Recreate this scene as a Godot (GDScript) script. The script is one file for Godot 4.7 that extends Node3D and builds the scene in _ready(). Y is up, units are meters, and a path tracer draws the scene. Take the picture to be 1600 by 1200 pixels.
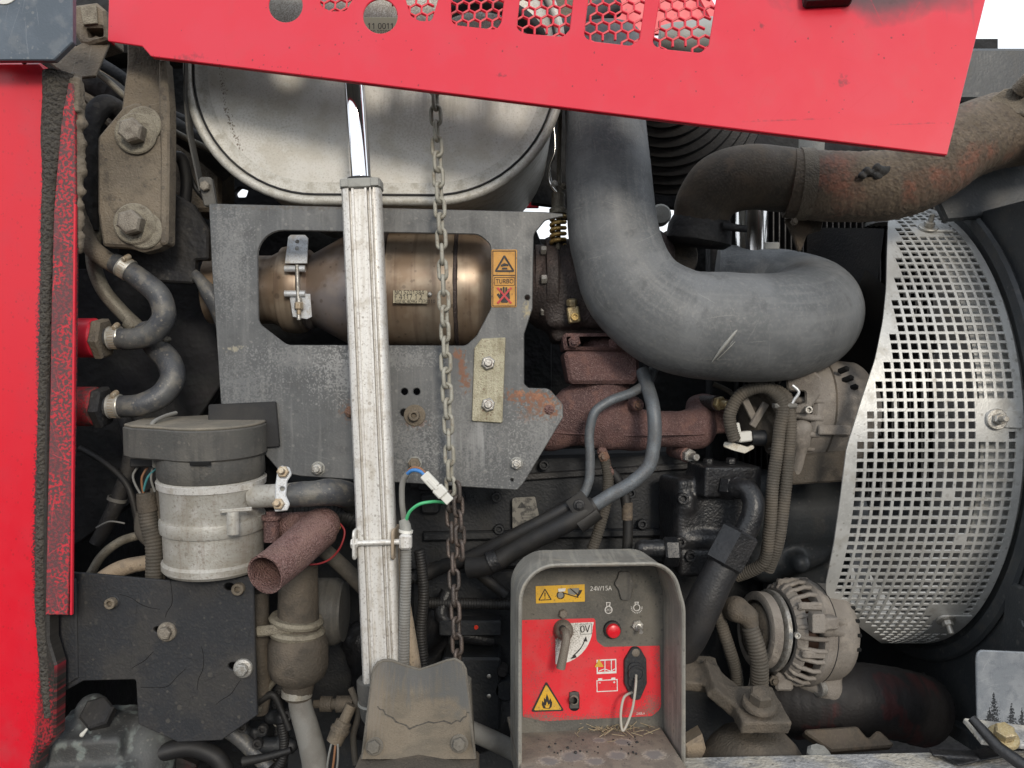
extends Node3D

const F := 1300.0          # focal length in pixels of the 1600 x 1200 photograph
const D := 1.3             # the camera stands 1.3 m in front of the plane z = 0
const CY := 1.6            # height of the lens above the ground
const N := 512

var rng := RandomNumberGenerator.new()
var masks := {}
var tiles := {}
var mats := {}
var taken := {}
var to_srgb := PackedByteArray()
var wobble := FastNoiseLite.new()


# ---------------------------------------------------------------- measuring
func k(z) -> float:
	return (D - z) / F

func W(px, py, z) -> Vector3:
	return Vector3((px - 800.0) * k(z), CY + (600.0 - py) * k(z), z)

func front(z) -> Transform3D:
	return Transform3D(Basis(), Vector3(0, CY, z))

func turned(px, py, z, yaw_deg, pitch_deg) -> Transform3D:
	return Transform3D(Basis.from_euler(Vector3(deg_to_rad(pitch_deg), deg_to_rad(yaw_deg), 0)), W(px, py, z))

func on_plane(px, py, xf: Transform3D) -> Vector2:
	var eye := Vector3(0, CY, D)
	var dir := W(px, py, 0.0) - eye
	var n := xf.basis.z.normalized()
	var t := (xf.origin - eye).dot(n) / dir.dot(n)
	var p := xf.affine_inverse() * (eye + dir * t)
	return Vector2(p.x, p.y)

func flat(list, xf: Transform3D) -> PackedVector2Array:
	var out := PackedVector2Array()
	for p in list:
		out.append(on_plane(p[0], p[1], xf))
	return out

# corners [x, y, radius] rounded off; 2D in any unit
func rounded(list: Array, steps := 6) -> Array:
	var out := []
	var c := list.size()
	for i in c:
		var p := Vector2(list[i][0], list[i][1])
		var r: float = list[i][2] if list[i].size() > 2 else 0.0
		if r <= 0.0:
			out.append([p.x, p.y])
			continue
		var a := Vector2(list[(i + c - 1) % c][0], list[(i + c - 1) % c][1]) - p
		var b := Vector2(list[(i + 1) % c][0], list[(i + 1) % c][1]) - p
		var la := a.length()
		var lb := b.length()
		a /= la
		b /= lb
		var half := acos(clampf(a.dot(b), -0.9999, 0.9999)) / 2.0
		var t := minf(r / tan(half), minf(la, lb) * 0.49)
		var rr := t * tan(half)
		var m := p + (a + b).normalized() * (rr / sin(half))
		var s := p + a * t - m
		var e := p + b * t - m
		var turn := s.angle_to(e)
		for j in steps + 1:
			var q := m + s.rotated(turn * j / steps)
			out.append([q.x, q.y])
	return out

func ring(cx, cy, r, n := 20, ry := -1.0) -> Array:
	var out := []
	for i in n:
		var a := TAU * i / n
		out.append([cx + r * cos(a), cy + (r if ry < 0 else ry) * sin(a)])
	return out

func v2(list: Array) -> PackedVector2Array:
	var out := PackedVector2Array()
	for p in list:
		out.append(Vector2(p[0], p[1]))
	return out

func frame(at: Vector3, axis: Vector3, roll := 0.0) -> Transform3D:
	var z := axis.normalized()
	var up := Vector3.UP if absf(z.y) < 0.9 else Vector3.BACK
	var x := up.cross(z).normalized()
	var y := z.cross(x)
	return Transform3D(Basis(x, y, z) * Basis(Vector3.BACK, roll), at)

# control points [px, py, z, radius px] -> [points, radii], smoothly joined
func path(ctrl, per := 8) -> Array:
	var p := PackedVector3Array()
	var r := PackedFloat32Array()
	for c in ctrl:
		p.append(W(c[0], c[1], c[2]))
		r.append(c[3] * k(c[2]))
	var op := PackedVector3Array()
	var orr := PackedFloat32Array()
	var n := p.size()
	for i in n - 1:
		var p0 := p[maxi(i - 1, 0)]
		var p3 := p[mini(i + 2, n - 1)]
		for j in per:
			var t := float(j) / per
			op.append(p[i].cubic_interpolate_in_time(p[i + 1], p0, p3, t, p[i].distance_to(p[i + 1]), -p0.distance_to(p[i]) if i > 0 else -1e-3, p[i].distance_to(p[i + 1]) + p[i + 1].distance_to(p3) + 1e-3))
			orr.append(lerpf(r[i], r[i + 1], smoothstep(0, 1, t)))
	op.append(p[n - 1])
	orr.append(r[n - 1])
	return [op, orr]


# ---------------------------------------------------------------- shapes
class Shape:
	var v := PackedVector3Array()
	var n := PackedVector3Array()
	var uv := PackedVector2Array()
	var f := PackedInt32Array()

	func vert(p: Vector3, nn: Vector3, t := Vector2.ZERO) -> int:
		v.append(p)
		n.append(nn)
		uv.append(t)
		return v.size() - 1

	func tri(a: int, b: int, c: int) -> void:
		var g := (v[b] - v[a]).cross(v[c] - v[a])
		if g.dot(n[a] + n[b] + n[c]) > 0.0:
			f.append_array([a, c, b])
		else:
			f.append_array([a, b, c])

	func quad(a: Vector3, b: Vector3, c: Vector3, d: Vector3, nn: Vector3) -> Shape:
		var i := v.size()
		vert(a, nn, Vector2(0, 1)); vert(b, nn, Vector2(1, 1)); vert(c, nn, Vector2(1, 0)); vert(d, nn, Vector2(0, 0))
		tri(i, i + 1, i + 2)
		tri(i, i + 2, i + 3)
		return self

	# rows of equal length; smooth surface; outward tells which side faces out
	func grid(rows: Array, closed_u := false, flip := false) -> Shape:
		var base := v.size()
		var h := rows.size()
		var w: int = rows[0].size()
		for y in h:
			for x in w:
				var xp: int = (x + 1) % w if closed_u else mini(x + 1, w - 1)
				var xm: int = (x + w - 1) % w if closed_u else maxi(x - 1, 0)
				var dx: Vector3 = rows[y][xp] - rows[y][xm]
				var dy: Vector3 = rows[mini(y + 1, h - 1)][x] - rows[maxi(y - 1, 0)][x]
				var nn := dx.cross(dy).normalized()
				vert(rows[y][x], -nn if flip else nn, Vector2(float(x) / (w - 1), float(y) / (h - 1)))
		for y in h - 1:
			for x in (w if closed_u else w - 1):
				var x2: int = (x + 1) % w
				tri(base + y * w + x, base + y * w + x2, base + (y + 1) * w + x2)
				tri(base + y * w + x, base + (y + 1) * w + x2, base + (y + 1) * w + x)
		return self

	func disc(c: Vector3, nn: Vector3, r: float, sides := 16) -> void:
		var z := nn.normalized()
		var x := (Vector3.UP if absf(z.y) < 0.9 else Vector3.BACK).cross(z).normalized()
		var y := z.cross(x)
		var m := vert(c, z)
		for i in sides:
			vert(c + (x * cos(TAU * i / sides) + y * sin(TAU * i / sides)) * r, z)
		for i in sides:
			tri(m, m + 1 + i, m + 1 + (i + 1) % sides)

	# profile: [[height along the axis, radius], ...]; corners sharper than 35 degrees stay sharp
	func lathe(xf: Transform3D, profile: Array, sides := 24, from := 0.0, to := TAU) -> Shape:
		var whole := absf(to - from - TAU) < 1e-4
		var cols := sides if whole else sides + 1
		var sg := -1.0 if profile[0][0] > profile[-1][0] else 1.0
		for i in profile.size() - 1:
			var a := Vector2(profile[i][0], profile[i][1])
			var b := Vector2(profile[i + 1][0], profile[i + 1][1])
			if a.distance_to(b) < 1e-7:
				continue
			var d := (b - a).normalized()
			var here := Vector2(-d.y, d.x) * sg
			var na := here
			var nb := here
			if i > 0:
				var e := (a - Vector2(profile[i - 1][0], profile[i - 1][1])).normalized()
				if e.dot(d) > 0.8:
					na = (here + Vector2(-e.y, e.x) * sg).normalized()
			if i + 2 < profile.size():
				var e2 := (Vector2(profile[i + 2][0], profile[i + 2][1]) - b).normalized()
				if e2.dot(d) > 0.8:
					nb = (here + Vector2(-e2.y, e2.x) * sg).normalized()
			var base := v.size()
			for j in cols:
				var an := from + (to - from) * j / sides
				var ca := cos(an)
				var sa := sin(an)
				var t := float(j) / sides
				vert(xf * Vector3(a.y * ca, a.y * sa, a.x), xf.basis * Vector3(na.y * ca, na.y * sa, na.x), Vector2(t, float(i) / profile.size()))
				vert(xf * Vector3(b.y * ca, b.y * sa, b.x), xf.basis * Vector3(nb.y * ca, nb.y * sa, nb.x), Vector2(t, float(i + 1) / profile.size()))
			for j in sides:
				var p := base + j * 2
				var q := base + ((j + 1) % cols) * 2
				if a.y > 1e-6:
					tri(p, p + 1, q)
				if b.y > 1e-6:
					tri(q, p + 1, q + 1)
		return self

	# a tube along points; hollow > 0 leaves the ends open with a wall of that share of the radius
	func tube(pts: PackedVector3Array, radii: PackedFloat32Array, sides := 12, caps := true, hollow := 0.0) -> Shape:
		var rows := []
		var nn := PackedVector3Array()
		var t := (pts[1] - pts[0]).normalized()
		var x := (Vector3.UP if absf(t.y) < 0.9 else Vector3.RIGHT).cross(t).normalized()
		var base := v.size()
		var run := 0.0
		var c := pts.size()
		for i in c:
			var t2 := (pts[mini(i + 1, c - 1)] - pts[maxi(i - 1, 0)]).normalized()
			x = (x - t2 * x.dot(t2)).normalized()
			var y := t2.cross(x)
			if i > 0:
				run += pts[i].distance_to(pts[i - 1])
			var slope := 0.0
			if c > 1:
				var ds := pts[mini(i + 1, c - 1)].distance_to(pts[maxi(i - 1, 0)])
				slope = (radii[mini(i + 1, c - 1)] - radii[maxi(i - 1, 0)]) / maxf(ds, 1e-6)
			for j in sides:
				var a := TAU * j / sides
				var o := x * cos(a) + y * sin(a)
				vert(pts[i] + o * radii[i], (o - t2 * slope).normalized(), Vector2(float(j) / sides, run * 10.0))
		for i in c - 1:
			for j in sides:
				var a := base + i * sides + j
				var b := base + i * sides + (j + 1) % sides
				tri(a, b, b + sides)
				tri(a, b + sides, a + sides)
		if hollow > 0.0:
			for e in [0, c - 1]:
				var out_dir := (pts[e] - pts[1 if e == 0 else c - 2]).normalized()
				var b2 := v.size()
				for j in sides:
					var o2 := (v[base + e * sides + j] - pts[e])
					vert(pts[e] + o2, out_dir)
					vert(pts[e] + o2 * hollow, out_dir)
					vert(pts[e] + o2 * hollow, -o2.normalized())
					vert(pts[e] + o2 * hollow - out_dir * radii[e] * 3.0, -o2.normalized())
				for j in sides:
					var p := b2 + j * 4
					var q := b2 + ((j + 1) % sides) * 4
					tri(p, p + 1, q); tri(q, p + 1, q + 1)
					tri(p + 2, p + 3, q + 2); tri(q + 2, p + 3, q + 3)
		elif caps:
			disc(pts[0], pts[0] - pts[1], radii[0], sides)
			disc(pts[c - 1], pts[c - 1] - pts[c - 2], radii[c - 1], sides)
		return self

	static func mitre(list: PackedVector2Array, by: float) -> PackedVector2Array:
		var out := PackedVector2Array()
		var c := list.size()
		for i in c:
			var a := (list[i] - list[(i + c - 1) % c]).normalized()
			var b := (list[(i + 1) % c] - list[i]).normalized()
			var na := Vector2(-a.y, a.x)
			var nb := Vector2(-b.y, b.x)
			out.append(list[i] + (na + nb) / maxf(1.0 + na.dot(nb), 0.35) * by)
		return out

	# outline (and holes) extruded from local z = 0 back to -thick, front and back edges bevelled
	func prism(xf: Transform3D, outline: PackedVector2Array, thick: float, bevel := 0.0, holes: Array = [], back := true) -> Shape:
		var o := outline.duplicate()
		if Geometry2D.is_polygon_clockwise(o):
			o.reverse()
		var lo := o[0]
		var hi := o[0]
		for p in o:
			lo = lo.min(p)
			hi = hi.max(p)
		var size := hi - lo
		var loops := [o]
		for h in holes:
			var hh: PackedVector2Array = h.duplicate()
			if not Geometry2D.is_polygon_clockwise(hh):
				hh.reverse()
			loops.append(hh)
		var inner := []
		for l in loops:
			inner.append(mitre(l, bevel) if bevel > 0.0 else l)
		for l in loops.size():
			var a: PackedVector2Array = loops[l]
			var b: PackedVector2Array = inner[l]
			var c := a.size()
			for i in c:
				var j := (i + 1) % c
				var e := (a[j] - a[i])
				if e.length() < 1e-7:
					continue
				e = e.normalized()
				var en := Vector2(e.y, -e.x)
				var ep := (a[i] - a[(i + c - 1) % c]).normalized()
				var eq := (a[(j + 1) % c] - a[j]).normalized()
				var n0 := (en + Vector2(ep.y, -ep.x)).normalized() if ep.dot(e) > 0.8 else en
				var n1 := (en + Vector2(eq.y, -eq.x)).normalized() if eq.dot(e) > 0.8 else en
				var ta := (a[i] - lo) / size
				var tb := (a[j] - lo) / size
				ta.y = 1.0 - ta.y
				tb.y = 1.0 - tb.y
				var g := v.size()
				vert(xf * Vector3(a[i].x, a[i].y, -bevel), xf.basis * Vector3(n0.x, n0.y, 0), ta)
				vert(xf * Vector3(a[j].x, a[j].y, -bevel), xf.basis * Vector3(n1.x, n1.y, 0), tb)
				vert(xf * Vector3(a[j].x, a[j].y, -thick + (bevel if back else 0.0)), xf.basis * Vector3(n1.x, n1.y, 0), tb)
				vert(xf * Vector3(a[i].x, a[i].y, -thick + (bevel if back else 0.0)), xf.basis * Vector3(n0.x, n0.y, 0), ta)
				tri(g, g + 1, g + 2)
				tri(g, g + 2, g + 3)
				if bevel > 0.0:
					for s in ([1, -1] if back else [1]):
						var z0 := -bevel if s == 1 else -thick + bevel
						var z1 := 0.0 if s == 1 else -thick
						g = v.size()
						var m0 := (Vector3(n0.x, n0.y, s)).normalized()
						var m1 := (Vector3(n1.x, n1.y, s)).normalized()
						vert(xf * Vector3(a[i].x, a[i].y, z0), xf.basis * m0, ta)
						vert(xf * Vector3(a[j].x, a[j].y, z0), xf.basis * m1, tb)
						vert(xf * Vector3(b[j].x, b[j].y, z1), xf.basis * m1, tb)
						vert(xf * Vector3(b[i].x, b[i].y, z1), xf.basis * m0, ta)
						tri(g, g + 1, g + 2)
						tri(g, g + 2, g + 3)
		# faces: cut into slabs through every hole so that no piece has a hole of its own
		var cuts := []
		for l in range(1, inner.size()):
			var mid := Vector2.ZERO
			for p in inner[l]:
				mid += p
			cuts.append(mid.x / inner[l].size())
		cuts.sort()
		var edges := [lo.x - 1.0]
		for x in cuts:
			if x - edges[-1] > 0.0004:
				edges.append(x)
		edges.append(hi.x + 1.0)
		for i in edges.size() - 1:
			var pieces := [inner[0]]
			if edges.size() > 2:
				var slab := PackedVector2Array([Vector2(edges[i], lo.y - 1), Vector2(edges[i + 1], lo.y - 1), Vector2(edges[i + 1], hi.y + 1), Vector2(edges[i], hi.y + 1)])
				pieces = Geometry2D.intersect_polygons(inner[0], slab)
				for l in range(1, inner.size()):
					var next := []
					for p in pieces:
						next.append_array(Geometry2D.clip_polygons(p, inner[l]))
					pieces = next
			for p in pieces:
				if p.size() < 3:
					continue
				var t := Geometry2D.triangulate_polygon(p)
				for s in ([1, -1] if back else [1]):
					var g := v.size()
					for q in p:
						var tq: Vector2 = (q - lo) / size
						vert(xf * Vector3(q.x, q.y, 0.0 if s == 1 else -thick), xf.basis * Vector3(0, 0, s), Vector2(tq.x, 1.0 - tq.y))
					for q in range(0, t.size(), 3):
						tri(g + t[q], g + t[q + 1], g + t[q + 2])
		return self

	func box(xf: Transform3D, size: Vector3, bevel := 0.002) -> Shape:
		var w := size.x / 2.0
		var h := size.y / 2.0
		var b := minf(bevel, minf(w, h) * 0.4)
		var o := PackedVector2Array([Vector2(-w + b, -h), Vector2(w - b, -h), Vector2(w, -h + b), Vector2(w, h - b), Vector2(w - b, h), Vector2(-w + b, h), Vector2(-w, h - b), Vector2(-w, -h + b)])
		return prism(xf.translated_local(Vector3(0, 0, size.z / 2.0)), o, size.z, minf(bevel, size.z * 0.3))

	func ball(c: Vector3, r: float, sides := 14) -> Shape:
		var prof := []
		for i in 9:
			var a := -PI / 2 + PI * i / 8
			prof.append([sin(a) * r, maxf(cos(a) * r, 1e-7)])
		prof.reverse()
		return lathe(Transform3D(Basis(), c), prof, sides)

	func add(o: Shape, xf := Transform3D()) -> Shape:
		var base := v.size()
		for i in o.v.size():
			v.append(xf * o.v[i])
			n.append((xf.basis * o.n[i]).normalized())
		uv.append_array(o.uv)
		for i in o.f:
			f.append(base + i)
		return self

	func shake(noise: FastNoiseLite, by: float) -> Shape:
		for i in v.size():
			v[i] += n[i] * noise.get_noise_3dv(v[i]) * by
		return self

	func mesh(shift := Vector3.ZERO) -> ArrayMesh:
		var a := []
		a.resize(Mesh.ARRAY_MAX)
		var vv := v
		if shift != Vector3.ZERO:
			vv = PackedVector3Array()
			for p in v:
				vv.append(p - shift)
		a[Mesh.ARRAY_VERTEX] = vv
		a[Mesh.ARRAY_NORMAL] = n
		a[Mesh.ARRAY_TEX_UV] = uv
		a[Mesh.ARRAY_INDEX] = f
		var m := ArrayMesh.new()
		m.add_surface_from_arrays(Mesh.PRIMITIVE_TRIANGLES, a)
		return m

	func centre() -> Vector3:
		var lo := v[0]
		var hi := v[0]
		for p in v:
			lo = lo.min(p)
			hi = hi.max(p)
		return Vector3((lo.x + hi.x) / 2, lo.y, (lo.z + hi.z) / 2)


# cast bodies: capsules ["c", a, b, ra, rb] and boxes ["b", centre, half, basis, round]
# melted together (or cut away, with "-" put before the kind) and skinned with surface nets
func cast(prims: Array, cell: float, melt: float, rough := 0.0) -> Shape:
	var lo := Vector3.ONE * 1e9
	var hi := -lo
	var bounds := []
	for p in prims:
		var a: Vector3
		var b: Vector3
		if p[0].ends_with("c"):
			var r: float = maxf(p[3], p[4])
			a = p[1].min(p[2]) - Vector3.ONE * r
			b = p[1].max(p[2]) + Vector3.ONE * r
		else:
			var e: Vector3 = p[3].x.abs() * p[2].x + p[3].y.abs() * p[2].y + p[3].z.abs() * p[2].z
			a = p[1] - e
			b = p[1] + e
		bounds.append([a, b])
		if not p[0].begins_with("-"):
			lo = lo.min(a)
			hi = hi.max(b)
	lo -= Vector3.ONE * cell * 2.5
	hi += Vector3.ONE * cell * 2.5
	var s := Vector3i(((hi - lo) / cell).ceil()) + Vector3i.ONE
	var val := PackedFloat32Array()
	val.resize(s.x * s.y * s.z)
	val.fill(1.0)
	for q in prims.size():
		var p: Array = prims[q]
		var grow := melt * 1.2 + cell * 2.0
		var g0 := Vector3i(((bounds[q][0] - lo - Vector3.ONE * grow) / cell).floor()).clamp(Vector3i.ZERO, s - Vector3i.ONE)
		var g1 := Vector3i(((bounds[q][1] - lo + Vector3.ONE * grow) / cell).ceil()).clamp(Vector3i.ZERO, s - Vector3i.ONE)
		var cap: bool = p[0].ends_with("c")
		var cut: bool = p[0].begins_with("-")
		var a: Vector3 = p[1]
		var ba := Vector3.ZERO
		var l2 := 1.0
		var inv := Basis()
		var half := Vector3.ZERO
		var rd := 0.0
		if cap:
			ba = p[2] - a
			l2 = maxf(ba.length_squared(), 1e-12)
		else:
			inv = p[3].transposed()
			rd = p[4]
			half = p[2] - Vector3.ONE * rd
		for z in range(g0.z, g1.z + 1):
			for y in range(g0.y, g1.y + 1):
				var at := (z * s.y + y) * s.x
				for x in range(g0.x, g1.x + 1):
					var w := lo + Vector3(x, y, z) * cell - a
					var d: float
					if cap:
						var t := clampf(w.dot(ba) / l2, 0.0, 1.0)
						d = (w - ba * t).length() - lerpf(p[3], p[4], t)
					else:
						var u := (inv * w).abs() - half
						d = u.max(Vector3.ZERO).length() + minf(maxf(u.x, maxf(u.y, u.z)), 0.0) - rd
					var old := val[at + x]
					if cut:
						val[at + x] = maxf(old, -d)
					else:
						var hh := maxf(melt - absf(old - d), 0.0) / melt
						val[at + x] = minf(old, d) - hh * hh * melt * 0.25
	var out := Shape.new()
	var ids := PackedInt32Array()
	ids.resize(val.size())
	ids.fill(-1)
	var step := [0, 1, s.x, s.x + 1, s.x * s.y, s.x * s.y + 1, s.x * s.y + s.x, s.x * s.y + s.x + 1]
	var corner := [Vector3(0, 0, 0), Vector3(1, 0, 0), Vector3(0, 1, 0), Vector3(1, 1, 0), Vector3(0, 0, 1), Vector3(1, 0, 1), Vector3(0, 1, 1), Vector3(1, 1, 1)]
	var pairs := [[0, 1], [2, 3], [4, 5], [6, 7], [0, 2], [1, 3], [4, 6], [5, 7], [0, 4], [1, 5], [2, 6], [3, 7]]
	for z in s.z - 1:
		for y in s.y - 1:
			for x in s.x - 1:
				var i := (z * s.y + y) * s.x + x
				var neg := 0
				for c in 8:
					if val[i + step[c]] < 0.0:
						neg += 1
				if neg == 0 or neg == 8:
					continue
				var sum := Vector3.ZERO
				var cnt := 0
				for e in pairs:
					var d0 := val[i + step[e[0]]]
					var d1 := val[i + step[e[1]]]
					if (d0 < 0.0) != (d1 < 0.0):
						sum += corner[e[0]].lerp(corner[e[1]], d0 / (d0 - d1))
						cnt += 1
				var g := Vector3(val[i + 1] + val[i + step[3]] + val[i + step[5]] + val[i + step[7]] - val[i] - val[i + step[2]] - val[i + step[4]] - val[i + step[6]],
					val[i + step[2]] + val[i + step[3]] + val[i + step[6]] + val[i + step[7]] - val[i] - val[i + 1] - val[i + step[4]] - val[i + step[5]],
					val[i + step[4]] + val[i + step[5]] + val[i + step[6]] + val[i + step[7]] - val[i] - val[i + 1] - val[i + step[2]] - val[i + step[3]])
				ids[i] = out.vert(lo + (Vector3(x, y, z) + sum / cnt) * cell, g.normalized())
	var d := [1, s.x, s.x * s.y]
	for z in range(1, s.z - 1):
		for y in range(1, s.y - 1):
			for x in range(1, s.x - 1):
				var i := (z * s.y + y) * s.x + x
				var inside := val[i] < 0.0
				for ax in 3:
					if inside != (val[i + d[ax]] < 0.0):
						var b: int = d[(ax + 1) % 3]
						var c: int = d[(ax + 2) % 3]
						var q0 := ids[i]
						var q1 := ids[i - b]
						var q2 := ids[i - b - c]
						var q3 := ids[i - c]
						if q0 >= 0 and q1 >= 0 and q2 >= 0 and q3 >= 0:
							out.tri(q0, q1, q2)
							out.tri(q0, q2, q3)
	if rough > 0.0:
		out.shake(wobble, rough)
	return out


# ---------------------------------------------------------------- naming things
func numbered(called: String) -> String:
	taken[called] = taken.get(called, -1) + 1
	return called if taken[called] == 0 else "%s_%03d" % [called, taken[called]]

func tag(o: Node3D, label: String, category: String, group := "") -> void:
	o.set_meta("label", label)
	o.set_meta("category", category)
	if group != "":
		o.set_meta("group", group)

func thing(called: String, label: String, category: String, at: Vector3, group := "") -> Node3D:
	var o := Node3D.new()
	o.name = numbered(called)
	add_child(o, true)
	o.position = at
	tag(o, label, category, group)
	return o

func where(o: Node) -> Transform3D:
	return Transform3D() if o == self else where(o.get_parent()) * o.transform

# a shape given in world coordinates becomes one named mesh under a thing or a part
func part(parent: Node3D, called: String, s: Shape, m: Material, label := "") -> MeshInstance3D:
	return put(parent, called, s.mesh(), m, Transform3D(), label)

# a shared mesh put at a place in the world
func put(parent: Node3D, called: String, m: Mesh, mt: Material, xf: Transform3D, label := "") -> MeshInstance3D:
	var o := MeshInstance3D.new()
	o.name = called
	o.mesh = m
	o.material_override = mt
	parent.add_child(o, true)
	o.transform = where(parent).affine_inverse() * xf
	if label != "":
		o.set_meta("label", label)
	return o

func solo(called: String, label: String, category: String, s: Shape, m: Material, group := "") -> MeshInstance3D:
	var o := MeshInstance3D.new()
	var c := s.centre()
	o.name = numbered(called)
	o.mesh = s.mesh(c)
	o.material_override = m
	add_child(o, true)
	o.position = c
	tag(o, label, category, group)
	return o

func setting(called: String, s: Shape, m: Material) -> MeshInstance3D:
	var o := solo(called, called, called, s, m)
	o.remove_meta("label")
	o.remove_meta("category")
	o.set_meta("kind", "structure")
	return o


# ---------------------------------------------------------------- surfaces
func add_mask(called: String, kind: int, freq: float, oct: int, sd: int, squash := 1) -> void:
	var n := FastNoiseLite.new()
	n.noise_type = kind as FastNoiseLite.NoiseType
	n.seed = sd
	n.frequency = freq
	n.fractal_type = FastNoiseLite.FRACTAL_FBM if oct > 1 else FastNoiseLite.FRACTAL_NONE
	n.fractal_octaves = oct
	n.fractal_gain = 0.55
	var h := N / squash
	var im := n.get_seamless_image(N, h, false, false, 0.15, true)
	if squash > 1:
		im.resize(N, N, Image.INTERPOLATE_CUBIC)
	im.convert(Image.FORMAT_L8)
	masks[called] = im.get_data()

func make_masks() -> void:
	for i in 1025:
		to_srgb.append(int(round(255.0 * clampf(1.055 * pow(i / 1024.0, 1 / 2.4) - 0.055 if i > 3 else 12.92 * i / 1024.0, 0, 1))))
	add_mask("cloud", FastNoiseLite.TYPE_SIMPLEX_SMOOTH, 0.007, 5, 1)
	add_mask("patch", FastNoiseLite.TYPE_SIMPLEX_SMOOTH, 0.018, 5, 2)
	add_mask("grain", FastNoiseLite.TYPE_SIMPLEX, 0.09, 3, 3)
	add_mask("sand", FastNoiseLite.TYPE_VALUE, 0.45, 2, 4)
	add_mask("crust", FastNoiseLite.TYPE_CELLULAR, 0.06, 3, 5)
	add_mask("streak", FastNoiseLite.TYPE_SIMPLEX, 0.05, 4, 6, 16)
	var speck := PackedByteArray()
	speck.resize(N * N)
	for i in 900:
		var c := Vector2i(rng.randi() % N, rng.randi() % N)
		var r := rng.randf_range(0.5, 2.4) if i % 12 else rng.randf_range(2.0, 4.5)
		var a := rng.randi_range(90, 255)
		for y in range(-5, 6):
			for x in range(-5, 6):
				if Vector2(x, y).length() <= r:
					speck[((c.y + y + N) % N) * N + (c.x + x + N) % N] = a
	masks["speck"] = speck
	var scratch := PackedByteArray()
	scratch.resize(N * N)
	for i in 130:
		var p := Vector2(rng.randf() * N, rng.randf() * N)
		var dir := Vector2.from_angle(rng.randf_range(-0.5, 0.5) + (PI / 2 if rng.randf() < 0.45 else 0.0))
		var l := rng.randf_range(8, 110)
		var a := rng.randf_range(60, 255)
		for j in int(l * 1.4):
			p += dir / 1.4
			dir = dir.rotated(rng.randf_range(-0.03, 0.03))
			scratch[(int(p.y) + N) % N * N + (int(p.x) + N) % N] = int(a * sin(PI * j / (l * 1.4)))
	masks["scratch"] = scratch

var pending := []

# all the waiting tiles are worked out side by side
func finish_coats() -> void:
	var lock := Mutex.new()
	var one := func(i):
		var p: Array = pending[i]
		var im := tile(p[0], p[1], p[2])
		lock.lock()
		tiles[p[0]] = im
		lock.unlock()
	WorkerThreadPool.wait_for_group_task_completion(WorkerThreadPool.add_group_task(one, pending.size()))
	for p in pending:
		p[3].albedo_texture = ImageTexture.create_from_image(tiles[p[0]])

# base colour (linear) with layers [mask, from, to, colour, strength] laid over it
func tile(_key: String, base: Color, layers: Array) -> Image:
	var luts := []
	var data := []
	var cols := []
	for l in layers:
		var lut := PackedFloat32Array()
		for i in 256:
			lut.append(clampf((i / 255.0 - l[1]) / (l[2] - l[1]), 0, 1) * l[4])
		luts.append(lut)
		data.append(masks[l[0]])
		cols.append(l[3])
	var px := PackedByteArray()
	px.resize(N * N * 3)
	var n := layers.size()
	for i in N * N:
		var r := base.r
		var g := base.g
		var b := base.b
		for j in n:
			var a: float = luts[j][data[j][i]]
			if a > 0.0:
				var c: Color = cols[j]
				r += (c.r - r) * a
				g += (c.g - g) * a
				b += (c.b - b) * a
		px[i * 3] = to_srgb[int(clampf(r, 0, 1) * 1024)]
		px[i * 3 + 1] = to_srgb[int(clampf(g, 0, 1) * 1024)]
		px[i * 3 + 2] = to_srgb[int(clampf(b, 0, 1) * 1024)]
	return Image.create_from_data(N, N, false, Image.FORMAT_RGB8, px)

func mask_texture(called: String, lo := 0.0, hi := 1.0) -> ImageTexture:
	var key := "%s %s %s" % [called, lo, hi]
	if not tiles.has(key):
		var px := PackedByteArray()
		px.resize(N * N)
		for i in N * N:
			px[i] = int(255 * lerpf(lo, hi, masks[called][i] / 255.0))
		tiles[key] = ImageTexture.create_from_image(Image.create_from_data(N, N, false, Image.FORMAT_L8, px))
	return tiles[key]

# a material laid on from three sides: size is what one tile covers in metres
func coat(key: String, base: Color, layers: Array, rough: float, metal := 0.0, bump := "", bump_cm := 0.0, size := 0.22, uneven := "patch") -> StandardMaterial3D:
	var m := StandardMaterial3D.new()
	pending.append([key, base, layers, m])
	m.roughness = minf(rough * 1.15, 1.0)
	m.roughness_texture = mask_texture(uneven, 0.72, 1.0)
	m.roughness_texture_channel = BaseMaterial3D.TEXTURE_CHANNEL_GRAYSCALE
	m.metallic = metal
	m.uv1_triplanar = true
	m.uv1_world_triplanar = true
	m.uv1_scale = Vector3.ONE / (size * 2.0)
	m.uv1_triplanar_sharpness = 4.0
	if bump != "":
		m.heightmap_enabled = true
		m.heightmap_texture = mask_texture(bump)
		m.heightmap_scale = bump_cm
	mats[key] = m
	return m

func plain(key: String, c: Color, rough: float, metal := 0.0) -> StandardMaterial3D:
	var m := StandardMaterial3D.new()
	m.albedo_color = c.linear_to_srgb()
	m.roughness = rough
	m.metallic = metal
	mats[key] = m
	return m


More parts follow.
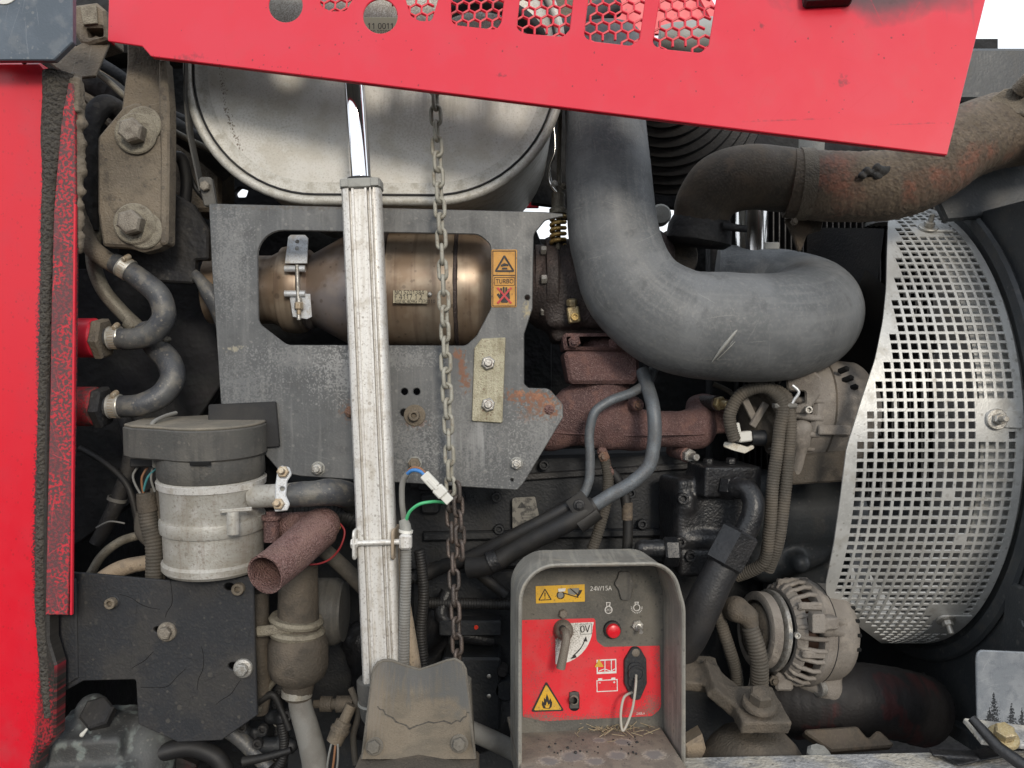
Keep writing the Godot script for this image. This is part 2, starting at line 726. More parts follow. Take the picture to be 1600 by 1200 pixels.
# a sheet's own paint: a canvas over a box of photo pixels, started from a tile
class Canvas:
	var im: Image
	var box: Rect2
	var sx: float
	var sy: float

	func _init(tile: Image, b: Rect2, w: int, h: int) -> void:
		box = b
		im = Image.create_empty(w, h, false, tile.get_format())
		for y in range(0, h, tile.get_height()):
			for x in range(0, w, tile.get_width()):
				im.blit_rect(tile, Rect2i(0, 0, tile.get_width(), tile.get_height()), Vector2i(x, y))
		sx = w / b.size.x
		sy = h / b.size.y

	# a stain with a ragged edge; soft > 1 makes it bleed further
	func stain(cx: float, cy: float, rx: float, ry: float, c: Color, strength: float, mask: PackedByteArray, soft := 1.0, ragged := 1.2) -> void:
		var sc := c.linear_to_srgb()
		var x0 := (cx - box.position.x) * sx
		var y0 := (cy - box.position.y) * sy
		for y in range(maxi(0, int(y0 - ry * sy * 1.5)), mini(im.get_height(), int(y0 + ry * sy * 1.5))):
			for x in range(maxi(0, int(x0 - rx * sx * 1.5)), mini(im.get_width(), int(x0 + rx * sx * 1.5))):
				var d := Vector2((x - x0) / (rx * sx), (y - y0) / (ry * sy)).length()
				var m := mask[(y % 512) * 512 + x % 512] / 255.0 - 0.5
				var a := clampf((1.0 - d + m * ragged) / soft, 0, 1) * strength
				if a > 0.0:
					im.set_pixel(x, y, im.get_pixel(x, y).lerp(sc, a))

	func scratch(ax: float, ay: float, bx: float, by: float, w: float, c: Color, strength: float, mask: PackedByteArray) -> void:
		var sc := c.linear_to_srgb()
		var a := Vector2((ax - box.position.x) * sx, (ay - box.position.y) * sy)
		var b := Vector2((bx - box.position.x) * sx, (by - box.position.y) * sy)
		var r := w * sx
		for y in range(maxi(0, int(minf(a.y, b.y) - r)), mini(im.get_height(), int(maxf(a.y, b.y) + r) + 1)):
			for x in range(maxi(0, int(minf(a.x, b.x) - r)), mini(im.get_width(), int(maxf(a.x, b.x) + r) + 1)):
				var p := Vector2(x, y)
				var t := clampf((p - a).dot(b - a) / maxf((b - a).length_squared(), 1e-6), 0, 1)
				var d := p.distance_to(a.lerp(b, t)) / r
				var m := mask[(y % 512) * 512 + x % 512] / 255.0
				var q := clampf((1.0 - d) * 2.0, 0, 1) * strength * clampf(m * 1.8, 0, 1)
				if q > 0.0:
					im.set_pixel(x, y, im.get_pixel(x, y).lerp(sc, q))

	func texture() -> ImageTexture:
		return ImageTexture.create_from_image(im)


func painted(key: String, c: Canvas, rough: float, metal := 0.0, bump := "", bump_cm := 0.0) -> StandardMaterial3D:
	var m := StandardMaterial3D.new()
	m.albedo_texture = c.texture()
	m.roughness = rough
	m.metallic = metal
	if bump != "":
		var b := Canvas.new(mask_texture(bump).get_image(), c.box, c.im.get_width(), c.im.get_height())
		m.heightmap_enabled = true
		m.heightmap_texture = b.texture()
		m.heightmap_scale = bump_cm
		var q := mask_texture("patch", 0.7, 1.0).get_image()
		var u := Canvas.new(q, c.box, c.im.get_width(), c.im.get_height())
		m.roughness_texture = u.texture()
		m.roughness_texture_channel = BaseMaterial3D.TEXTURE_CHANNEL_GRAYSCALE
	mats[key] = m
	return m


# ---------------------------------------------------------------- small hardware
func hexagon(r: float, turn := 0.0) -> PackedVector2Array:
	var o := PackedVector2Array()
	for i in 6:
		o.append(Vector2.from_angle(TAU * i / 6 + turn) * r)
	return o

var hardware := {}

# unit meshes: hexagon across the corners = 2, standing on local z = 0 and pointing along +z
func hardware_mesh(kind: String) -> ArrayMesh:
	if hardware.has(kind):
		return hardware[kind]
	var s := Shape.new()
	var up := func(h): return Transform3D(Basis(), Vector3(0, 0, h))
	if kind == "hex":
		s.prism(up.call(1.25), hexagon(1.0), 1.25, 0.16)
		s.lathe(up.call(1.25), [[0.02, 0.0001], [0.02, 0.62], [0.0, 0.72]], 20)
	elif kind == "nut":
		s.prism(up.call(0.9), hexagon(1.0), 0.9, 0.14)
		s.lathe(up.call(0.0), [[1.5, 0.0001], [1.5, 0.44], [1.42, 0.52], [0.8, 0.52]], 16)
	elif kind == "nut_long":
		s.prism(up.call(1.0), hexagon(1.0), 1.0, 0.14)
		s.lathe(up.call(0.0), [[2.6, 0.0001], [2.6, 0.4], [2.5, 0.5], [0.9, 0.5]], 16)
	elif kind == "socket":
		s.lathe(up.call(0.0), [[0.5, 0.0001], [0.5, 0.48], [1.2, 0.52], [1.25, 0.58], [1.25, 0.9], [1.12, 1.0], [0.0, 1.0]], 20)
	elif kind == "flange":
		s.prism(up.call(1.3), hexagon(0.92), 1.2, 0.14)
		s.lathe(up.call(0.0), [[0.42, 0.85], [0.34, 1.28], [0.2, 1.38], [0.0, 1.4]], 24)
		s.lathe(up.call(1.3), [[0.015, 0.0001], [0.015, 0.5], [0.0, 0.6]], 16)
	elif kind == "washer":
		s.lathe(up.call(0.0), [[0.16, 0.0001], [0.16, 0.93], [0.1, 1.0], [0.0, 1.0]], 28)
	elif kind == "screw":
		s.lathe(up.call(0.0), [[0.5, 0.0001], [0.48, 0.4], [0.36, 0.75], [0.1, 1.0], [0.0, 1.0]], 16)
	hardware[kind] = s.mesh()
	return hardware[kind]

# a bolt of r pixels across half its corners, at a pixel and depth, pointing along dir
func bolt(parent: Node3D, px, py, z, r, kind := "hex", m: Material = null, washer := 0.0, wm: Material = null, dir := Vector3.BACK, turn := -1.0) -> MeshInstance3D:
	var at := W(px, py, z)
	var rr: float = r * k(z)
	var roll := rng.randf() * TAU if turn < 0 else turn
	var xf := frame(at, dir, roll)
	var th := 0.0
	if washer > 0.0:
		th = washer * k(z) * 0.16
	var b := put(parent, "bolt", hardware_mesh(kind), m if m else mats.bolt_steel, Transform3D(xf.basis.scaled_local(Vector3.ONE * rr), at + dir.normalized() * (th - 0.0006)))
	if washer > 0.0:
		put(b, "washer", hardware_mesh("washer"), wm if wm else (m if m else mats.bolt_steel), Transform3D(xf.basis.scaled_local(Vector3.ONE * washer * k(z)), at - dir.normalized() * 0.0004))
	return b

# ridged conduit along a path
func ridged(p: Array, pitch: float, deep: float, sides := 12) -> Shape:
	var curve := Curve3D.new()
	curve.bake_interval = pitch
	var total := 0.0
	var pts: PackedVector3Array = p[0]
	for i in pts.size():
		curve.add_point(pts[i])
	total = curve.get_baked_length()
	var steps := int(total / pitch * 4.0)
	var op := PackedVector3Array()
	var orr := PackedFloat32Array()
	for i in steps + 1:
		var t := float(i) / steps
		op.append(curve.sample_baked(t * total, true))
		var r: float = p[1][int(t * (p[1].size() - 1))]
		orr.append(r * (1.0 + (0.0 if i % 4 == 0 else deep if i % 4 == 2 else deep * 0.75)))
	return Shape.new().tube(op, orr, sides)

func hose(ctrl: Array, per := 8, sides := 16) -> Shape:
	var p := path(ctrl, per)
	return Shape.new().tube(p[0], p[1], sides)

# a worm-drive clamp round a hose: band, slots and the screw housing on top
func hose_clamp(parent: Node3D, px, py, z, r, axis: Vector3, wide: float, side: Vector3, m: Material, hm: Material) -> void:
	var xf := frame(W(px, py, z), axis)
	var s := k(z)
	var w := wide * s / 2
	var R: float = r * s
	var b := part(parent, "clamp_band", Shape.new().lathe(xf, [[w, R * 0.9], [w, R * 1.1], [w * 0.86, R * 1.13], [w * 0.78, R * 1.08], [-w * 0.78, R * 1.08], [-w * 0.86, R * 1.13], [-w, R * 1.1], [-w, R * 0.9]], 36), m)
	var slots := Shape.new()
	for i in 26:
		var a := TAU * i / 26
		var o := xf.basis * Vector3(cos(a), sin(a), 0)
		slots.box(Transform3D(Basis(xf.basis.z, o.cross(xf.basis.z), o), xf.origin + o * R * 1.085), Vector3(w * 0.95, R * 0.07, R * 0.03), 0.0001)
	part(b, "worm_slot", slots, hm).set_meta("kind", "stuff")
	var up := side.normalized()
	var at := xf.origin + up * R * 1.22
	var across := axis.cross(up).normalized()
	var h := Shape.new()
	h.lathe(frame(at - across * R * 0.42, across), [[R * 0.72, 0.0001], [R * 0.72, R * 0.2], [R * 0.6, R * 0.27], [R * 0.06, R * 0.27], [0, R * 0.2], [0, 0.0001]], 14)
	h.lathe(frame(at + across * R * 0.24, across), [[R * 0.3, 0.0001], [R * 0.3, R * 0.2], [R * 0.25, R * 0.24], [0, R * 0.24]], 6)
	part(b, "worm_screw", h, hm)


func make_materials() -> void:
	var dust := Color(0.21, 0.17, 0.125)
	var pale := Color(0.42, 0.36, 0.27)
	var soot := Color(0.018, 0.018, 0.02)
	var rust := Color(0.20, 0.075, 0.035)
	# dusty and greasy machine parts
	coat("dusty_steel", Color(0.13, 0.108, 0.082), [["cloud", 0.35, 0.75, Color(0.19, 0.155, 0.112), 0.8], ["patch", 0.55, 0.8, Color(0.07, 0.06, 0.05), 0.7], ["sand", 0.55, 0.95, Color(0.24, 0.2, 0.15), 0.45], ["speck", 0.2, 1.0, Color(0.05, 0.045, 0.04), 0.6], ["scratch", 0.1, 1.0, Color(0.3, 0.27, 0.22), 0.4]], 0.85, 0.0, "sand", 0.1275, 0.2)
	coat("bolt_steel", Color(0.22, 0.195, 0.16), [["patch", 0.45, 0.75, Color(0.12, 0.1, 0.08), 0.8], ["sand", 0.5, 0.95, Color(0.34, 0.3, 0.24), 0.5], ["grain", 0.6, 0.8, Color(0.1, 0.085, 0.07), 0.5]], 0.6, 0.25, "sand", 0.0765, 0.1)
	coat("washer_dust", Color(0.24, 0.215, 0.165), [["patch", 0.45, 0.75, Color(0.13, 0.11, 0.085), 0.8], ["sand", 0.4, 0.95, Color(0.33, 0.3, 0.23), 0.6], ["grain", 0.6, 0.8, Color(0.12, 0.1, 0.08), 0.5]], 0.75, 0.1, "sand", 0.1275, 0.1)
	coat("clean_bolt", Color(0.5, 0.49, 0.46), [["patch", 0.45, 0.75, Color(0.28, 0.26, 0.23), 0.8], ["grain", 0.6, 0.8, Color(0.2, 0.17, 0.13), 0.6]], 0.45, 0.7, "sand", 0.034, 0.08)
	coat("rusty_bolt", Color(0.17, 0.1, 0.075), [["grain", 0.45, 0.75, Color(0.26, 0.13, 0.07), 0.8], ["patch", 0.5, 0.75, Color(0.2, 0.16, 0.13), 0.7]], 0.8, 0.1, "grain", 0.085, 0.08)
	coat("yellow_zinc", Color(0.42, 0.33, 0.17), [["patch", 0.45, 0.75, Color(0.24, 0.17, 0.09), 0.8], ["grain", 0.55, 0.8, Color(0.5, 0.44, 0.3), 0.6], ["cloud", 0.55, 0.75, Color(0.3, 0.27, 0.2), 0.5]], 0.5, 0.5, "sand", 0.051, 0.1)
	coat("black_grime", Color(0.0154, 0.0154, 0.0168), [["cloud", 0.4, 0.75, Color(0.035, 0.0315, 0.028), 0.8], ["sand", 0.6, 1.0, Color(0.063, 0.056, 0.049), 0.4], ["speck", 0.3, 1.0, Color(0.112, 0.105, 0.091), 0.35]], 0.75, 0.0, "crust", 0.204, 0.25)
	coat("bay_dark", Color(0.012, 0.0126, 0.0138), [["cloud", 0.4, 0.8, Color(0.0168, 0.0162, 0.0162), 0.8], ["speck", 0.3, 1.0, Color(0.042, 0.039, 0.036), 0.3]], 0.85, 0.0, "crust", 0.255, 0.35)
	coat("engine_black", Color(0.008316, 0.01008, 0.01317), [["cloud", 0.4, 0.75, Color(0.01512, 0.01596, 0.01693), 0.8], ["patch", 0.55, 0.8, Color(0.02835, 0.02772, 0.02587), 0.6], ["sand", 0.65, 1.0, Color(0.0378, 0.0378, 0.03763), 0.35], ["speck", 0.3, 1.0, Color(0.0567, 0.0588, 0.05645), 0.3]], 0.6, 0.0, "sand", 0.0510, 0.3)
	coat("oily_black", Color(0.0105, 0.01105, 0.01313), [["cloud", 0.4, 0.75, Color(0.02624, 0.02486, 0.02506), 0.8], ["patch", 0.55, 0.75, Color(0.005249, 0.005525, 0.006564), 0.8], ["sand", 0.6, 1.0, Color(0.06298, 0.06077, 0.05967), 0.4]], 0.42, 0.0, "grain", 0.0535, 0.16)
	coat("black_plate", Color(0.0195, 0.021, 0.02475), [["cloud", 0.4, 0.7, Color(0.03375, 0.0315, 0.03), 0.85], ["patch", 0.6, 0.8, Color(0.0165, 0.01725, 0.02025), 0.7], ["sand", 0.55, 1.0, Color(0.06375, 0.05775, 0.0495), 0.45], ["speck", 0.2, 1.0, Color(0.0975, 0.09, 0.075), 0.45], ["scratch", 0.15, 1.0, Color(0.009, 0.009, 0.009), 0.7]], 0.62, 0.0, "sand", 0.0408, 0.26)
	coat("grey_plastic", Color(0.07225, 0.07055, 0.0663), [["cloud", 0.35, 0.7, Color(0.1105, 0.1037, 0.0918), 0.8], ["streak", 0.5, 0.8, Color(0.04675, 0.0459, 0.0442), 0.6], ["sand", 0.5, 1.0, Color(0.153, 0.1403, 0.119), 0.35], ["speck", 0.2, 1.0, Color(0.187, 0.17, 0.1445), 0.4]], 0.7, 0.0, "sand", 0.043, 0.22)
	coat("cap_dust", Color(0.15, 0.135, 0.11), [["cloud", 0.35, 0.7, Color(0.23, 0.2, 0.155), 0.8], ["sand", 0.5, 1.0, Color(0.28, 0.25, 0.2), 0.4], ["speck", 0.2, 1.0, Color(0.08, 0.075, 0.07), 0.5]], 0.85, 0.0, "sand", 0.051, 0.2)
	coat("blue_plastic", Color(0.075, 0.095, 0.12), [["cloud", 0.35, 0.7, Color(0.105, 0.13, 0.16), 0.8], ["patch", 0.55, 0.75, Color(0.15, 0.165, 0.18), 0.5], ["scratch", 0.1, 1.0, Color(0.25, 0.27, 0.3), 0.5], ["speck", 0.2, 1.0, Color(0.28, 0.28, 0.27), 0.4]], 0.42, 0.0, "sand", 0.020, 0.2)
	coat("rubber", Color(0.05, 0.053, 0.06), [["cloud", 0.4, 0.72, Color(0.11, 0.108, 0.1), 0.7], ["patch", 0.52, 0.75, Color(0.2, 0.18, 0.145), 0.5], ["speck", 0.2, 1.0, Color(0.3, 0.27, 0.22), 0.5], ["sand", 0.65, 1.0, Color(0.25, 0.22, 0.18), 0.4]], 0.48, 0.0, "sand", 0.034, 0.16)
	coat("elbow_rubber", Color(0.108, 0.1134, 0.1179), [["cloud", 0.36, 0.7, Color(0.162, 0.1683, 0.1728), 0.75], ["streak", 0.5, 0.85, Color(0.198, 0.2016, 0.1998), 0.4], ["grain", 0.5, 0.85, Color(0.18, 0.1836, 0.1836), 0.45], ["patch", 0.6, 0.85, Color(0.072, 0.0747, 0.0774), 0.5], ["sand", 0.6, 1.0, Color(0.261, 0.2565, 0.243), 0.4], ["speck", 0.3, 1.0, Color(0.27, 0.261, 0.243), 0.25], ["scratch", 0.2, 1.0, Color(0.324, 0.324, 0.306), 0.5]], 0.58, 0.0, "sand", 0.03, 0.24)
	mats.elbow_rubber.uv1_triplanar = false
	mats.elbow_rubber.uv1_world_triplanar = false
	mats.elbow_rubber.uv1_scale = Vector3(1, 0.25, 1)
	coat("duct", Color(0.13, 0.1, 0.074), [["cloud", 0.38, 0.7, Color(0.08, 0.065, 0.052), 0.8], ["sand", 0.45, 0.95, Color(0.24, 0.19, 0.13), 0.5], ["cloud", 0.54, 0.74, Color(0.27, 0.1, 0.065), 0.6], ["patch", 0.4, 0.6, Color(0.11, 0.088, 0.066), 0.75], ["grain", 0.5, 0.8, Color(0.07, 0.056, 0.045), 0.65]], 0.88, 0.0, "sand", 0.1530, 0.3)
	coat("duct_metal", Color(0.09, 0.072, 0.054), [["cloud", 0.38, 0.7, Color(0.045, 0.0387, 0.0324), 0.8], ["sand", 0.45, 0.95, Color(0.171, 0.1395, 0.099), 0.45], ["patch", 0.55, 0.75, Color(0.144, 0.108, 0.0765), 0.6]], 0.8, 0.1, "sand", 0.0510, 0.25)
	coat("exhaust", Color(0.3756, 0.2992, 0.2239), [["cloud", 0.35, 0.6, Color(0.2561, 0.1804, 0.1213), 0.85], ["patch", 0.5, 0.75, Color(0.4609, 0.3872, 0.2985), 0.55], ["streak", 0.5, 0.8, Color(0.1366, 0.088, 0.0653), 0.45], ["speck", 0.3, 1.0, Color(0.08536, 0.0616, 0.04664), 0.6]], 0.4, 0.4, "sand", 0.0000, 0.3)
	coat("exhaust_blue", Color(0.3, 0.27, 0.27), [["cloud", 0.35, 0.65, Color(0.26, 0.19, 0.14), 0.9], ["patch", 0.5, 0.75, Color(0.4, 0.34, 0.3), 0.6], ["speck", 0.3, 1.0, Color(0.1, 0.07, 0.05), 0.6]], 0.4, 0.4, "sand", 0.0000, 0.3)
	coat("turbo_cast", Color(0.04675, 0.0374, 0.0357), [["cloud", 0.4, 0.7, Color(0.08075, 0.05525, 0.0493), 0.8], ["sand", 0.5, 1.0, Color(0.119, 0.0935, 0.085), 0.4], ["grain", 0.6, 0.85, Color(0.0255, 0.0221, 0.0221), 0.7]], 0.65, 0.15, "grain", 0.1020, 0.15)
	coat("rust_cast", Color(0.14, 0.075, 0.07), [["cloud", 0.38, 0.68, Color(0.085, 0.048, 0.047), 0.8], ["sand", 0.52, 0.85, Color(0.36, 0.25, 0.23), 0.6], ["grain", 0.6, 0.85, Color(0.085, 0.045, 0.042), 0.7], ["patch", 0.6, 0.8, Color(0.22, 0.12, 0.1), 0.7]], 0.85, 0.05, "sand", 0.2295, 0.14)
	coat("rust_pipe", Color(0.17, 0.09, 0.08), [["grain", 0.42, 0.66, Color(0.085, 0.038, 0.034), 0.9], ["crust", 0.4, 0.75, Color(0.27, 0.165, 0.15), 0.5], ["sand", 0.55, 0.85, Color(0.4, 0.3, 0.27), 0.55], ["cloud", 0.5, 0.75, Color(0.2, 0.12, 0.1), 0.7]], 0.92, 0.0, "grain", 0.3060, 0.09)
	coat("aluminium", Color(0.6996, 0.6837, 0.6551), [["streak", 0.45, 0.8, Color(0.53, 0.4982, 0.4476), 0.7], ["patch", 0.58, 0.8, Color(0.4452, 0.4028, 0.3385), 0.55], ["speck", 0.25, 1.0, Color(0.2332, 0.2014, 0.1638), 0.7], ["grain", 0.66, 0.85, Color(0.318, 0.2862, 0.2402), 0.55]], 0.48, 0.35, "sand", 0.020, 0.16, "streak")
	coat("cast_grey", Color(0.3, 0.3, 0.28), [["cloud", 0.4, 0.7, Color(0.2, 0.195, 0.175), 0.7], ["sand", 0.5, 1.0, Color(0.4, 0.38, 0.33), 0.4]], 0.6, 0.2, "sand", 0.034, 0.15)
	coat("can_metal", Color(0.4268, 0.4165, 0.3811), [["cloud", 0.4, 0.7, Color(0.3298, 0.3038, 0.2575), 0.8], ["patch", 0.55, 0.75, Color(0.5044, 0.49, 0.4635), 0.6], ["speck", 0.2, 1.0, Color(0.1552, 0.1274, 0.103), 0.6], ["grain", 0.64, 0.85, Color(0.2425, 0.2058, 0.1648), 0.6], ["streak", 0.6, 0.85, Color(0.2619, 0.2156, 0.1751), 0.4]], 0.58, 0.25, "sand", 0.034, 0.18)
	coat("alternator", Color(0.2279, 0.205, 0.1815), [["cloud", 0.4, 0.7, Color(0.1552, 0.135, 0.1155), 0.85], ["sand", 0.5, 1.0, Color(0.3395, 0.3, 0.253), 0.4], ["patch", 0.58, 0.8, Color(0.3201, 0.285, 0.242), 0.6], ["speck", 0.3, 1.0, Color(0.1358, 0.11, 0.088), 0.5]], 0.85, 0.0, "sand", 0.0765, 0.16)
	coat("brown_dust", Color(0.07079, 0.05962, 0.04694), [["cloud", 0.4, 0.7, Color(0.1193, 0.09684, 0.07303), 0.8], ["sand", 0.5, 1.0, Color(0.149, 0.1229, 0.09315), 0.45], ["patch", 0.58, 0.8, Color(0.05216, 0.04471, 0.03726), 0.7]], 0.9, 0.0, "sand", 0.1275, 0.2)
	coat("tan_dust", Color(0.34, 0.27, 0.195), [["cloud", 0.4, 0.7, Color(0.26, 0.21, 0.155), 0.8], ["sand", 0.5, 1.0, Color(0.43, 0.36, 0.28), 0.4], ["patch", 0.6, 0.75, Color(0.2, 0.17, 0.14), 0.6], ["speck", 0.3, 1.0, Color(0.1, 0.085, 0.07), 0.7]], 0.92, 0.0, "sand", 0.085, 0.2)
	coat("conduit", Color(0.06375, 0.05625, 0.0465), [["cloud", 0.4, 0.7, Color(0.105, 0.09, 0.07125), 0.8], ["sand", 0.5, 1.0, Color(0.15, 0.1275, 0.1013), 0.4]], 0.85, 0.0, "", 0.0, 0.15)
	coat("conduit_black", Color(0.01248, 0.01248, 0.01296), [["cloud", 0.4, 0.7, Color(0.0264, 0.024, 0.0216), 0.8], ["sand", 0.6, 1.0, Color(0.048, 0.0432, 0.0384), 0.4]], 0.6, 0.0, "", 0.0, 0.15)
	coat("conduit_grey", Color(0.2, 0.195, 0.18), [["cloud", 0.4, 0.7, Color(0.14, 0.13, 0.115), 0.8], ["sand", 0.6, 1.0, Color(0.3, 0.28, 0.25), 0.4]], 0.75, 0.0, "", 0.0, 0.15)
	coat("steel_tube", Color(0.115, 0.13, 0.145), [["cloud", 0.4, 0.7, Color(0.105, 0.11, 0.115), 0.8], ["patch", 0.55, 0.8, Color(0.17, 0.19, 0.205), 0.6], ["sand", 0.6, 1.0, Color(0.27, 0.25, 0.22), 0.45], ["grain", 0.65, 0.85, Color(0.08, 0.06, 0.05), 0.5]], 0.5, 0.2, "sand", 0.034, 0.12)
	coat("old_pipe", Color(0.2, 0.185, 0.15), [["cloud", 0.4, 0.7, Color(0.13, 0.115, 0.09), 0.8], ["patch", 0.55, 0.8, Color(0.28, 0.255, 0.2), 0.6], ["grain", 0.62, 0.85, Color(0.07, 0.06, 0.05), 0.6]], 0.6, 0.3, "sand", 0.051, 0.12)
	coat("chain_steel", Color(0.36, 0.35, 0.3), [["cloud", 0.4, 0.7, Color(0.27, 0.25, 0.2), 0.8], ["grain", 0.55, 0.8, Color(0.33, 0.31, 0.26), 0.6], ["patch", 0.62, 0.8, Color(0.2, 0.14, 0.095), 0.5]], 0.6, 0.2, "sand", 0.051, 0.07)
	coat("chain_oily", Color(0.06, 0.05, 0.045), [["cloud", 0.4, 0.7, Color(0.12, 0.09, 0.075), 0.8], ["grain", 0.55, 0.8, Color(0.17, 0.14, 0.12), 0.6]], 0.42, 0.3, "sand", 0.051, 0.07)
	coat("clamp_steel", Color(0.55, 0.53, 0.47), [["patch", 0.45, 0.75, Color(0.36, 0.32, 0.25), 0.7], ["grain", 0.6, 0.85, Color(0.68, 0.66, 0.6), 0.6]], 0.4, 0.6, "", 0.0, 0.08)
	coat("clamp_screw", Color(0.4, 0.32, 0.22), [["patch", 0.45, 0.75, Color(0.5, 0.46, 0.38), 0.7], ["grain", 0.6, 0.85, Color(0.2, 0.12, 0.07), 0.6]], 0.5, 0.4, "", 0.0, 0.08)
	coat("bright_zinc", Color(0.713, 0.736, 0.759), [["patch", 0.45, 0.75, Color(0.5175, 0.5405, 0.5635), 0.7], ["grain", 0.64, 0.85, Color(0.391, 0.345, 0.2875), 0.6], ["cloud", 0.6, 0.8, Color(0.483, 0.414, 0.3105), 0.6]], 0.36, 0.35, "sand", 0.020, 0.1)
	coat("guard_sheet", Color(0.5456, 0.5456, 0.528), [["cloud", 0.38, 0.7, Color(0.4224, 0.4224, 0.4048), 0.8], ["grain", 0.55, 0.8, Color(0.5984, 0.5984, 0.5808), 0.5], ["patch", 0.58, 0.8, Color(0.3696, 0.352, 0.3168), 0.6], ["speck", 0.25, 1.0, Color(0.1936, 0.176, 0.1496), 0.6]], 0.45, 0.3, "sand", 0.020, 0.2)
	coat("shroud", Color(0.03506, 0.03952, 0.04462), [["cloud", 0.4, 0.75, Color(0.051, 0.05419, 0.0561), 0.8], ["patch", 0.58, 0.8, Color(0.0765, 0.07331, 0.06694), 0.5], ["speck", 0.3, 1.0, Color(0.153, 0.1466, 0.1339), 0.45], ["sand", 0.65, 1.0, Color(0.102, 0.09877, 0.0924), 0.35]], 0.5, 0.0, "sand", 0.0306, 0.3)
	coat("box_shell", Color(0.235, 0.225, 0.2), [["cloud", 0.38, 0.7, Color(0.17, 0.16, 0.14), 0.8], ["streak", 0.5, 0.78, Color(0.35, 0.33, 0.28), 0.5], ["patch", 0.58, 0.8, Color(0.32, 0.29, 0.235), 0.6], ["scratch", 0.1, 1.0, Color(0.1, 0.1, 0.1), 0.5], ["speck", 0.3, 1.0, Color(0.1, 0.09, 0.08), 0.5]], 0.7, 0.1, "sand", 0.051, 0.2)
	coat("box_inside", Color(0.09, 0.086, 0.077), [["cloud", 0.38, 0.7, Color(0.15, 0.138, 0.115), 0.8], ["sand", 0.5, 1.0, Color(0.2, 0.18, 0.145), 0.4], ["speck", 0.2, 1.0, Color(0.03, 0.03, 0.03), 0.6]], 0.8, 0.0, "sand", 0.051, 0.2)
	coat("red_paint", Color(0.6624, 0.0207, 0.04306), [["cloud", 0.45, 0.75, Color(0.6072, 0.02484, 0.04186), 0.6], ["speck", 0.3, 1.0, Color(0.1104, 0.01656, 0.02392), 0.6]], 0.4, 0.0, "", 0.0, 0.3)
	coat("red_dirty", Color(0.42, 0.02, 0.028), [["patch", 0.42, 0.66, Color(0.05, 0.04, 0.036), 0.9], ["grain", 0.55, 0.8, Color(0.09, 0.06, 0.05), 0.7], ["sand", 0.6, 1.0, Color(0.15, 0.1, 0.08), 0.4]], 0.7, 0.0, "sand", 0.068, 0.14)
	coat("grime_strip", Color(0.0528, 0.0472, 0.04), [["cloud", 0.4, 0.7, Color(0.064, 0.056, 0.0456), 0.8], ["sand", 0.45, 0.95, Color(0.104, 0.092, 0.072), 0.5], ["grain", 0.55, 0.8, Color(0.02, 0.0184, 0.0176), 0.8]], 0.92, 0.0, "grain", 0.3570, 0.18)
	coat("red_worn", Color(0.5, 0.02, 0.035), [["grain", 0.36, 0.52, Color(0.075, 0.045, 0.045), 0.95], ["cloud", 0.46, 0.6, Color(0.11, 0.04, 0.045), 0.75], ["scratch", 0.1, 0.7, Color(0.6, 0.04, 0.06), 0.9], ["sand", 0.55, 1.0, Color(0.06, 0.045, 0.045), 0.7]], 0.65, 0.0, "sand", 0.03, 0.16)
	coat("sill", Color(0.36, 0.36, 0.36), [["cloud", 0.42, 0.62, Color(0.5, 0.46, 0.38), 0.8], ["patch", 0.5, 0.7, Color(0.2, 0.2, 0.2), 0.7], ["crust", 0.5, 0.75, Color(0.62, 0.6, 0.55), 0.5], ["speck", 0.2, 1.0, Color(0.06, 0.055, 0.05), 0.8]], 0.45, 0.1, "grain", 0.102, 0.2)
	coat("rim_steel", Color(0.55, 0.539, 0.495), [["patch", 0.45, 0.75, Color(0.396, 0.374, 0.319), 0.7], ["grain", 0.6, 0.85, Color(0.33, 0.286, 0.22), 0.6]], 0.6, 0.2, "sand", 0.017, 0.12)
	coat("casting_grey", Color(0.07, 0.074, 0.075), [["cloud", 0.4, 0.75, Color(0.045, 0.044, 0.043), 0.8], ["patch", 0.6, 0.75, Color(0.26, 0.3, 0.28), 0.5], ["sand", 0.6, 1.0, Color(0.15, 0.14, 0.125), 0.4], ["speck", 0.3, 1.0, Color(0.26, 0.25, 0.22), 0.4]], 0.65, 0.0, "sand", 0.05, 0.2)
	coat("brass", Color(0.5, 0.35, 0.13), [["patch", 0.45, 0.75, Color(0.3, 0.19, 0.07), 0.7], ["grain", 0.6, 0.8, Color(0.15, 0.1, 0.05), 0.6]], 0.42, 0.6, "sand", 0.051, 0.08)
	coat("dark_duct", Color(0.01657, 0.01657, 0.01823), [["cloud", 0.4, 0.7, Color(0.03039, 0.02763, 0.02597), 0.8], ["sand", 0.6, 1.0, Color(0.05525, 0.04972, 0.0442), 0.35]], 0.55, 0.0, "sand", 0.051, 0.25)
	coat("dark_red", Color(0.01232, 0.01008, 0.01008), [["cloud", 0.64, 0.7, Color(0.042, 0.00896, 0.00896), 0.8], ["streak", 0.5, 0.75, Color(0.0112, 0.01008, 0.01008), 0.8]], 0.7, 0.0, "sand", 0.051, 0.3)
	coat("warm_zinc", Color(0.37, 0.345, 0.25), [["patch", 0.45, 0.75, Color(0.27, 0.24, 0.16), 0.8], ["streak", 0.52, 0.8, Color(0.46, 0.43, 0.33), 0.5], ["speck", 0.25, 1.0, Color(0.14, 0.08, 0.05), 0.7], ["grain", 0.66, 0.85, Color(0.16, 0.11, 0.08), 0.5]], 0.6, 0.3, "sand", 0.051, 0.14)
	coat("key_dust", Color(0.2, 0.175, 0.145), [["grain", 0.5, 0.75, Color(0.12, 0.08, 0.06), 0.7], ["sand", 0.5, 1.0, Color(0.3, 0.27, 0.22), 0.5]], 0.7, 0.2, "sand", 0.051, 0.06)
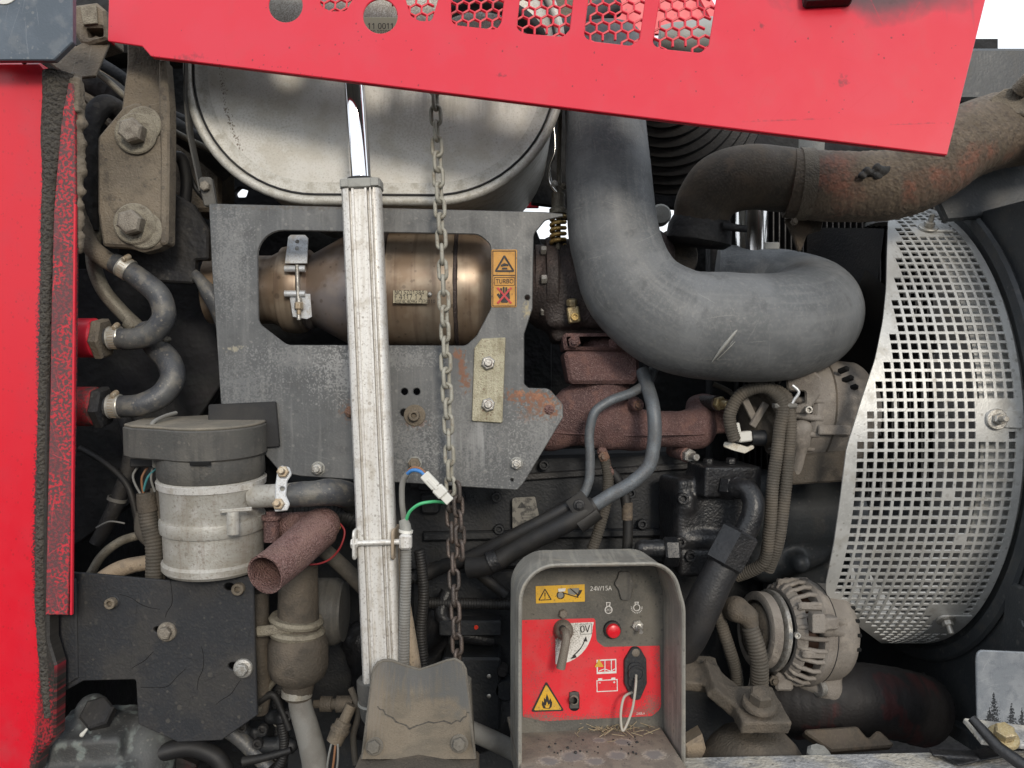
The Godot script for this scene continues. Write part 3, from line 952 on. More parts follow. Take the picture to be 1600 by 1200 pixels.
	coat("saddle_dust", Color(0.1371, 0.1227, 0.1013), [["cloud", 0.4, 0.7, Color(0.1028, 0.09381, 0.07793), 0.8], ["sand", 0.5, 1.0, Color(0.1988, 0.1804, 0.1558), 0.45], ["grain", 0.6, 0.85, Color(0.07541, 0.06855, 0.05845), 0.6]], 0.9, 0.0, "sand", 0.05, 0.16)
	coat("sticker_yellow", Color(0.7, 0.4, 0.025), [["patch", 0.5, 0.75, Color(0.5, 0.3, 0.05), 0.6], ["sand", 0.55, 0.9, Color(0.33, 0.25, 0.13), 0.55], ["speck", 0.2, 1.0, Color(0.1, 0.07, 0.03), 0.8]], 0.55, 0.0, "", 0.0, 0.1)
	coat("sticker_orange", Color(0.58, 0.28, 0.04), [["patch", 0.5, 0.75, Color(0.42, 0.2, 0.04), 0.6], ["sand", 0.55, 0.9, Color(0.36, 0.22, 0.1), 0.5], ["speck", 0.2, 1.0, Color(0.14, 0.07, 0.03), 0.8]], 0.55, 0.0, "", 0.0, 0.1)
	coat("red_print", Color(0.5, 0.03, 0.04), [["sand", 0.5, 0.9, Color(0.34, 0.12, 0.08), 0.6]], 0.55, 0.0, "", 0.0, 0.06)
	coat("white_print", Color(0.72, 0.71, 0.68), [["sand", 0.5, 0.9, Color(0.42, 0.36, 0.3), 0.6], ["patch", 0.5, 0.75, Color(0.52, 0.48, 0.42), 0.5]], 0.55, 0.0, "", 0.0, 0.06)
	coat("black_print", Color(0.014, 0.014, 0.015), [["sand", 0.5, 0.9, Color(0.09, 0.07, 0.05), 0.6]], 0.6, 0.0, "", 0.0, 0.06)
	# plain small things
	plain("chrome", Color(0.82, 0.83, 0.85), 0.06, 1.0)
	plain("shiny", Color(0.7, 0.7, 0.69), 0.16, 1.0)
	plain("black_hole", Color(0.004, 0.004, 0.004), 0.95)
	plain("sticker_grey", Color(0.22, 0.22, 0.2), 0.6)
	plain("red_button", Color(0.68, 0.014, 0.025), 0.3)
	plain("white_plastic", Color(0.66, 0.65, 0.6), 0.45)
	plain("wire_grey", Color(0.2, 0.2, 0.19), 0.55)
	plain("wire_blue", Color(0.05, 0.2, 0.5), 0.45)
	plain("wire_green", Color(0.07, 0.42, 0.18), 0.45)
	plain("wire_red", Color(0.3, 0.025, 0.03), 0.5)
	plain("wire_brown", Color(0.25, 0.12, 0.06), 0.5)
	plain("wire_teal", Color(0.06, 0.24, 0.26), 0.5)
	plain("cord", Color(0.4, 0.37, 0.32), 0.7)
	plain("straw", Color(0.34, 0.28, 0.18), 0.9)
	plain("plate_tag", Color(0.42, 0.38, 0.27), 0.5, 0.3)
	plain("lens_red", Color(0.6, 0.04, 0.02), 0.3)
	plain("copper", Color(0.05, 0.028, 0.02), 0.4, 0.7)


func _ready() -> void:
	rng.seed = 71
	wobble.seed = 9
	wobble.frequency = 55.0
	wobble.fractal_octaves = 3
	# camera
	var cam := Camera3D.new()
	cam.name = "camera"
	cam.position = Vector3(0, CY, D)
	cam.fov = rad_to_deg(2.0 * atan(600.0 / F))
	cam.near = 0.02
	cam.far = 200.0
	add_child(cam)
	cam.current = true
	# a bright white sky
	var world := WorldEnvironment.new()
	world.name = "daylight"
	var env := Environment.new()
	env.background_mode = Environment.BG_SKY
	var sky := ProceduralSkyMaterial.new()
	sky.sky_top_color = Color(0.9, 0.93, 0.97)
	sky.sky_horizon_color = Color(0.97, 0.98, 0.99)
	sky.sky_curve = 0.2
	sky.ground_bottom_color = Color(0.15, 0.142, 0.13)
	sky.ground_horizon_color = Color(0.24, 0.23, 0.215)
	sky.sun_angle_max = 1.0
	env.sky = Sky.new()
	env.sky.sky_material = sky
	env.tonemap_mode = Environment.TONE_MAPPER_LINEAR
	env.tonemap_exposure = 1.52
	env.sdfgi_enabled = true
	env.ssao_enabled = true
	env.ssil_enabled = true
	world.environment = env
	add_child(world)
	var sun := DirectionalLight3D.new()
	sun.name = "sun"
	sun.light_energy = 0.4
	sun.light_angular_distance = 13.0
	sun.light_color = Color(1.0, 0.96, 0.9)
	sun.shadow_enabled = true
	sun.rotation_degrees = Vector3(-20, 14, 0)
	add_child(sun)
	# surfaces, then the machine from the back to the front
	make_masks()
	make_materials()
	finish_coats()
	bay()
	engine_block()
	left_side()
	muffler()
	exhaust_can()
	turbo_and_manifold()
	duct_and_elbow()
	fan_side()
	alternators()
	pump()
	tubes()
	heat_shield()
	compressor_side()
	low_left()
	strut()
	chain()
	control_box()
	low_front()
	hood()
	clutter()


func bay() -> void:
	# what closes the engine bay: bulkheads, floor and far frame rails
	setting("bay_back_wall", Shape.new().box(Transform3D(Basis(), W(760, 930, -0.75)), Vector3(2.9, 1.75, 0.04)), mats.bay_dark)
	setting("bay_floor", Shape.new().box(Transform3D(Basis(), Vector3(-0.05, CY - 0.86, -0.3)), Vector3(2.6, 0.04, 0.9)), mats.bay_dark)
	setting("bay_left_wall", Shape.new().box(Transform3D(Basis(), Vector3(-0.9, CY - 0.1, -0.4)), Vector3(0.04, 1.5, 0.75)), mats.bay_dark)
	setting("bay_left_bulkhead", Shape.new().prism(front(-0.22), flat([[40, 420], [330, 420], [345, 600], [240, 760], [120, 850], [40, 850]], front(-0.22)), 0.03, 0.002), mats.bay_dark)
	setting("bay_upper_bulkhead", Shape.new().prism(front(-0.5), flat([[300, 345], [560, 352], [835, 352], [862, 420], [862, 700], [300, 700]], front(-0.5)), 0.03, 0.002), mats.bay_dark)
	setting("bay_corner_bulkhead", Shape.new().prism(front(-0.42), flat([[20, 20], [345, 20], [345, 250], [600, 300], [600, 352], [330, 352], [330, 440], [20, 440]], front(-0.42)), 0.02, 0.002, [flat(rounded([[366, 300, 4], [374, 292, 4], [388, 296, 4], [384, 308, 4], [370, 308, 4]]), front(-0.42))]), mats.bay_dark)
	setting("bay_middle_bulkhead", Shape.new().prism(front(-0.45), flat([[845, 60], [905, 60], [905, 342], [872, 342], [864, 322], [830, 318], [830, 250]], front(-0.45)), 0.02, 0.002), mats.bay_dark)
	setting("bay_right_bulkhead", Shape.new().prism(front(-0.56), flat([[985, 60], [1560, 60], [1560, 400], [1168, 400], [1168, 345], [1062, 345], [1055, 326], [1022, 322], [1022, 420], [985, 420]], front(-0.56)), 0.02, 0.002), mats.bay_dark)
	setting("bay_roof_rail", Shape.new().box(Transform3D(Basis(), W(120, 30, -0.3)), Vector3(0.5, 0.16, 0.1), 0.01), mats.bay_dark)
	# ribbed radiator core seen past the big hose
	var rad := thing("radiator_core", "dark finned radiator core behind the end of the big grey hose", "radiator", W(1300, 720, -0.5))
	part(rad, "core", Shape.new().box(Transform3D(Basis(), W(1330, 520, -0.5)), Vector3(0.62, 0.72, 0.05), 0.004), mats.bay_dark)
	for i in 34:
		part(rad, "fin", Shape.new().box(Transform3D(Basis(), W(1150 + i * 9.2, 520, -0.46)), Vector3(0.0035, 0.68, 0.03), 0.0008), mats.dark_duct)


func engine_block() -> void:
	var t := thing("engine_block", "black dirty engine block in the depth of the bay behind the tubes", "engine", W(830, 1180, -0.3))
	part(t, "block", Shape.new().box(Transform3D(Basis(), W(860, 985, -0.42)), Vector3(1.05, 0.66, 0.2), 0.01), mats.engine_black)
	part(t, "rocker_cover", Shape.new().prism(front(-0.19), flat(rounded([[560, 720, 14], [1090, 705, 14], [1105, 765, 8], [1100, 880, 20], [600, 895, 20]]), front(-0.19)), 0.14, 0.006), mats.engine_black)
	part(t, "cover_rail", Shape.new().prism(front(-0.18), flat([[640, 752], [1095, 722], [1097, 732], [640, 764]], front(-0.18)), 0.02, 0.002), mats.dark_duct)
	part(t, "head_rail", Shape.new().prism(front(-0.175), flat([[660, 832], [1070, 826], [1070, 838], [660, 846]], front(-0.175)), 0.02, 0.003), mats.engine_black)
	part(t, "side_cover", Shape.new().prism(front(-0.2), flat(rounded([[640, 890, 10], [1000, 882, 10], [1000, 1060, 10], [640, 1075, 10]]), front(-0.2)), 0.06, 0.008), mats.engine_black)
	for p in [[776, 776], [720, 776], [714, 828], [780, 826], [905, 812], [1003, 818], [850, 726], [985, 770], [1065, 760]]:
		bolt(t, p[0], p[1], -0.178, 8, "socket", mats.engine_black)
	for p in [[668, 752, 16], [672, 788, 15]]:
		part(t, "cover_lug", Shape.new().prism(front(-0.17), flat(rounded([[p[0] - p[2], p[1] - p[2], 6], [p[0] + p[2], p[1] - p[2], 6], [p[0] + p[2], p[1] + p[2], 6], [p[0] - p[2], p[1] + p[2], 6]]), front(-0.17)), 0.02, 0.003), mats.engine_black)
	var c := Canvas.new(tile("", Color(0.2, 0.19, 0.165), [["patch", 0.42, 0.65, Color(0.05, 0.048, 0.045), 0.9], ["sand", 0.5, 1.0, Color(0.3, 0.28, 0.24), 0.5]]), Rect2(800, 770, 56, 76), 200, 270)
	for i in 9:
		c.scratch(818 + (i % 2) * 3, 786 + i * 5, 836 - (i % 3) * 3, 786 + i * 5, 0.8, Color(0.03, 0.03, 0.03), 0.7, masks.grain)
	for i in 10:
		c.scratch(816 - i * 0.7, 780 + i, 818 + i * 0.7, 780 + i, 0.7, Color(0.02, 0.02, 0.02), 0.9, masks.sand)
	part(t, "data_label", Shape.new().prism(front(-0.172), flat(rounded([[800, 778, 5], [836, 776, 3], [850, 842, 3], [801, 846, 3]]), front(-0.172)), 0.003, 0.0005), painted("label", c, 0.6))
	# lower engine parts
	var s := thing("control_module", "black boxed module with two silver screws below the chain", "module", W(740, 1125, -0.12))
	part(s, "case", Shape.new().box(Transform3D(Basis(), W(738, 1072, -0.16)), Vector3(0.1, 0.125, 0.08), 0.004), mats.engine_black)
	for p in [[764, 1057], [764, 1088]]:
		bolt(s, p[0], p[1], -0.119, 3.5, "screw", mats.clean_bolt)
	var b := thing("bracket_bar", "black flat bar with a small red dot behind the chain", "bracket", W(740, 990, -0.12))
	part(b, "bar", Shape.new().box(Transform3D(Basis(), W(735, 978, -0.13)), Vector3(0.105, 0.026, 0.03), 0.002), mats.engine_black)
	part(b, "dot", Shape.new().lathe(frame(W(744, 980, -0.1155), Vector3.BACK), [[0.002, 0.0001], [0.002, 0.0035], [0, 0.004]], 14), mats.lens_red)
	solo("ribbed_conduit", "dark ribbed conduit running level behind the lower chain", "conduit", ridged(path([[670, 942, -0.13, 8], [740, 943, -0.13, 8], [830, 945, -0.13, 8]]), 0.0045, 0.16), mats.conduit_black)
	var g := thing("red_plug", "small dull red round plug beside the black module", "plug", W(785, 1046, -0.14))
	part(g, "body", Shape.new().lathe(frame(W(785, 1042, -0.14), Vector3.BACK), [[0.03, 0.0001], [0.03, 0.007], [0.027, 0.009], [0, 0.009]], 16), mats.dark_red)
	part(g, "collar", Shape.new().lathe(frame(W(790, 1070, -0.15), Vector3.BACK), [[0.03, 0.0001], [0.03, 0.016], [0.026, 0.019], [0, 0.019]], 16), mats.engine_black)
	var n := thing("lower_casting", "black lumpy engine casting left of the control module", "casting", W(640, 1150, -0.2))
	part(n, "body", cast([["b", W(630, 1060, -0.24), Vector3(0.09, 0.1, 0.05), Basis(), 0.02], ["c", W(690, 960, -0.17), W(660, 1000, -0.18), 0.03, 0.022], ["c", W(560, 1000, -0.22), W(690, 1130, -0.2), 0.03, 0.04], ["c", W(860, 1100, -0.26), W(640, 1150, -0.24), 0.05, 0.06]], 0.008, 0.03, 0.006), mats.oily_black)
	solo("grey_pipe", "grey pipe slanting down to the right behind the control box", "pipe", hose([[728, 1138, -0.06, 15], [770, 1157, -0.06, 15], [840, 1192, -0.07, 15], [880, 1215, -0.07, 15]]), mats.conduit_grey)
	# things far behind, seen through gaps
	solo("far_red_panel", "small red panel seen in the gap above the turbo bracket", "panel", Shape.new().box(Transform3D(Basis(), W(822, 318, -0.5)), Vector3(0.055, 0.02, 0.01), 0.001), mats.red_paint)
	solo("far_upper_red_panel", "red panel on the far side seen through the mesh windows", "panel", Shape.new().box(Transform3D(Basis(), W(1020, 10, -0.45)), Vector3(0.24, 0.12, 0.01), 0.001), mats.red_paint)


func left_side() -> void:
	# dark frame behind the link arm
	solo("frame_rail", "dark dusty frame rail slanting behind the link arm", "rail", Shape.new().prism(front(-0.2), flat([[60, 70], [130, 70], [345, 260], [345, 330], [300, 330], [120, 150], [60, 160]], front(-0.2)), 0.08, 0.006), mats.dusty_steel)
	solo("cross_tube", "dark dusty tube crossing behind the top of the link arm", "tube", hose([[70, 90, -0.1, 20], [150, 130, -0.11, 20], [200, 160, -0.12, 18], [300, 220, -0.16, 18], [360, 270, -0.2, 18]]), mats.black_grime)
	solo("thin_pipe", "thin dark pipe slanting behind the link arm towards the muffler", "pipe", hose([[120, 95, -0.06, 5], [160, 120, -0.07, 5], [200, 155, -0.08, 5], [262, 200, -0.1, 5], [330, 235, -0.12, 5]]), mats.old_pipe)
	var box := thing("latch_box", "dusty brown steel box beside the blue plate at the top", "bracket", W(140, 85, -0.02))
	part(box, "body", Shape.new().prism(front(-0.02), flat(rounded([[112, 8, 3], [150, 3, 5], [164, 15, 5], [168, 60, 4], [128, 72, 14], [115, 50, 6]]), front(-0.02)), 0.06, 0.004, [flat(rounded([[132, 42, 3], [160, 42, 3], [160, 56, 3], [136, 58, 3]]), front(-0.02))]), mats.dusty_steel)
	part(box, "cover", Shape.new().prism(front(-0.016), flat([[125, 10], [150, 8], [152, 36], [130, 38]], front(-0.016)), 0.003, 0.0008), mats.washer_dust)
	solo("dusty_gusset", "pale dusty gusset in the corner above the red door", "gusset", Shape.new().prism(turned(110, 95, 0.0, 20, -25), flat([[75, 95], [150, 55], [172, 66], [150, 118], [110, 122]], turned(110, 95, 0.0, 20, -25)), 0.006, 0.001), mats.dusty_steel)
	solo("curved_hose", "dark dusty hose arching down behind the grimy strip", "hose", hose([[138, 360, -0.03, 15], [138, 250, -0.03, 16], [142, 190, -0.035, 17], [165, 165, -0.05, 17], [190, 180, -0.08, 17], [200, 230, -0.1, 16]]), mats.black_grime)
	solo("loop_hose", "black hose looping behind the right edge of the link arm", "hose", hose([[255, 300, -0.05, 9], [262, 250, -0.05, 9], [280, 245, -0.06, 9], [290, 270, -0.07, 9], [288, 320, -0.08, 9]]), mats.conduit_black)
	# link arm with two big bolts
	var a := thing("link_arm", "dusty brown steel link arm with two big washered bolts", "arm", W(210, 395, 0.0))
	var z := 0.02
	part(a, "upper_bar", Shape.new().prism(front(z - 0.012), flat(rounded([[198, 40, 0], [259, 40, 0], [258, 120, 40], [263, 160, 30], [264, 250, 10], [180, 250, 20], [190, 165, 60], [198, 100, 60]]), front(z - 0.012)), 0.02, 0.003), mats.dusty_steel)
	part(a, "lower_plate", Shape.new().prism(front(z + 0.008), flat(rounded([[192, 166, 20], [215, 158, 14], [246, 190, 12], [248, 210, 10], [262, 215, 6], [263, 378, 14], [246, 388, 10], [222, 394, 14], [200, 386, 6], [160, 384, 6], [152, 330, 8], [152, 214, 10]]), front(z + 0.008)), 0.03, 0.004), mats.dusty_steel)
	part(a, "side_flange", Shape.new().prism(front(z + 0.011), flat(rounded([[247, 92, 4], [258, 92, 4], [264, 165, 20], [264, 260, 6], [262, 382, 8], [249, 382, 4], [250, 250, 6], [248, 170, 20]]), front(z + 0.011)), 0.03, 0.003), mats.dusty_steel)
	for q in [[213, 209, 224, 196], [211, 350, 226, 360]]:
		put(a, "washer", hardware_mesh("washer"), mats.washer_dust, Transform3D(frame(W(q[2], q[3], z + 0.0075), Vector3.BACK).basis.scaled(Vector3.ONE * 29 * k(z)), W(q[2], q[3], z + 0.0075)))
		bolt(a, q[0], q[1], z + 0.0125, 19.5, "hex", mats.bolt_steel, 32, mats.washer_dust, Vector3(0.07, -0.06, 1), 0.3)
	solo("dark_bracket", "black grimy bracket plate between the link arm and the shield", "bracket", Shape.new().prism(front(-0.05), flat(rounded([[245, 285, 6], [300, 318, 10], [325, 360, 8], [325, 405, 4], [304, 406, 3], [303, 443, 5], [185, 436, 10], [180, 395, 10]]), front(-0.05)), 0.02, 0.003), mats.black_grime)
	solo("gas_hose_end", "black hose end peeping out beside the shield's left edge", "hose", hose([[302, 425, -0.06, 6], [312, 437, -0.05, 9], [330, 462, -0.05, 14], [350, 500, -0.06, 15], [360, 560, -0.08, 15]]), mats.rubber)
	# pipes and hoses
	var p1 := thing("steel_coolant_pipe", "old bare metal pipe running down behind the two bent hoses", "pipe", W(190, 540, -0.06))
	part(p1, "tube", hose([[147, 300, -0.045, 11], [147, 370, -0.045, 11], [146, 410, -0.045, 11], [160, 450, -0.05, 11], [190, 487, -0.055, 11], [222, 518, -0.055, 11], [240, 540, -0.055, 11]]), mats.old_pipe)
	part(p1, "collar", Shape.new().lathe(frame(W(206, 507, -0.055), W(222, 518, -0.055) - W(190, 487, -0.055)), [[0.008, 0.0], [0.008, 0.0125], [-0.008, 0.0125], [-0.008, 0.0]], 20), mats.old_pipe)
	var p2 := thing("grimy_feed_hose", "grimy dark hose coming down to the upper hose clamp", "hose", W(140, 410, -0.02))
	part(p2, "hose", hose([[127, 240, -0.03, 12], [128, 310, -0.025, 12], [130, 350, -0.02, 13], [142, 385, -0.015, 14], [165, 405, -0.01, 14], [190, 420, -0.005, 13]]), mats.dusty_steel)
	var ax := W(215, 432, 0.0) - W(180, 410, 0.0)
	var h1 := thing("upper_bent_hose", "blue grey rubber hose bent like a U with two clamps", "hose", W(220, 540, 0.0))
	part(h1, "hose", hose([[178, 410, -0.004, 15], [200, 422, 0.0, 16], [222, 438, 0.002, 17], [250, 465, 0.004, 18], [256, 495, 0.004, 18], [238, 520, 0.002, 18], [205, 530, 0.0, 17], [180, 528, -0.006, 16], [162, 527, -0.01, 15]]), mats.rubber)
	hose_clamp(h1, 196, 419, 0.0, 16, ax, 17, Vector3(0.35, 0.75, 0.55), mats.clamp_steel, mats.clamp_screw)
	hose_clamp(h1, 180, 528, -0.006, 16.5, Vector3(1, 0.05, 0), 18, Vector3(0.25, 0.9, 0.4), mats.clamp_steel, mats.clamp_screw)
	var h2 := thing("lower_bent_hose", "blue grey rubber hose curving to the lower red port", "hose", W(220, 650, 0.0))
	part(h2, "hose", hose([[226, 510, -0.05, 16], [242, 540, -0.04, 18], [264, 565, -0.03, 19], [270, 590, -0.02, 19], [255, 615, -0.01, 18.5], [222, 632, 0.0, 18], [185, 635, -0.006, 17], [160, 636, -0.01, 15]]), mats.rubber)
	hose_clamp(h2, 180, 635, -0.006, 17, Vector3(1, 0.02, 0), 18, Vector3(0.1, 0.95, 0.3), mats.clamp_steel, mats.clamp_screw)
	hose_clamp(h2, 247, 535, -0.045, 15, W(254, 552, -0.045) - W(240, 528, -0.045), 14, Vector3(0.9, 0.2, 0.4), mats.old_pipe, mats.old_pipe)
	for q in [[528, "upper", "bright red round hose port with a dark hex collar", mats.red_paint], [635, "lower", "dirty dark red hose port below the bright one", mats.red_dirty]]:
		var pt := thing("hose_port", q[2], "port", W(130, q[0] + 33, -0.01), "red hose ports on the door frame")
		var xf := frame(W(112, q[0], -0.01), Vector3.RIGHT)
		part(pt, "body", Shape.new().lathe(xf, [[0.0, 0.0], [0.0, 0.031], [0.038, 0.031], [0.041, 0.028], [0.041, 0.0001]], 32), q[3])
		var xh := frame(W(167, q[0] + 1, -0.01), Vector3.RIGHT)
		part(pt, "hex_collar", Shape.new().prism(xh, hexagon(0.034, 0.2), 0.016, 0.003), mats.dusty_steel if q[0] < 600 else mats.black_grime)
	# big red door standing open, seen along its edge
	door()


func door() -> void:
	var z := 0.08
	var d := thing("red_door", "red painted door at the left with a grimy worn edge", "door", W(60, 1200, z))
	var b := Rect2(-60, 97, 148, 1113)
	var c := Canvas.new(tile("", Color(0.64, 0.01, 0.026), [["cloud", 0.45, 0.75, Color(0.58, 0.018, 0.034), 0.5], ["speck", 0.3, 1.0, Color(0.3, 0.02, 0.02), 0.5], ["scratch", 0.4, 1.0, Color(0.5, 0.02, 0.02), 0.4]]), b, 256, 1536)
	var grime := Color(0.042, 0.038, 0.034)
	# the grime that creeps in from the seal
	var edge := [[95, 76], [200, 70], [300, 64], [420, 60], [540, 56], [640, 58], [720, 54], [860, 50], [960, 54], [1010, 60], [1100, 58], [1160, 52], [1215, 40]]
	for y in 1536:
		var py := b.position.y + y / c.sy
		var i := 0
		while i < edge.size() - 2 and edge[i + 1][0] < py:
			i += 1
		var x0: float = lerpf(edge[i][1], edge[i + 1][1], clampf((py - edge[i][0]) / (edge[i + 1][0] - edge[i][0]), 0, 1))
		for x in range(120, 256):
			var px := b.position.x + x / c.sx
			var m: float = (masks.grain[(y % N) * N + x] + masks.sand[(y * 3 % N) * N + x]) / 255.0 - 1.0
			var a := clampf((px - x0 + m * 9.0) / 4.0, 0, 1)
			if a > 0.0:
				c.im.set_pixel(x, y, c.im.get_pixel(x, y).lerp((grime * (0.8 + m * 0.5)).linear_to_srgb(), a))
	c.stain(38, 170, 26, 50, Color(0.5, 0.1, 0.1), 0.3, masks.cloud, 1.5)
	c.stain(10, 1170, 50, 50, Color(0.4, 0.08, 0.08), 0.45, masks.patch, 1.4)
	c.stain(70, 1130, 24, 70, Color(0.45, 0.02, 0.03), 0.8, masks.grain, 1.0, 2.0)
	part(d, "face", Shape.new().prism(front(z), flat(rounded([[-60, 98, 0], [62, 97, 8], [76, 112, 10], [76, 1000, 0], [88, 1040, 10], [86, 1152, 10], [62, 1180, 8], [55, 1210, 0], [-60, 1210, 0]]), front(z)), 0.03, 0.003), painted("door", c, 0.42, 0.0, "sand", 0.004))
	var s := hose([[93, 116, z - 0.006, 24], [87, 200, z - 0.007, 20], [80, 300, z - 0.007, 13], [74, 450, z - 0.006, 10], [70, 600, z - 0.006, 9], [66, 800, z - 0.006, 9], [65, 950, z - 0.005, 9], [70, 1040, z - 0.004, 8], [76, 1120, z - 0.003, 6]], 24, 18)
	part(d, "seal_strip", s.shake(wobble, 0.0014), mats.grime_strip)
	part(d, "worn_edge", Shape.new().prism(turned(100, 500, z + 0.004, 6, 0), flat([[106, 130], [116, 130], [118, 320], [117, 500], [114, 700], [110, 850], [106, 961], [71, 961], [74, 800], [78, 640], [80, 500], [84, 330], [96, 180]], turned(100, 500, z + 0.004, 6, 0)), 0.012, 0.0012), mats.red_worn)
	part(d, "worn_lip", Shape.new().box(Transform3D(Basis.from_euler(Vector3(0, 0, -0.009)), W(115, 640, z + 0.003)), Vector3(0.003, 0.6, 0.006), 0.0008), mats.red_paint)
	# ragged dried mud along the top of the edge
	var mud := thing("mud_crust", "ragged crust of dried mud on the upper door edge", "mud", W(125, 390, z - 0.01))
	var lumps := []
	for i in 26:
		lumps.append(["c", W(116 + rng.randf() * 10, 122 + i * 10.5, z - 0.012), W(119 + rng.randf() * 9, 128 + i * 10.5, z - 0.014), 0.006 + rng.randf() * 0.003, 0.006])
	lumps.append(["b", W(104, 150, z - 0.006), Vector3(0.022, 0.026, 0.008), Basis(), 0.004])
	part(mud, "crust", cast(lumps, 0.0025, 0.006, 0.0035), mats.dusty_steel)
	var roll := thing("red_roll", "short red rolled edge with a black end above the door", "roll", W(15, 102, z + 0.02))
	part(roll, "roll", Shape.new().tube(PackedVector3Array([W(-40, 86, z + 0.02), W(28, 86, z + 0.02)]), PackedFloat32Array([0.0105, 0.0105]), 20), mats.red_paint)
	part(roll, "end_plug", cast([["c", W(28, 86, z + 0.02), W(38, 96, z + 0.02), 0.006, 0.004]], 0.0015, 0.002, 0.001), mats.black_grime)
	var pl := thing("blue_plate", "blue grey plastic plate in the top left corner", "plate", W(50, 95, 0.13))
	part(pl, "plate", Shape.new().prism(front(0.13), flat(rounded([[-40, -40, 0], [113, -40, 0], [113, 66, 4], [84, 94, 4], [-40, 94, 0]]), front(0.13)), 0.012, 0.0015), mats.blue_plastic)
	part(pl, "badge", Shape.new().lathe(frame(W(6, -16, 0.1305), Vector3.BACK), [[0.001, 0.0001], [0.001, 0.0205], [0, 0.021]], 32), mats.white_plastic)


func muffler() -> void:
	# oval end of the silencer box
	var z := -0.03
	var m := thing("muffler", "large oval steel muffler with a rolled rim behind the chain", "muffler", W(585, 320, z))
	var o := rounded([[294, -110, 190], [877, -110, 190], [877, 316, 200], [294, 312, 200]], 16)
	var o2 := flat(o, front(z))
	part(m, "barrel", Shape.new().prism(front(z - 0.004), Shape.mitre(o2 if not Geometry2D.is_polygon_clockwise(o2) else reversed(o2), 0.004), 0.42, 0.004), mats.rim_steel)
	var pts := PackedVector3Array()
	var rr := PackedFloat32Array()
	for q in o2 + o2.slice(0, 2):
		pts.append(Vector3(q.x, q.y + CY, z))
		rr.append(0.0075)
	part(m, "rolled_rim", Shape.new().tube(pts, rr, 10, false), mats.rim_steel)
	var inner := Shape.mitre(reversed(o2) if Geometry2D.is_polygon_clockwise(o2) else o2, 0.006)
	var c := Canvas.new(tile("", Color(0.62, 0.6, 0.55), [["cloud", 0.38, 0.68, Color(0.52, 0.49, 0.42), 0.8], ["patch", 0.55, 0.8, Color(0.62, 0.61, 0.57), 0.6], ["grain", 0.62, 0.85, Color(0.42, 0.39, 0.33), 0.5], ["speck", 0.4, 1.0, Color(0.34, 0.31, 0.26), 0.5], ["sand", 0.6, 1.0, Color(0.7, 0.69, 0.65), 0.3]]), Rect2(294, -110, 583, 426), 1024, 768)
	c.stain(700, 170, 150, 26, Color(0.36, 0.34, 0.3), 0.45, masks.streak, 1.2, 2.0)
	c.stain(650, 215, 60, 50, Color(0.42, 0.39, 0.33), 0.4, masks.grain, 1.2, 2.0)
	c.stain(400, 215, 60, 60, Color(0.42, 0.39, 0.32), 0.35, masks.grain, 1.2, 2.0)
	for i in 150:
		var f := rng.randf()
		c.stain(316 + rng.randf_range(-4, 9) * rng.randf() + f * f * 34, 96 + f * 160, rng.randf_range(0.6, 1.6), rng.randf_range(0.7, 2.0), Color(0.14, 0.11, 0.08), 0.8, masks.grain, 0.6, 0.8)
	for q in [[560, 0, 300, 62, 0.75], [440, 30, 90, 40, 0.6], [700, 20, 130, 50, 0.7]]:
		c.stain(q[0], q[1], q[2], q[3], Color(0.17, 0.145, 0.115), q[4], masks.sand, 1.2, 1.6)
	for i in 40:
		var x := 320 + rng.randf() * 530
		var y := 110 + rng.randf() * 190
		c.scratch(x, y, x + rng.randf_range(-50, 50), y + rng.randf_range(-16, 16), 0.5, Color(0.66, 0.65, 0.6), 0.45, masks.grain)
	var face := Shape.new()
	# the pressed end: a flat pan with a soft step down from the rim
	var rings := []
	for q in 5:
		var row := []
		var l := Shape.mitre(inner, [0.0, 0.004, 0.009, 0.016, 0.024][q])
		for p in l:
			row.append(Vector3(p.x, p.y + CY, z + [0.003, 0.0, -0.0022, -0.0028, -0.003][q]))
		rings.append(row)
	face.prism(front(z - 0.003), Shape.mitre(inner, 0.024), 0.003, 0.0, [], false)
	part(m, "end_plate", face, painted("muffler", c, 0.5, 0.12, "sand", 0.006))
	part(m, "pressed_step", Shape.new().grid(rings, true), mats.rim_steel)
	var lb := part(m, "number_plate", Shape.new().box(Transform3D(Basis(), W(600, 44, z - 0.001)), Vector3(0.075, 0.034, 0.004), 0.001), mats.plate_tag)
	words_on(lb, "11 0011", 574, 41, z + 0.0012, 8.5, mats.black_print, 0.0004)
	words_on(lb, "060 1020077", 574, 50, z + 0.0012, 5.5, mats.black_print, 0.0004)
	var gp := PackedVector3Array()
	var g2 := Shape.mitre(inner, 0.0035)
	for q in g2 + g2.slice(0, 2):
		gp.append(Vector3(q.x, q.y + CY, z + 0.0022))
	part(m, "rim_groove", Shape.new().tube(gp, fill(gp.size(), 0.0019), 6, false), mats.black_grime)
	var strap := thing("muffler_strap", "dark grey strap hooked round the left end of the muffler", "strap", W(310, 320, z + 0.012))
	var sp := []
	var s := [[293, 96], [292, 150], [297, 210], [308, 262], [316, 300]]
	var band := Shape.new()
	for i in s.size() - 1:
		var a := W(s[i][0], s[i][1], z + 0.006)
		var b := W(s[i + 1][0], s[i + 1][1], z + 0.006)
		sp.append(a)
		band.box(Transform3D(Basis(Vector3(0, 0, -1).cross((b - a).normalized()), (b - a).normalized(), Vector3(0, 0, -1)).orthonormalized(), (a + b) / 2), Vector3(0.003, a.distance_to(b) + 0.002, 0.025), 0.0006)
	part(strap, "band", band, mats.grey_plastic)
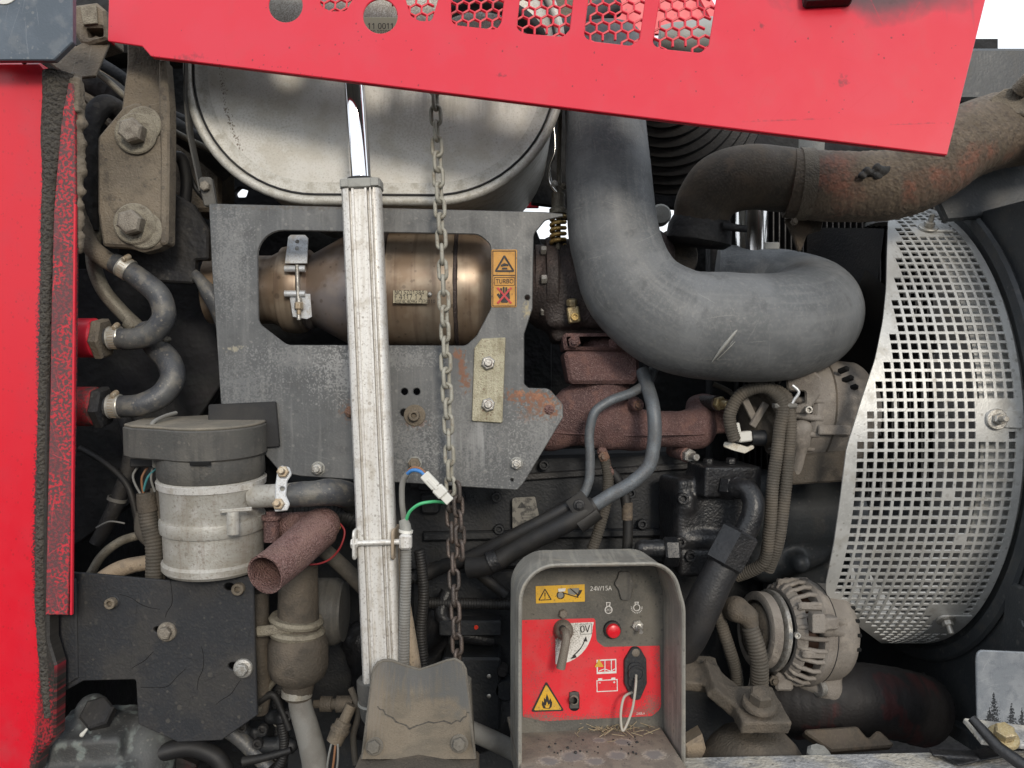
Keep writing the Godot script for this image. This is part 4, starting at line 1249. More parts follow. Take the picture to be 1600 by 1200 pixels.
	part(strap, "foot", Shape.new().prism(front(z + 0.02), flat(rounded([[308, 276, 6], [330, 276, 6], [334, 300, 5], [338, 322, 3], [318, 322, 3]]), front(z + 0.02)), 0.012, 0.002), mats.grey_plastic)
	bolt(strap, 322, 292, z + 0.02, 8, "hex", mats.bolt_steel)


func reversed(p: PackedVector2Array) -> PackedVector2Array:
	var q := p.duplicate()
	q.reverse()
	return q


func exhaust_can() -> void:
	var z := -0.16
	var t := thing("exhaust_canister", "heat tinted brown steel exhaust canister behind the shield window", "canister", W(600, 545, z))
	var s := k(z)
	var xf := frame(W(402, 453, z), Vector3.RIGHT)
	var X := func(px): return (px - 402.0) * s
	# pixels at the axis' own depth; the near side bulges towards the camera
	part(t, "inlet_pipe", Shape.new().lathe(xf, [[X.call(330), 0.0], [X.call(330), 53 * s], [X.call(428), 53 * s], [X.call(438), 58 * s], [X.call(446), 60 * s]], 40), mats.exhaust)
	part(t, "cone", Shape.new().lathe(xf, [[X.call(476), 60 * s], [X.call(486), 62 * s], [X.call(492), 56 * s], [X.call(500), 60 * s], [X.call(540), 82 * s], [X.call(575), 92 * s], [X.call(606), 92 * s]], 48), mats.exhaust_blue)
	part(t, "weld_seam", Shape.new().lathe(xf, [[X.call(606), 90 * s], [X.call(607), 95 * s], [X.call(613), 95 * s], [X.call(615), 90 * s]], 48), mats.turbo_cast)
	part(t, "barrel", Shape.new().lathe(xf, [[X.call(614), 92 * s], [X.call(714), 92 * s]], 64), mats.exhaust)
	part(t, "weld_seam", Shape.new().lathe(xf, [[X.call(713), 90 * s], [X.call(715), 94.5 * s], [X.call(719), 94.5 * s], [X.call(721), 90 * s]], 48).shake(wobble, 0.0015), mats.turbo_cast)
	part(t, "end_dome", Shape.new().lathe(xf, [[X.call(720), 92 * s], [X.call(745), 91 * s], [X.call(765), 84 * s], [X.call(782), 68 * s], [X.call(790), 50 * s], [X.call(830), 45 * s]], 48), mats.exhaust)
	# band clamp with two bright plates and a draw bolt
	var c := thing("band_clamp", "bright band clamp with a draw bolt round the canister inlet", "clamp", W(462, 510, z + 0.08))
	part(c, "band", Shape.new().lathe(xf, [[X.call(443), 58 * s], [X.call(446), 66 * s], [X.call(456), 68 * s], [X.call(468), 68 * s], [X.call(478), 66 * s], [X.call(481), 58 * s]], 48), mats.exhaust)
	var zf := z + 70 * s
	var up := Transform3D(Basis.from_euler(Vector3(-0.2, 0, 0)), W(464, 388, zf - 0.002))
	part(c, "upper_plate", Shape.new().prism(up, v2([[-0.019, -0.026], [0.018, -0.026], [0.018, 0.018], [0.012, 0.024], [-0.012, 0.024], [-0.016, 0.02]]), 0.003, 0.0006), mats.bright_zinc)
	for y in [0.012, 0.0]:
		put(c, "rivet", hardware_mesh("screw"), mats.clean_bolt, Transform3D(up.basis.scaled_local(Vector3.ONE * 0.0035), up * Vector3(0, y, -0.0004)))
	var roll := func(py, zz): return Shape.new().lathe(frame(W(445, py, zz), Vector3.RIGHT), [[0.0, 0.0001], [0.0, 0.0055], [0.034, 0.0055], [0.034, 0.0001]], 16)
	part(c, "upper_trunnion", roll.call(420, zf + 0.004), mats.bright_zinc)
	part(c, "lower_trunnion", roll.call(459, zf + 0.005), mats.bright_zinc)
	part(c, "lower_plate", Shape.new().prism(Transform3D(Basis.from_euler(Vector3(0.1, 0, 0)), W(468, 478, zf + 0.002)), v2([[-0.017, 0.02], [0.018, 0.02], [0.02, -0.018], [0.012, -0.022], [-0.012, -0.018]]), 0.003, 0.0006), mats.bright_zinc)
	part(c, "draw_bolt", Shape.new().tube(PackedVector3Array([W(464, 414, zf + 0.008), W(467, 500, zf + 0.008)]), PackedFloat32Array([0.0034, 0.0034]), 14), mats.clean_bolt)
	put(c, "nut", hardware_mesh("nut"), mats.clamp_screw, Transform3D(frame(W(467, 472, zf + 0.008), Vector3.DOWN).basis.scaled_local(Vector3(0.0075, 0.0075, 0.014)), W(467, 472, zf + 0.008)))
	part(c, "sleeve", Shape.new().tube(PackedVector3Array([W(467, 466, zf + 0.008), W(467, 476, zf + 0.008)]), PackedFloat32Array([0.0055, 0.0055]), 14), mats.clean_bolt)
	# stamped tag
	var tz := z + 91.5 * s
	var cv := Canvas.new(tile("", Color(0.4, 0.36, 0.26), [["patch", 0.45, 0.75, Color(0.3, 0.26, 0.18), 0.7], ["grain", 0.6, 0.85, Color(0.2, 0.16, 0.1), 0.5]]), Rect2(0, 0, 62, 24), 124, 48)
	var tg := part(t, "stamped_tag", Shape.new().prism(Transform3D(Basis.from_euler(Vector3(0.02, 0, -0.01)), W(641, 464, tz + 0.004)), v2([[-0.028, 0.0105], [0.028, 0.0105], [0.028, -0.0105], [-0.028, -0.0105]]), 0.0012, 0.0003), painted("tag", cv, 0.5, 0.3))
	for q in [["NO 5Z01384", 457, 6.0], ["F 4117 1 2", 464, 7.0], ["3024C409G F370110", 471, 5.0]]:
		words_on(tg, q[0], 616, q[1], tz + 0.0046, q[2], mats.black_print, 0.0003)
	bolt(t, 671, 460, tz + 0.0005, 4, "screw", mats.clean_bolt)


# flat lettering with its left edge and middle at a pixel
func words_on(parent: Node3D, what: String, px, py, z, high: float, m: Material, deep := 0.0004, tilt := Basis(), centred := false) -> MeshInstance3D:
	var t := TextMesh.new()
	var f := SystemFont.new()
	f.font_names = PackedStringArray(["Droid Sans"])
	t.font = f
	t.text = what
	t.font_size = 32
	t.pixel_size = high * k(z) / 23.0
	t.depth = deep
	t.curve_step = 2.0
	t.horizontal_alignment = HORIZONTAL_ALIGNMENT_CENTER if centred else HORIZONTAL_ALIGNMENT_LEFT
	return put(parent, "lettering", t, m, Transform3D(tilt, W(px, py, z)))


func turbo_and_manifold() -> void:
	var z := -0.16
	var t := thing("turbocharger", "dark brown cast turbocharger housing beside the shield's right edge", "turbocharger", W(890, 520, z))
	var s := k(z)
	var X := Vector3.RIGHT
	part(t, "housing", cast([["c", W(868, 450, z), W(960, 450, z), 68 * s, 66 * s], ["b", W(900, 470, z + 0.02), Vector3(0.055, 0.05, 0.05), Basis(), 0.012], ["b", W(890, 405, z + 0.03), Vector3(0.035, 0.03, 0.03), Basis(), 0.01], ["b", W(905, 510, z), Vector3(0.05, 0.03, 0.05), Basis(), 0.01], ["c", W(960, 420, z), W(1010, 400, z), 0.06, 0.05]], 0.006, 0.015, 0.0015), mats.turbo_cast)
	var xf := frame(W(836, 445, z), X)
	part(t, "inlet_flange", Shape.new().lathe(xf, [[0.0, 0.0], [0.0, 62 * s], [0.016, 62 * s], [0.018, 72 * s], [0.024, 74 * s], [0.036, 74 * s], [0.04, 70 * s], [0.04, 0.0]], 44), mats.turbo_cast)
	for a in [-0.75, 0.0, 0.75]:
		var q := xf.origin + Vector3(0.018, -sin(a) * 67 * s, cos(a) * 67 * s)
		put(t, "bolt", hardware_mesh("hex"), mats.clean_bolt, Transform3D(frame(q, -X).basis.scaled_local(Vector3.ONE * 0.008), q))
	for q in [[893, 472], [900, 492]]:
		pass
	var b := part(t, "brass_fitting", Shape.new().box(Transform3D(Basis.from_euler(Vector3(0, 0, 0.15)), W(896, 492, z + 0.085)), Vector3(0.02, 0.026, 0.02), 0.002), mats.yellow_zinc)
	put(b, "cap", hardware_mesh("hex"), mats.yellow_zinc, Transform3D(frame(W(894, 476, z + 0.085), Vector3(-0.1, 1, 0.3)).basis.scaled_local(Vector3.ONE * 0.009), W(894, 478, z + 0.085)))
	put(b, "port", hardware_mesh("socket"), mats.brass, Transform3D(Basis().scaled(Vector3(0.0065, 0.0065, 0.004)), W(898, 495, z + 0.0945)))
	# actuator rod with a brass spring
	var w := thing("spring_actuator", "thin rod with a brass coloured coil spring above the turbocharger", "actuator", W(872, 385, -0.1))
	part(w, "rod", hose([[876, 150, -0.1, 4], [874, 250, -0.1, 4], [872, 390, -0.1, 4]], 3, 10), mats.old_pipe)
	part(w, "collar", Shape.new().lathe(frame(W(872, 334, -0.1), Vector3.UP), [[0.0, 0.0], [0.0, 0.015], [0.008, 0.015], [0.01, 0.011], [0.035, 0.011], [0.035, 0.0]], 20), mats.old_pipe)
	var coil := PackedVector3Array()
	var cr := PackedFloat32Array()
	for i in 5 * 18 + 1:
		var a := TAU * i / 18.0
		coil.append(W(872, 338 + i * 45.0 / 90.0, -0.1) + Vector3(cos(a), 0, sin(a)) * 0.0115)
		cr.append(0.0035)
	part(w, "coil_spring", Shape.new().tube(coil, cr, 8), mats.brass)
	part(w, "link", hose([[862, 180, -0.09, 3], [866, 240, -0.09, 3], [858, 262, -0.09, 3], [862, 290, -0.09, 3.5], [870, 300, -0.09, 3]], 6, 8), mats.shiny)
	bolt(w, 866, 288, -0.09, 6, "nut", mats.clean_bolt)
	bolt(w, 880, 292, -0.09, 6, "nut", mats.old_pipe)
	# rusty manifold
	var mz := -0.13
	var ms := k(mz)
	var m := thing("exhaust_manifold", "rusty reddish cast exhaust manifold under the big grey hose", "manifold", W(980, 705, mz))
	part(m, "body", cast([
		["c", W(945, 560, mz), W(940, 650, mz), 42 * ms, 40 * ms],
		["c", W(800, 662, mz), W(1085, 672, mz), 30 * ms, 28 * ms],
		["c", W(900, 640, mz), W(860, 672, mz), 38 * ms, 32 * ms],
		["c", W(950, 660, mz + 0.01), W(990, 676, mz), 36 * ms, 26 * ms],
		["c", W(1090, 668, mz), W(1100, 640, mz - 0.06), 26 * ms, 24 * ms],
		["b", W(1108, 650, mz - 0.06), Vector3(0.035, 0.03, 0.03), Basis(), 0.008],
		["b", W(938, 678, mz + 0.01), Vector3(0.02, 0.018, 0.02), Basis(), 0.006],
	], 0.0055, 0.022, 0.0012), mats.rust_cast)
	part(m, "parting_line", Shape.new().tube(path([[862, 676, mz + 0.038, 1.5], [960, 680, mz + 0.04, 1.5], [1100, 678, mz + 0.035, 1.5]])[0], path([[862, 676, mz + 0.038, 1.5], [960, 680, mz + 0.04, 1.5], [1100, 678, mz + 0.035, 1.5]])[1], 6), mats.rust_cast)
	part(m, "upper_flange", Shape.new().prism(front(mz + 0.055), flat(rounded([[880, 548, 8], [998, 548, 10], [1000, 590, 8], [992, 600, 6], [890, 600, 8]]), front(mz + 0.055)), 0.11, 0.006).shake(wobble, 0.001), mats.rust_cast)
	part(m, "turbo_flange", Shape.new().prism(front(mz + 0.06), flat(rounded([[878, 520, 8], [960, 520, 8], [996, 548, 10], [882, 547, 4]]), front(mz + 0.06)), 0.11, 0.006).shake(wobble, 0.001), mats.rust_cast)
	for q in [[897, 534], [960, 536]]:
		bolt(m, q[0], q[1], mz + 0.059, 10, "nut", mats.rust_cast)
	part(m, "sensor_boss", cast([["c", W(990, 630, -0.11), W(996, 633, -0.085), 0.013, 0.011]], 0.003, 0.003, 0.001), mats.rust_cast)
	bolt(m, 996, 633, -0.083, 8, "nut", mats.rusty_bolt)
	for q in [[1098, 630, 1122, 630], [1052, 702, 1074, 711]]:
		part(m, "stud_sleeve", Shape.new().tube(PackedVector3Array([W(q[0], q[1], -0.17), W(q[2], q[3], -0.12)]), PackedFloat32Array([0.014, 0.013]), 18), mats.turbo_cast if q[1] < 660 else mats.rust_cast)
		bolt(m, q[2], q[3], -0.121, 11, "nut_long", mats.clean_bolt if q[1] > 660 else mats.yellow_zinc, 0.0, null, Vector3(0.35, -0.06, 1))
	bolt(m, 943, 713, -0.09, 9, "nut", mats.rusty_bolt)


func duct_and_elbow() -> void:
	# the big grey rubber elbow
	var e := thing("rubber_elbow", "big grey dusty rubber hose bending from vertical to sideways", "hose", W(1100, 600, 0.0))
	var ep := path([[940, 60, -0.06, 60], [945, 170, -0.05, 62], [952, 290, -0.04, 67], [963, 385, -0.03, 71], [992, 455, -0.025, 77], [1052, 499, -0.02, 82], [1140, 511, -0.02, 85], [1215, 511, -0.045, 84], [1258, 497, -0.11, 82], [1262, 480, -0.19, 78], [1222, 464, -0.27, 73], [1160, 455, -0.3, 70], [1118, 452, -0.31, 69]], 26)
	for i in ep[1].size():
		ep[1][i] *= 1.0 + rng.randf_range(-0.0022, 0.0022)
	part(e, "hose", Shape.new().tube(ep[0], ep[1], 64), mats.elbow_rubber)
	for q in [[[1112, 566, 0.047, 0.4], [1128, 545, 0.0592, 3], [1146, 522, 0.0642, 3], [1172, 488, 0.0618, 0.4]], [[1120, 562, 0.0505, 0.3], [1140, 543, 0.0603, 1], [1150, 532, 0.063, 0.3]], [[1140, 540, 0.0615, 0.3], [1160, 512, 0.0652, 0.9], [1180, 486, 0.0615, 0.3]], [[1010, 470, 0.05, 0.3], [1022, 452, 0.046, 0.8], [1036, 440, 0.042, 0.3]]]:
		var sp := path(q)
		part(e, "scuff", Shape.new().tube(sp[0], sp[1], 8), mats.cast_grey, "pale scraped gash in the rubber")
	# dusty intake duct in three pieces
	var d := thing("intake_pipe", "dusty brown metal intake pipe bending down beside the grey hose", "pipe", W(1095, 400, -0.12))
	part(d, "pipe", hose([[1090, 376, -0.14, 40], [1095, 345, -0.135, 43], [1102, 318, -0.125, 46], [1125, 290, -0.11, 50], [1170, 277, -0.1, 50], [1215, 280, -0.1, 50], [1250, 284, -0.1, 49]], 8, 36), mats.duct_metal)
	part(d, "boot", Shape.new().lathe(frame(W(1092, 366, -0.14), W(1098, 330, -0.135) - W(1091, 370, -0.14)), [[-0.022, 0.0], [-0.02, 0.046], [-0.012, 0.056], [0.012, 0.054], [0.026, 0.05], [0.03, 0.047], [0.03, 0.0]], 32).shake(wobble, 0.003), mats.black_grime)
	part(d, "boot_tail", hose([[1130, 352, -0.09, 7], [1150, 356, -0.085, 6], [1168, 358, -0.08, 5]], 4, 8), mats.black_grime)
	var h := thing("intake_hose", "dusty brown wrapped intake hose with torn orange patches", "hose", W(1380, 345, -0.06))
	part(h, "hose", ridged_soft([[1232, 286, -0.1, 53], [1290, 291, -0.09, 54], [1350, 292, -0.07, 54], [1410, 285, -0.05, 54], [1455, 262, -0.04, 55], [1495, 230, -0.04, 57], [1540, 210, -0.05, 58], [1620, 195, -0.06, 58], [1680, 185, -0.06, 58]]), mats.duct)
	part(h, "band", Shape.new().lathe(frame(W(1255, 288, -0.097), Vector3(1, -0.06, 0.1)), [[-0.011, 0.05], [-0.011, 0.0595], [0.011, 0.0595], [0.011, 0.05]], 40), mats.dusty_steel)
	part(h, "torn_patch", cast_flat([[1356, 268, 9], [1370, 262, 9], [1386, 266, 11], [1400, 263, 10], [1414, 271, 8], [1370, 276, 8], [1390, 279, 8], [1346, 274, 6], [1404, 276, 7], [1380, 270, 10]], -0.068 + 0.0545), mats.black_grime)
	bolt(h, 1240, 347, -0.075, 6, "nut", mats.dusty_steel)
	var c := thing("top_hose_clamp", "dusty clamp lug with a bolt on top of the intake hose", "clamp", W(1580, 165, 0.0))
	part(c, "lug", Shape.new().prism(turned(1575, 150, 0.0, -15, -10), flat(rounded([[1535, 160, 10], [1570, 138, 8], [1610, 132, 6], [1610, 182, 6], [1580, 176, 14]]), turned(1575, 150, 0.0, -15, -10)), 0.012, 0.002), mats.dusty_steel)
	put(c, "bolt", hardware_mesh("socket"), mats.dusty_steel, Transform3D(frame(W(1592, 140, 0.01), Vector3(0.3, 0.5, 0.8)).basis.scaled_local(Vector3(0.013, 0.013, 0.02)), W(1592, 142, 0.008)))
	# black ribbed air cleaner far behind
	var a := thing("air_cleaner", "black ribbed round air cleaner behind the grey hose", "air cleaner", W(1080, 320, -0.32))
	var xf := frame(W(1060, 180, -0.42), Vector3(-0.35, 0.1, 1))
	var prof := []
	for i in 9:
		prof.append([0.02 * i, 0.17 - 0.012 * i])
		prof.append([0.02 * i + 0.012, 0.17 - 0.012 * i])
	prof.append([0.19, 0.0001])
	part(a, "ribbed_case", Shape.new().lathe(xf, prof, 48), mats.dark_duct)
	# shiny and grey pieces in the gap
	solo("bright_canister", "small mirror bright can in the gap right of the intake pipe", "can", Shape.new().lathe(frame(W(1175, 400, -0.28), Vector3.UP), [[0, 0.0001], [0, 0.03], [0.085, 0.03], [0.09, 0.026], [0.09, 0.0001]], 32), mats.shiny)
	solo("grey_lug", "pale grey round lug in the gap between hose and pipe", "lug", Shape.new().lathe(frame(W(1030, 338, -0.25), Vector3.BACK), [[0.02, 0.0001], [0.02, 0.016], [0.015, 0.02], [0, 0.02]], 20), mats.cast_grey)
	solo("rusty_disc", "brown round flange peeping out behind the grey hose bend", "flange", Shape.new().lathe(frame(W(1050, 400, -0.2), Vector3(0.4, 0.1, 1)), [[0.02, 0.0001], [0.02, 0.04], [0.015, 0.045], [0, 0.045]], 28), mats.duct_metal)
	solo("white_tab", "small white tab at the end of the far bracket", "tab", Shape.new().box(Transform3D(Basis(), W(1206, 384, -0.15)), Vector3(0.026, 0.012, 0.004), 0.001), mats.white_plastic)
	solo("upper_label", "pale grey label plate just above the intake hose", "label", Shape.new().box(Transform3D(Basis.from_euler(Vector3(0, 0, -0.06)), W(1268, 224, -0.14)), Vector3(0.045, 0.03, 0.004), 0.001), mats.cast_grey)
	var hz := thing("hanging_bracket", "dark brown hooked bracket hanging under the intake hose", "bracket", W(1255, 400, -0.14))
	part(hz, "plate", Shape.new().prism(front(-0.14), flat(rounded([[1225, 340, 4], [1288, 338, 8], [1284, 360, 6], [1262, 366, 10], [1250, 398, 3], [1238, 365, 10]]), front(-0.14)), 0.01, 0.002), mats.duct_metal)


func ridged_soft(ctrl: Array) -> Shape:
	var p := path(ctrl, 14)
	for i in p[1].size():
		p[1][i] *= 1.0 + (0.012 if i % 3 == 0 else 0.0) + rng.randf_range(-0.004, 0.004)
	return Shape.new().tube(p[0], p[1], 44).shake(wobble, 0.0012)


func cast_flat(list: Array, z: float) -> Shape:
	var p := []
	for q in list:
		p.append(["c", W(q[0], q[1], z), W(q[0] + 4, q[1] + 2, z + 0.001), q[2] * k(z) * 0.8, q[2] * k(z) * 0.6])
	return cast(p, 0.0022, 0.004, 0.003)


func fan_side() -> void:
	# drum shaped guard round the fan, axis level from left to right
	var R := 0.442
	var z0 := 0.0
	var zc := z0 - R
	var yc := W(0, 680, z0).y
	var at := func(a: float, x: float, lift: float): return Vector3(x, yc + (R + lift) * sin(a), zc + (R + lift) * cos(a))
	var left := [[325, 1390], [338, 1388], [400, 1386], [450, 1385], [500, 1380], [560, 1368], [620, 1348], [700, 1323], [780, 1313], [850, 1303], [915, 1290], [930, 1292], [960, 1318], [985, 1350], [1012, 1386], [1030, 1410]]
	var left_x := func(a: float):
		var p: Vector3 = at.call(a, 0.0, 0.0)
		var py: float = 600.0 - (p.y - CY) / k(p.z)
		var i := 0
		while i < left.size() - 2 and left[i + 1][0] < py:
			i += 1
		var px: float = lerpf(left[i][1], left[i + 1][1], clampf((py - left[i][0]) / (left[i + 1][0] - left[i][0]), 0, 1))
		return (px - 800.0) * k(p.z)
	var g := thing("fan_guard", "silver perforated sheet guard curved round the fan on the right", "fan guard", W(1460, 1020, -0.1))
	var s := Shape.new()
	var pitch := 0.0158
	var da := pitch / R
	var x1 := 0.8
	var th := -0.003
	var rows := 48
	var bolts := [[1450, 356, 28, 13], [1556, 655, 34, 26], [1478, 968, 34, 22]]
	var outw := func(a): return Vector3(0, sin(a), cos(a))
	for r in range(-rows, rows):
		var a0: float = (r - 0.5) * da
		var a1: float = (r + 0.5) * da
		if absf(a0) > 1.47 or absf(a1) > 1.47:
			continue
		var l0: float = left_x.call(a0)
		var l1: float = left_x.call(a1)
		var lm := maxf(l0, l1)
		var first := int(ceil((lm + 0.006) / pitch))
		var n0: Vector3 = outw.call(a0)
		var n1: Vector3 = outw.call(a1)
		var strip := func(xa0, xa1, xb0, xb1):
			for sd in [0.0, th]:
				var i := s.v.size()
				var sg := 1.0 if sd == 0.0 else -1.0
				s.vert(at.call(a0, xa0, sd), n0 * sg); s.vert(at.call(a0, xb0, sd), n0 * sg)
				s.vert(at.call(a1, xb1, sd), n1 * sg); s.vert(at.call(a1, xa1, sd), n1 * sg)
				s.tri(i, i + 1, i + 2)
				s.tri(i, i + 2, i + 3)
		strip.call(l0, l1, first * pitch, first * pitch)
		# the cut edge of the sheet
		var ed := (at.call(a1, l1, 0.0) - at.call(a0, l0, 0.0)).cross(outw.call(a0)) as Vector3
		s.quad(at.call(a0, l0, 0.0), at.call(a1, l1, 0.0), at.call(a1, l1, th), at.call(a0, l0, th), -ed.normalized() if ed.x > 0 else ed.normalized())
		var c := first
		while c * pitch < x1:
			var xa := c * pitch
			var xb := xa + pitch
			var mid: Vector3 = at.call((a0 + a1) / 2, (xa + xb) / 2, 0)
			var pm := Vector2(800 + mid.x / k(mid.z), 600 - (mid.y - CY) / k(mid.z))
			var solid := xb > x1
			for b in bolts:
				if absf(pm.x - b[0]) < b[2] * 0.75 and absf(pm.y - b[1]) < b[3]:
					solid = true
			if solid or rng.randf() < 0.006:
				strip.call(xa, xa, minf(xb, x1), minf(xb, x1))
			else:
				var m := 0.0023
				var ma := m / R
				var corner := [[a0, xa], [a0, xb], [a1, xb], [a1, xa]]
				var hole := [[a0 + ma, xa + m], [a0 + ma, xb - m], [a1 - ma, xb - m], [a1 - ma, xa + m]]
				for e in 4:
					var f := (e + 1) % 4
					for sd in [0.0, th]:
						var sg := 1.0 if sd == 0.0 else -1.0
						var i := s.v.size()
						for q in [corner[e], corner[f], hole[f], hole[e]]:
							s.vert(at.call(q[0], q[1], sd), outw.call(q[0]) * sg)
						s.tri(i, i + 1, i + 2)
						s.tri(i, i + 2, i + 3)
					var h0: Vector3 = at.call(hole[e][0], hole[e][1], 0.0)
					var h1: Vector3 = at.call(hole[f][0], hole[f][1], 0.0)
					var cc: Vector3 = at.call((a0 + a1) / 2, (xa + xb) / 2, 0.0)
					var nn := (cc - (h0 + h1) / 2)
					s.quad(h0, h1, at.call(hole[f][0], hole[f][1], th), at.call(hole[e][0], hole[e][1], th), nn.normalized())
			c += 1
	part(g, "perforated_sheet", s, mats.guard_sheet)
	for b in bolts:
		var a := asin(clampf((W(0, b[1], 0).y - yc) / R, -1, 1))
		for i in 12:
			var p: Vector3 = at.call(a, 0.7, 0.0)
			var py := 600.0 - (p.y - CY) / k(p.z)
			a += (py - b[1]) * 0.001
		var p: Vector3 = at.call(a, 0, 0.001)
		p.x = (b[0] - 800) * k(p.z)
		var o: Vector3 = outw.call(a)
		var xf := frame(p, o, 0.4)
		var tab := part(g, "mounting_tab", Shape.new().prism(Transform3D(Basis(Vector3.RIGHT, o.cross(Vector3.RIGHT), o), p + o * 0.0022), v2(rounded([[-0.016, -0.012, 0.01], [0.04, -0.014, 0.002], [0.04, 0.014, 0.002], [-0.016, 0.014, 0.01]])), 0.003, 0.0006), mats.guard_sheet)
		put(tab, "washer", hardware_mesh("washer"), mats.clean_bolt, Transform3D(xf.basis.scaled_local(Vector3.ONE * 0.0165), p + o * 0.002))
		put(tab, "nut", hardware_mesh("nut_long"), mats.clean_bolt, Transform3D(xf.basis.scaled_local(Vector3.ONE * 0.0092), p + o * 0.0045))
	# shroud plate the guard is fixed to, with its round opening and lip
	var sh := thing("fan_shroud", "black steel fan shroud plate at the right edge of the bay", "shroud", Vector3(0.815, CY - 0.55, -0.4))
	var sx := Transform3D(Basis(Vector3(0, 0, 1), Vector3.UP, Vector3.LEFT), Vector3(0.815, yc, zc))
	part(sh, "plate", Shape.new().prism(sx, v2([[-0.36, -0.62], [0.62, -0.52], [0.62, 0.36], [-0.36, 0.42]]), 0.02, 0.002, [v2(ring(0, 0, R - 0.02, 48))]), mats.shroud)
	var ax := frame(Vector3(0.815, yc, zc), Vector3.LEFT)
	part(sh, "lip_ring", Shape.new().lathe(ax, [[0.0, R + 0.03], [0.006, R + 0.034], [0.012, R + 0.03], [0.014, R + 0.012], [0.008, R + 0.006], [0.0, R + 0.006]], 72), mats.shroud)
	part(sh, "inner_ring", Shape.new().lathe(ax, [[-0.02, R - 0.022], [0.07, R - 0.022], [0.07, R - 0.03], [-0.02, R - 0.03]], 72), mats.guard_sheet)
	part(sh, "lower_flange", Shape.new().prism(Transform3D(Basis(Vector3(0, 0, 1), Vector3.UP, Vector3.LEFT), Vector3(0.80, yc, zc)), v2([[-0.36, -0.62], [0.6, -0.53], [0.6, -0.5], [-0.36, -0.59]]), 0.03, 0.003), mats.shroud)
	for q in [[0.43, -0.3], [0.1, -0.505], [0.5, 0.3]]:
		put(sh, "bolt", hardware_mesh("flange"), mats.shroud, Transform3D(frame(Vector3(0.8145, yc + q[1], zc + q[0]), Vector3.LEFT).basis.scaled_local(Vector3.ONE * 0.011), Vector3(0.8145, yc + q[1], zc + q[0])))
	part(sh, "raised_gusset", Shape.new().prism(Transform3D(Basis(Vector3(0, 0, 1), Vector3.UP, Vector3.LEFT), Vector3(0.803, yc, zc)), v2(rounded([[0.39, -0.24, 0.02], [0.47, -0.24, 0.03], [0.47, -0.42, 0.01], [0.36, -0.42, 0.01]])), 0.01, 0.003), mats.shroud)
	var col := thing("corner_post", "blue grey steel corner post at the far right edge", "post", Vector3(0.8, CY - 0.5, 0.0))
	part(col, "post", Shape.new().box(Transform3D(Basis(), Vector3(0.842, CY - 0.1, 0.03)), Vector3(0.05, 1.0, 0.05), 0.006), mats.shroud)
	part(col, "seam", Shape.new().box(Transform3D(Basis(), Vector3(0.824, CY - 0.3, 0.056)), Vector3(0.008, 0.5, 0.004), 0.001), mats.grey_plastic)
	# the fan itself
	var f := thing("cooling_fan", "black fan hub and blades behind the perforated guard", "fan", Vector3(0.66, yc - 0.38, zc))
	var fx := frame(Vector3(0.6, yc, zc), Vector3.RIGHT)
	part(f, "hub", Shape.new().lathe(fx, [[0.0, 0.0001], [0.0, 0.1], [0.03, 0.12], [0.1, 0.12], [0.1, 0.0001]], 36), mats.dark_duct)
	for i in 8:
		var rot := Transform3D(Basis(Vector3.RIGHT, TAU * i / 8 + 0.2), Vector3(0.66, yc, zc))
		var rows2 := []
		for q in 7:
			var rr := 0.11 + 0.29 * q / 6.0
			var line := []
			for w in 5:
				var u := (w - 2) / 2.0
				line.append(rot * Vector3(u * 0.045, rr, u * (0.05 + 0.03 * q / 6.0) + 0.01 * u * u))
			rows2.append(line)
		part(f, "blade", Shape.new().grid(rows2), mats.dark_duct)
	# beam and sky at the top right
	solo("top_beam", "dark beam across the top right corner below the white sky", "beam", Shape.new().box(Transform3D(Basis(), W(1640, 134, -0.25)), Vector3(0.62, 0.095, 0.12), 0.006), mats.shroud)
	solo("beam_bracket", "dark sloping panel under the intake hose at the right edge", "panel", Shape.new().prism(front(-0.14), flat([[1440, 262], [1610, 240], [1640, 240], [1640, 330], [1480, 345]], front(-0.14)), 0.02, 0.004), mats.shroud)


func ribs(parent: Node3D, xf: Transform3D, r0: float, r1: float, z0: float, z1: float, n: int, m: Material, thick: float) -> void:
	# bars of a vented alternator cage, bent from the flank over the edge to the face
	for i in n:
		var a := TAU * i / n + 0.1
		var o := Vector3(cos(a), sin(a), 0)
		var pts := PackedVector3Array()
		for q in [[r1, z1], [r1 + 0.001, z1 - 0.02], [r1 - 0.004, z0 + 0.016], [lerpf(r0, r1, 0.5), z0 + 0.005], [r0, z0]]:
			pts.append(xf * (o * q[0] + Vector3(0, 0, q[1])))
		part(parent, "vent_bar", Shape.new().tube(pts, PackedFloat32Array([thick, thick, thick, thick, thick]), 8), m)


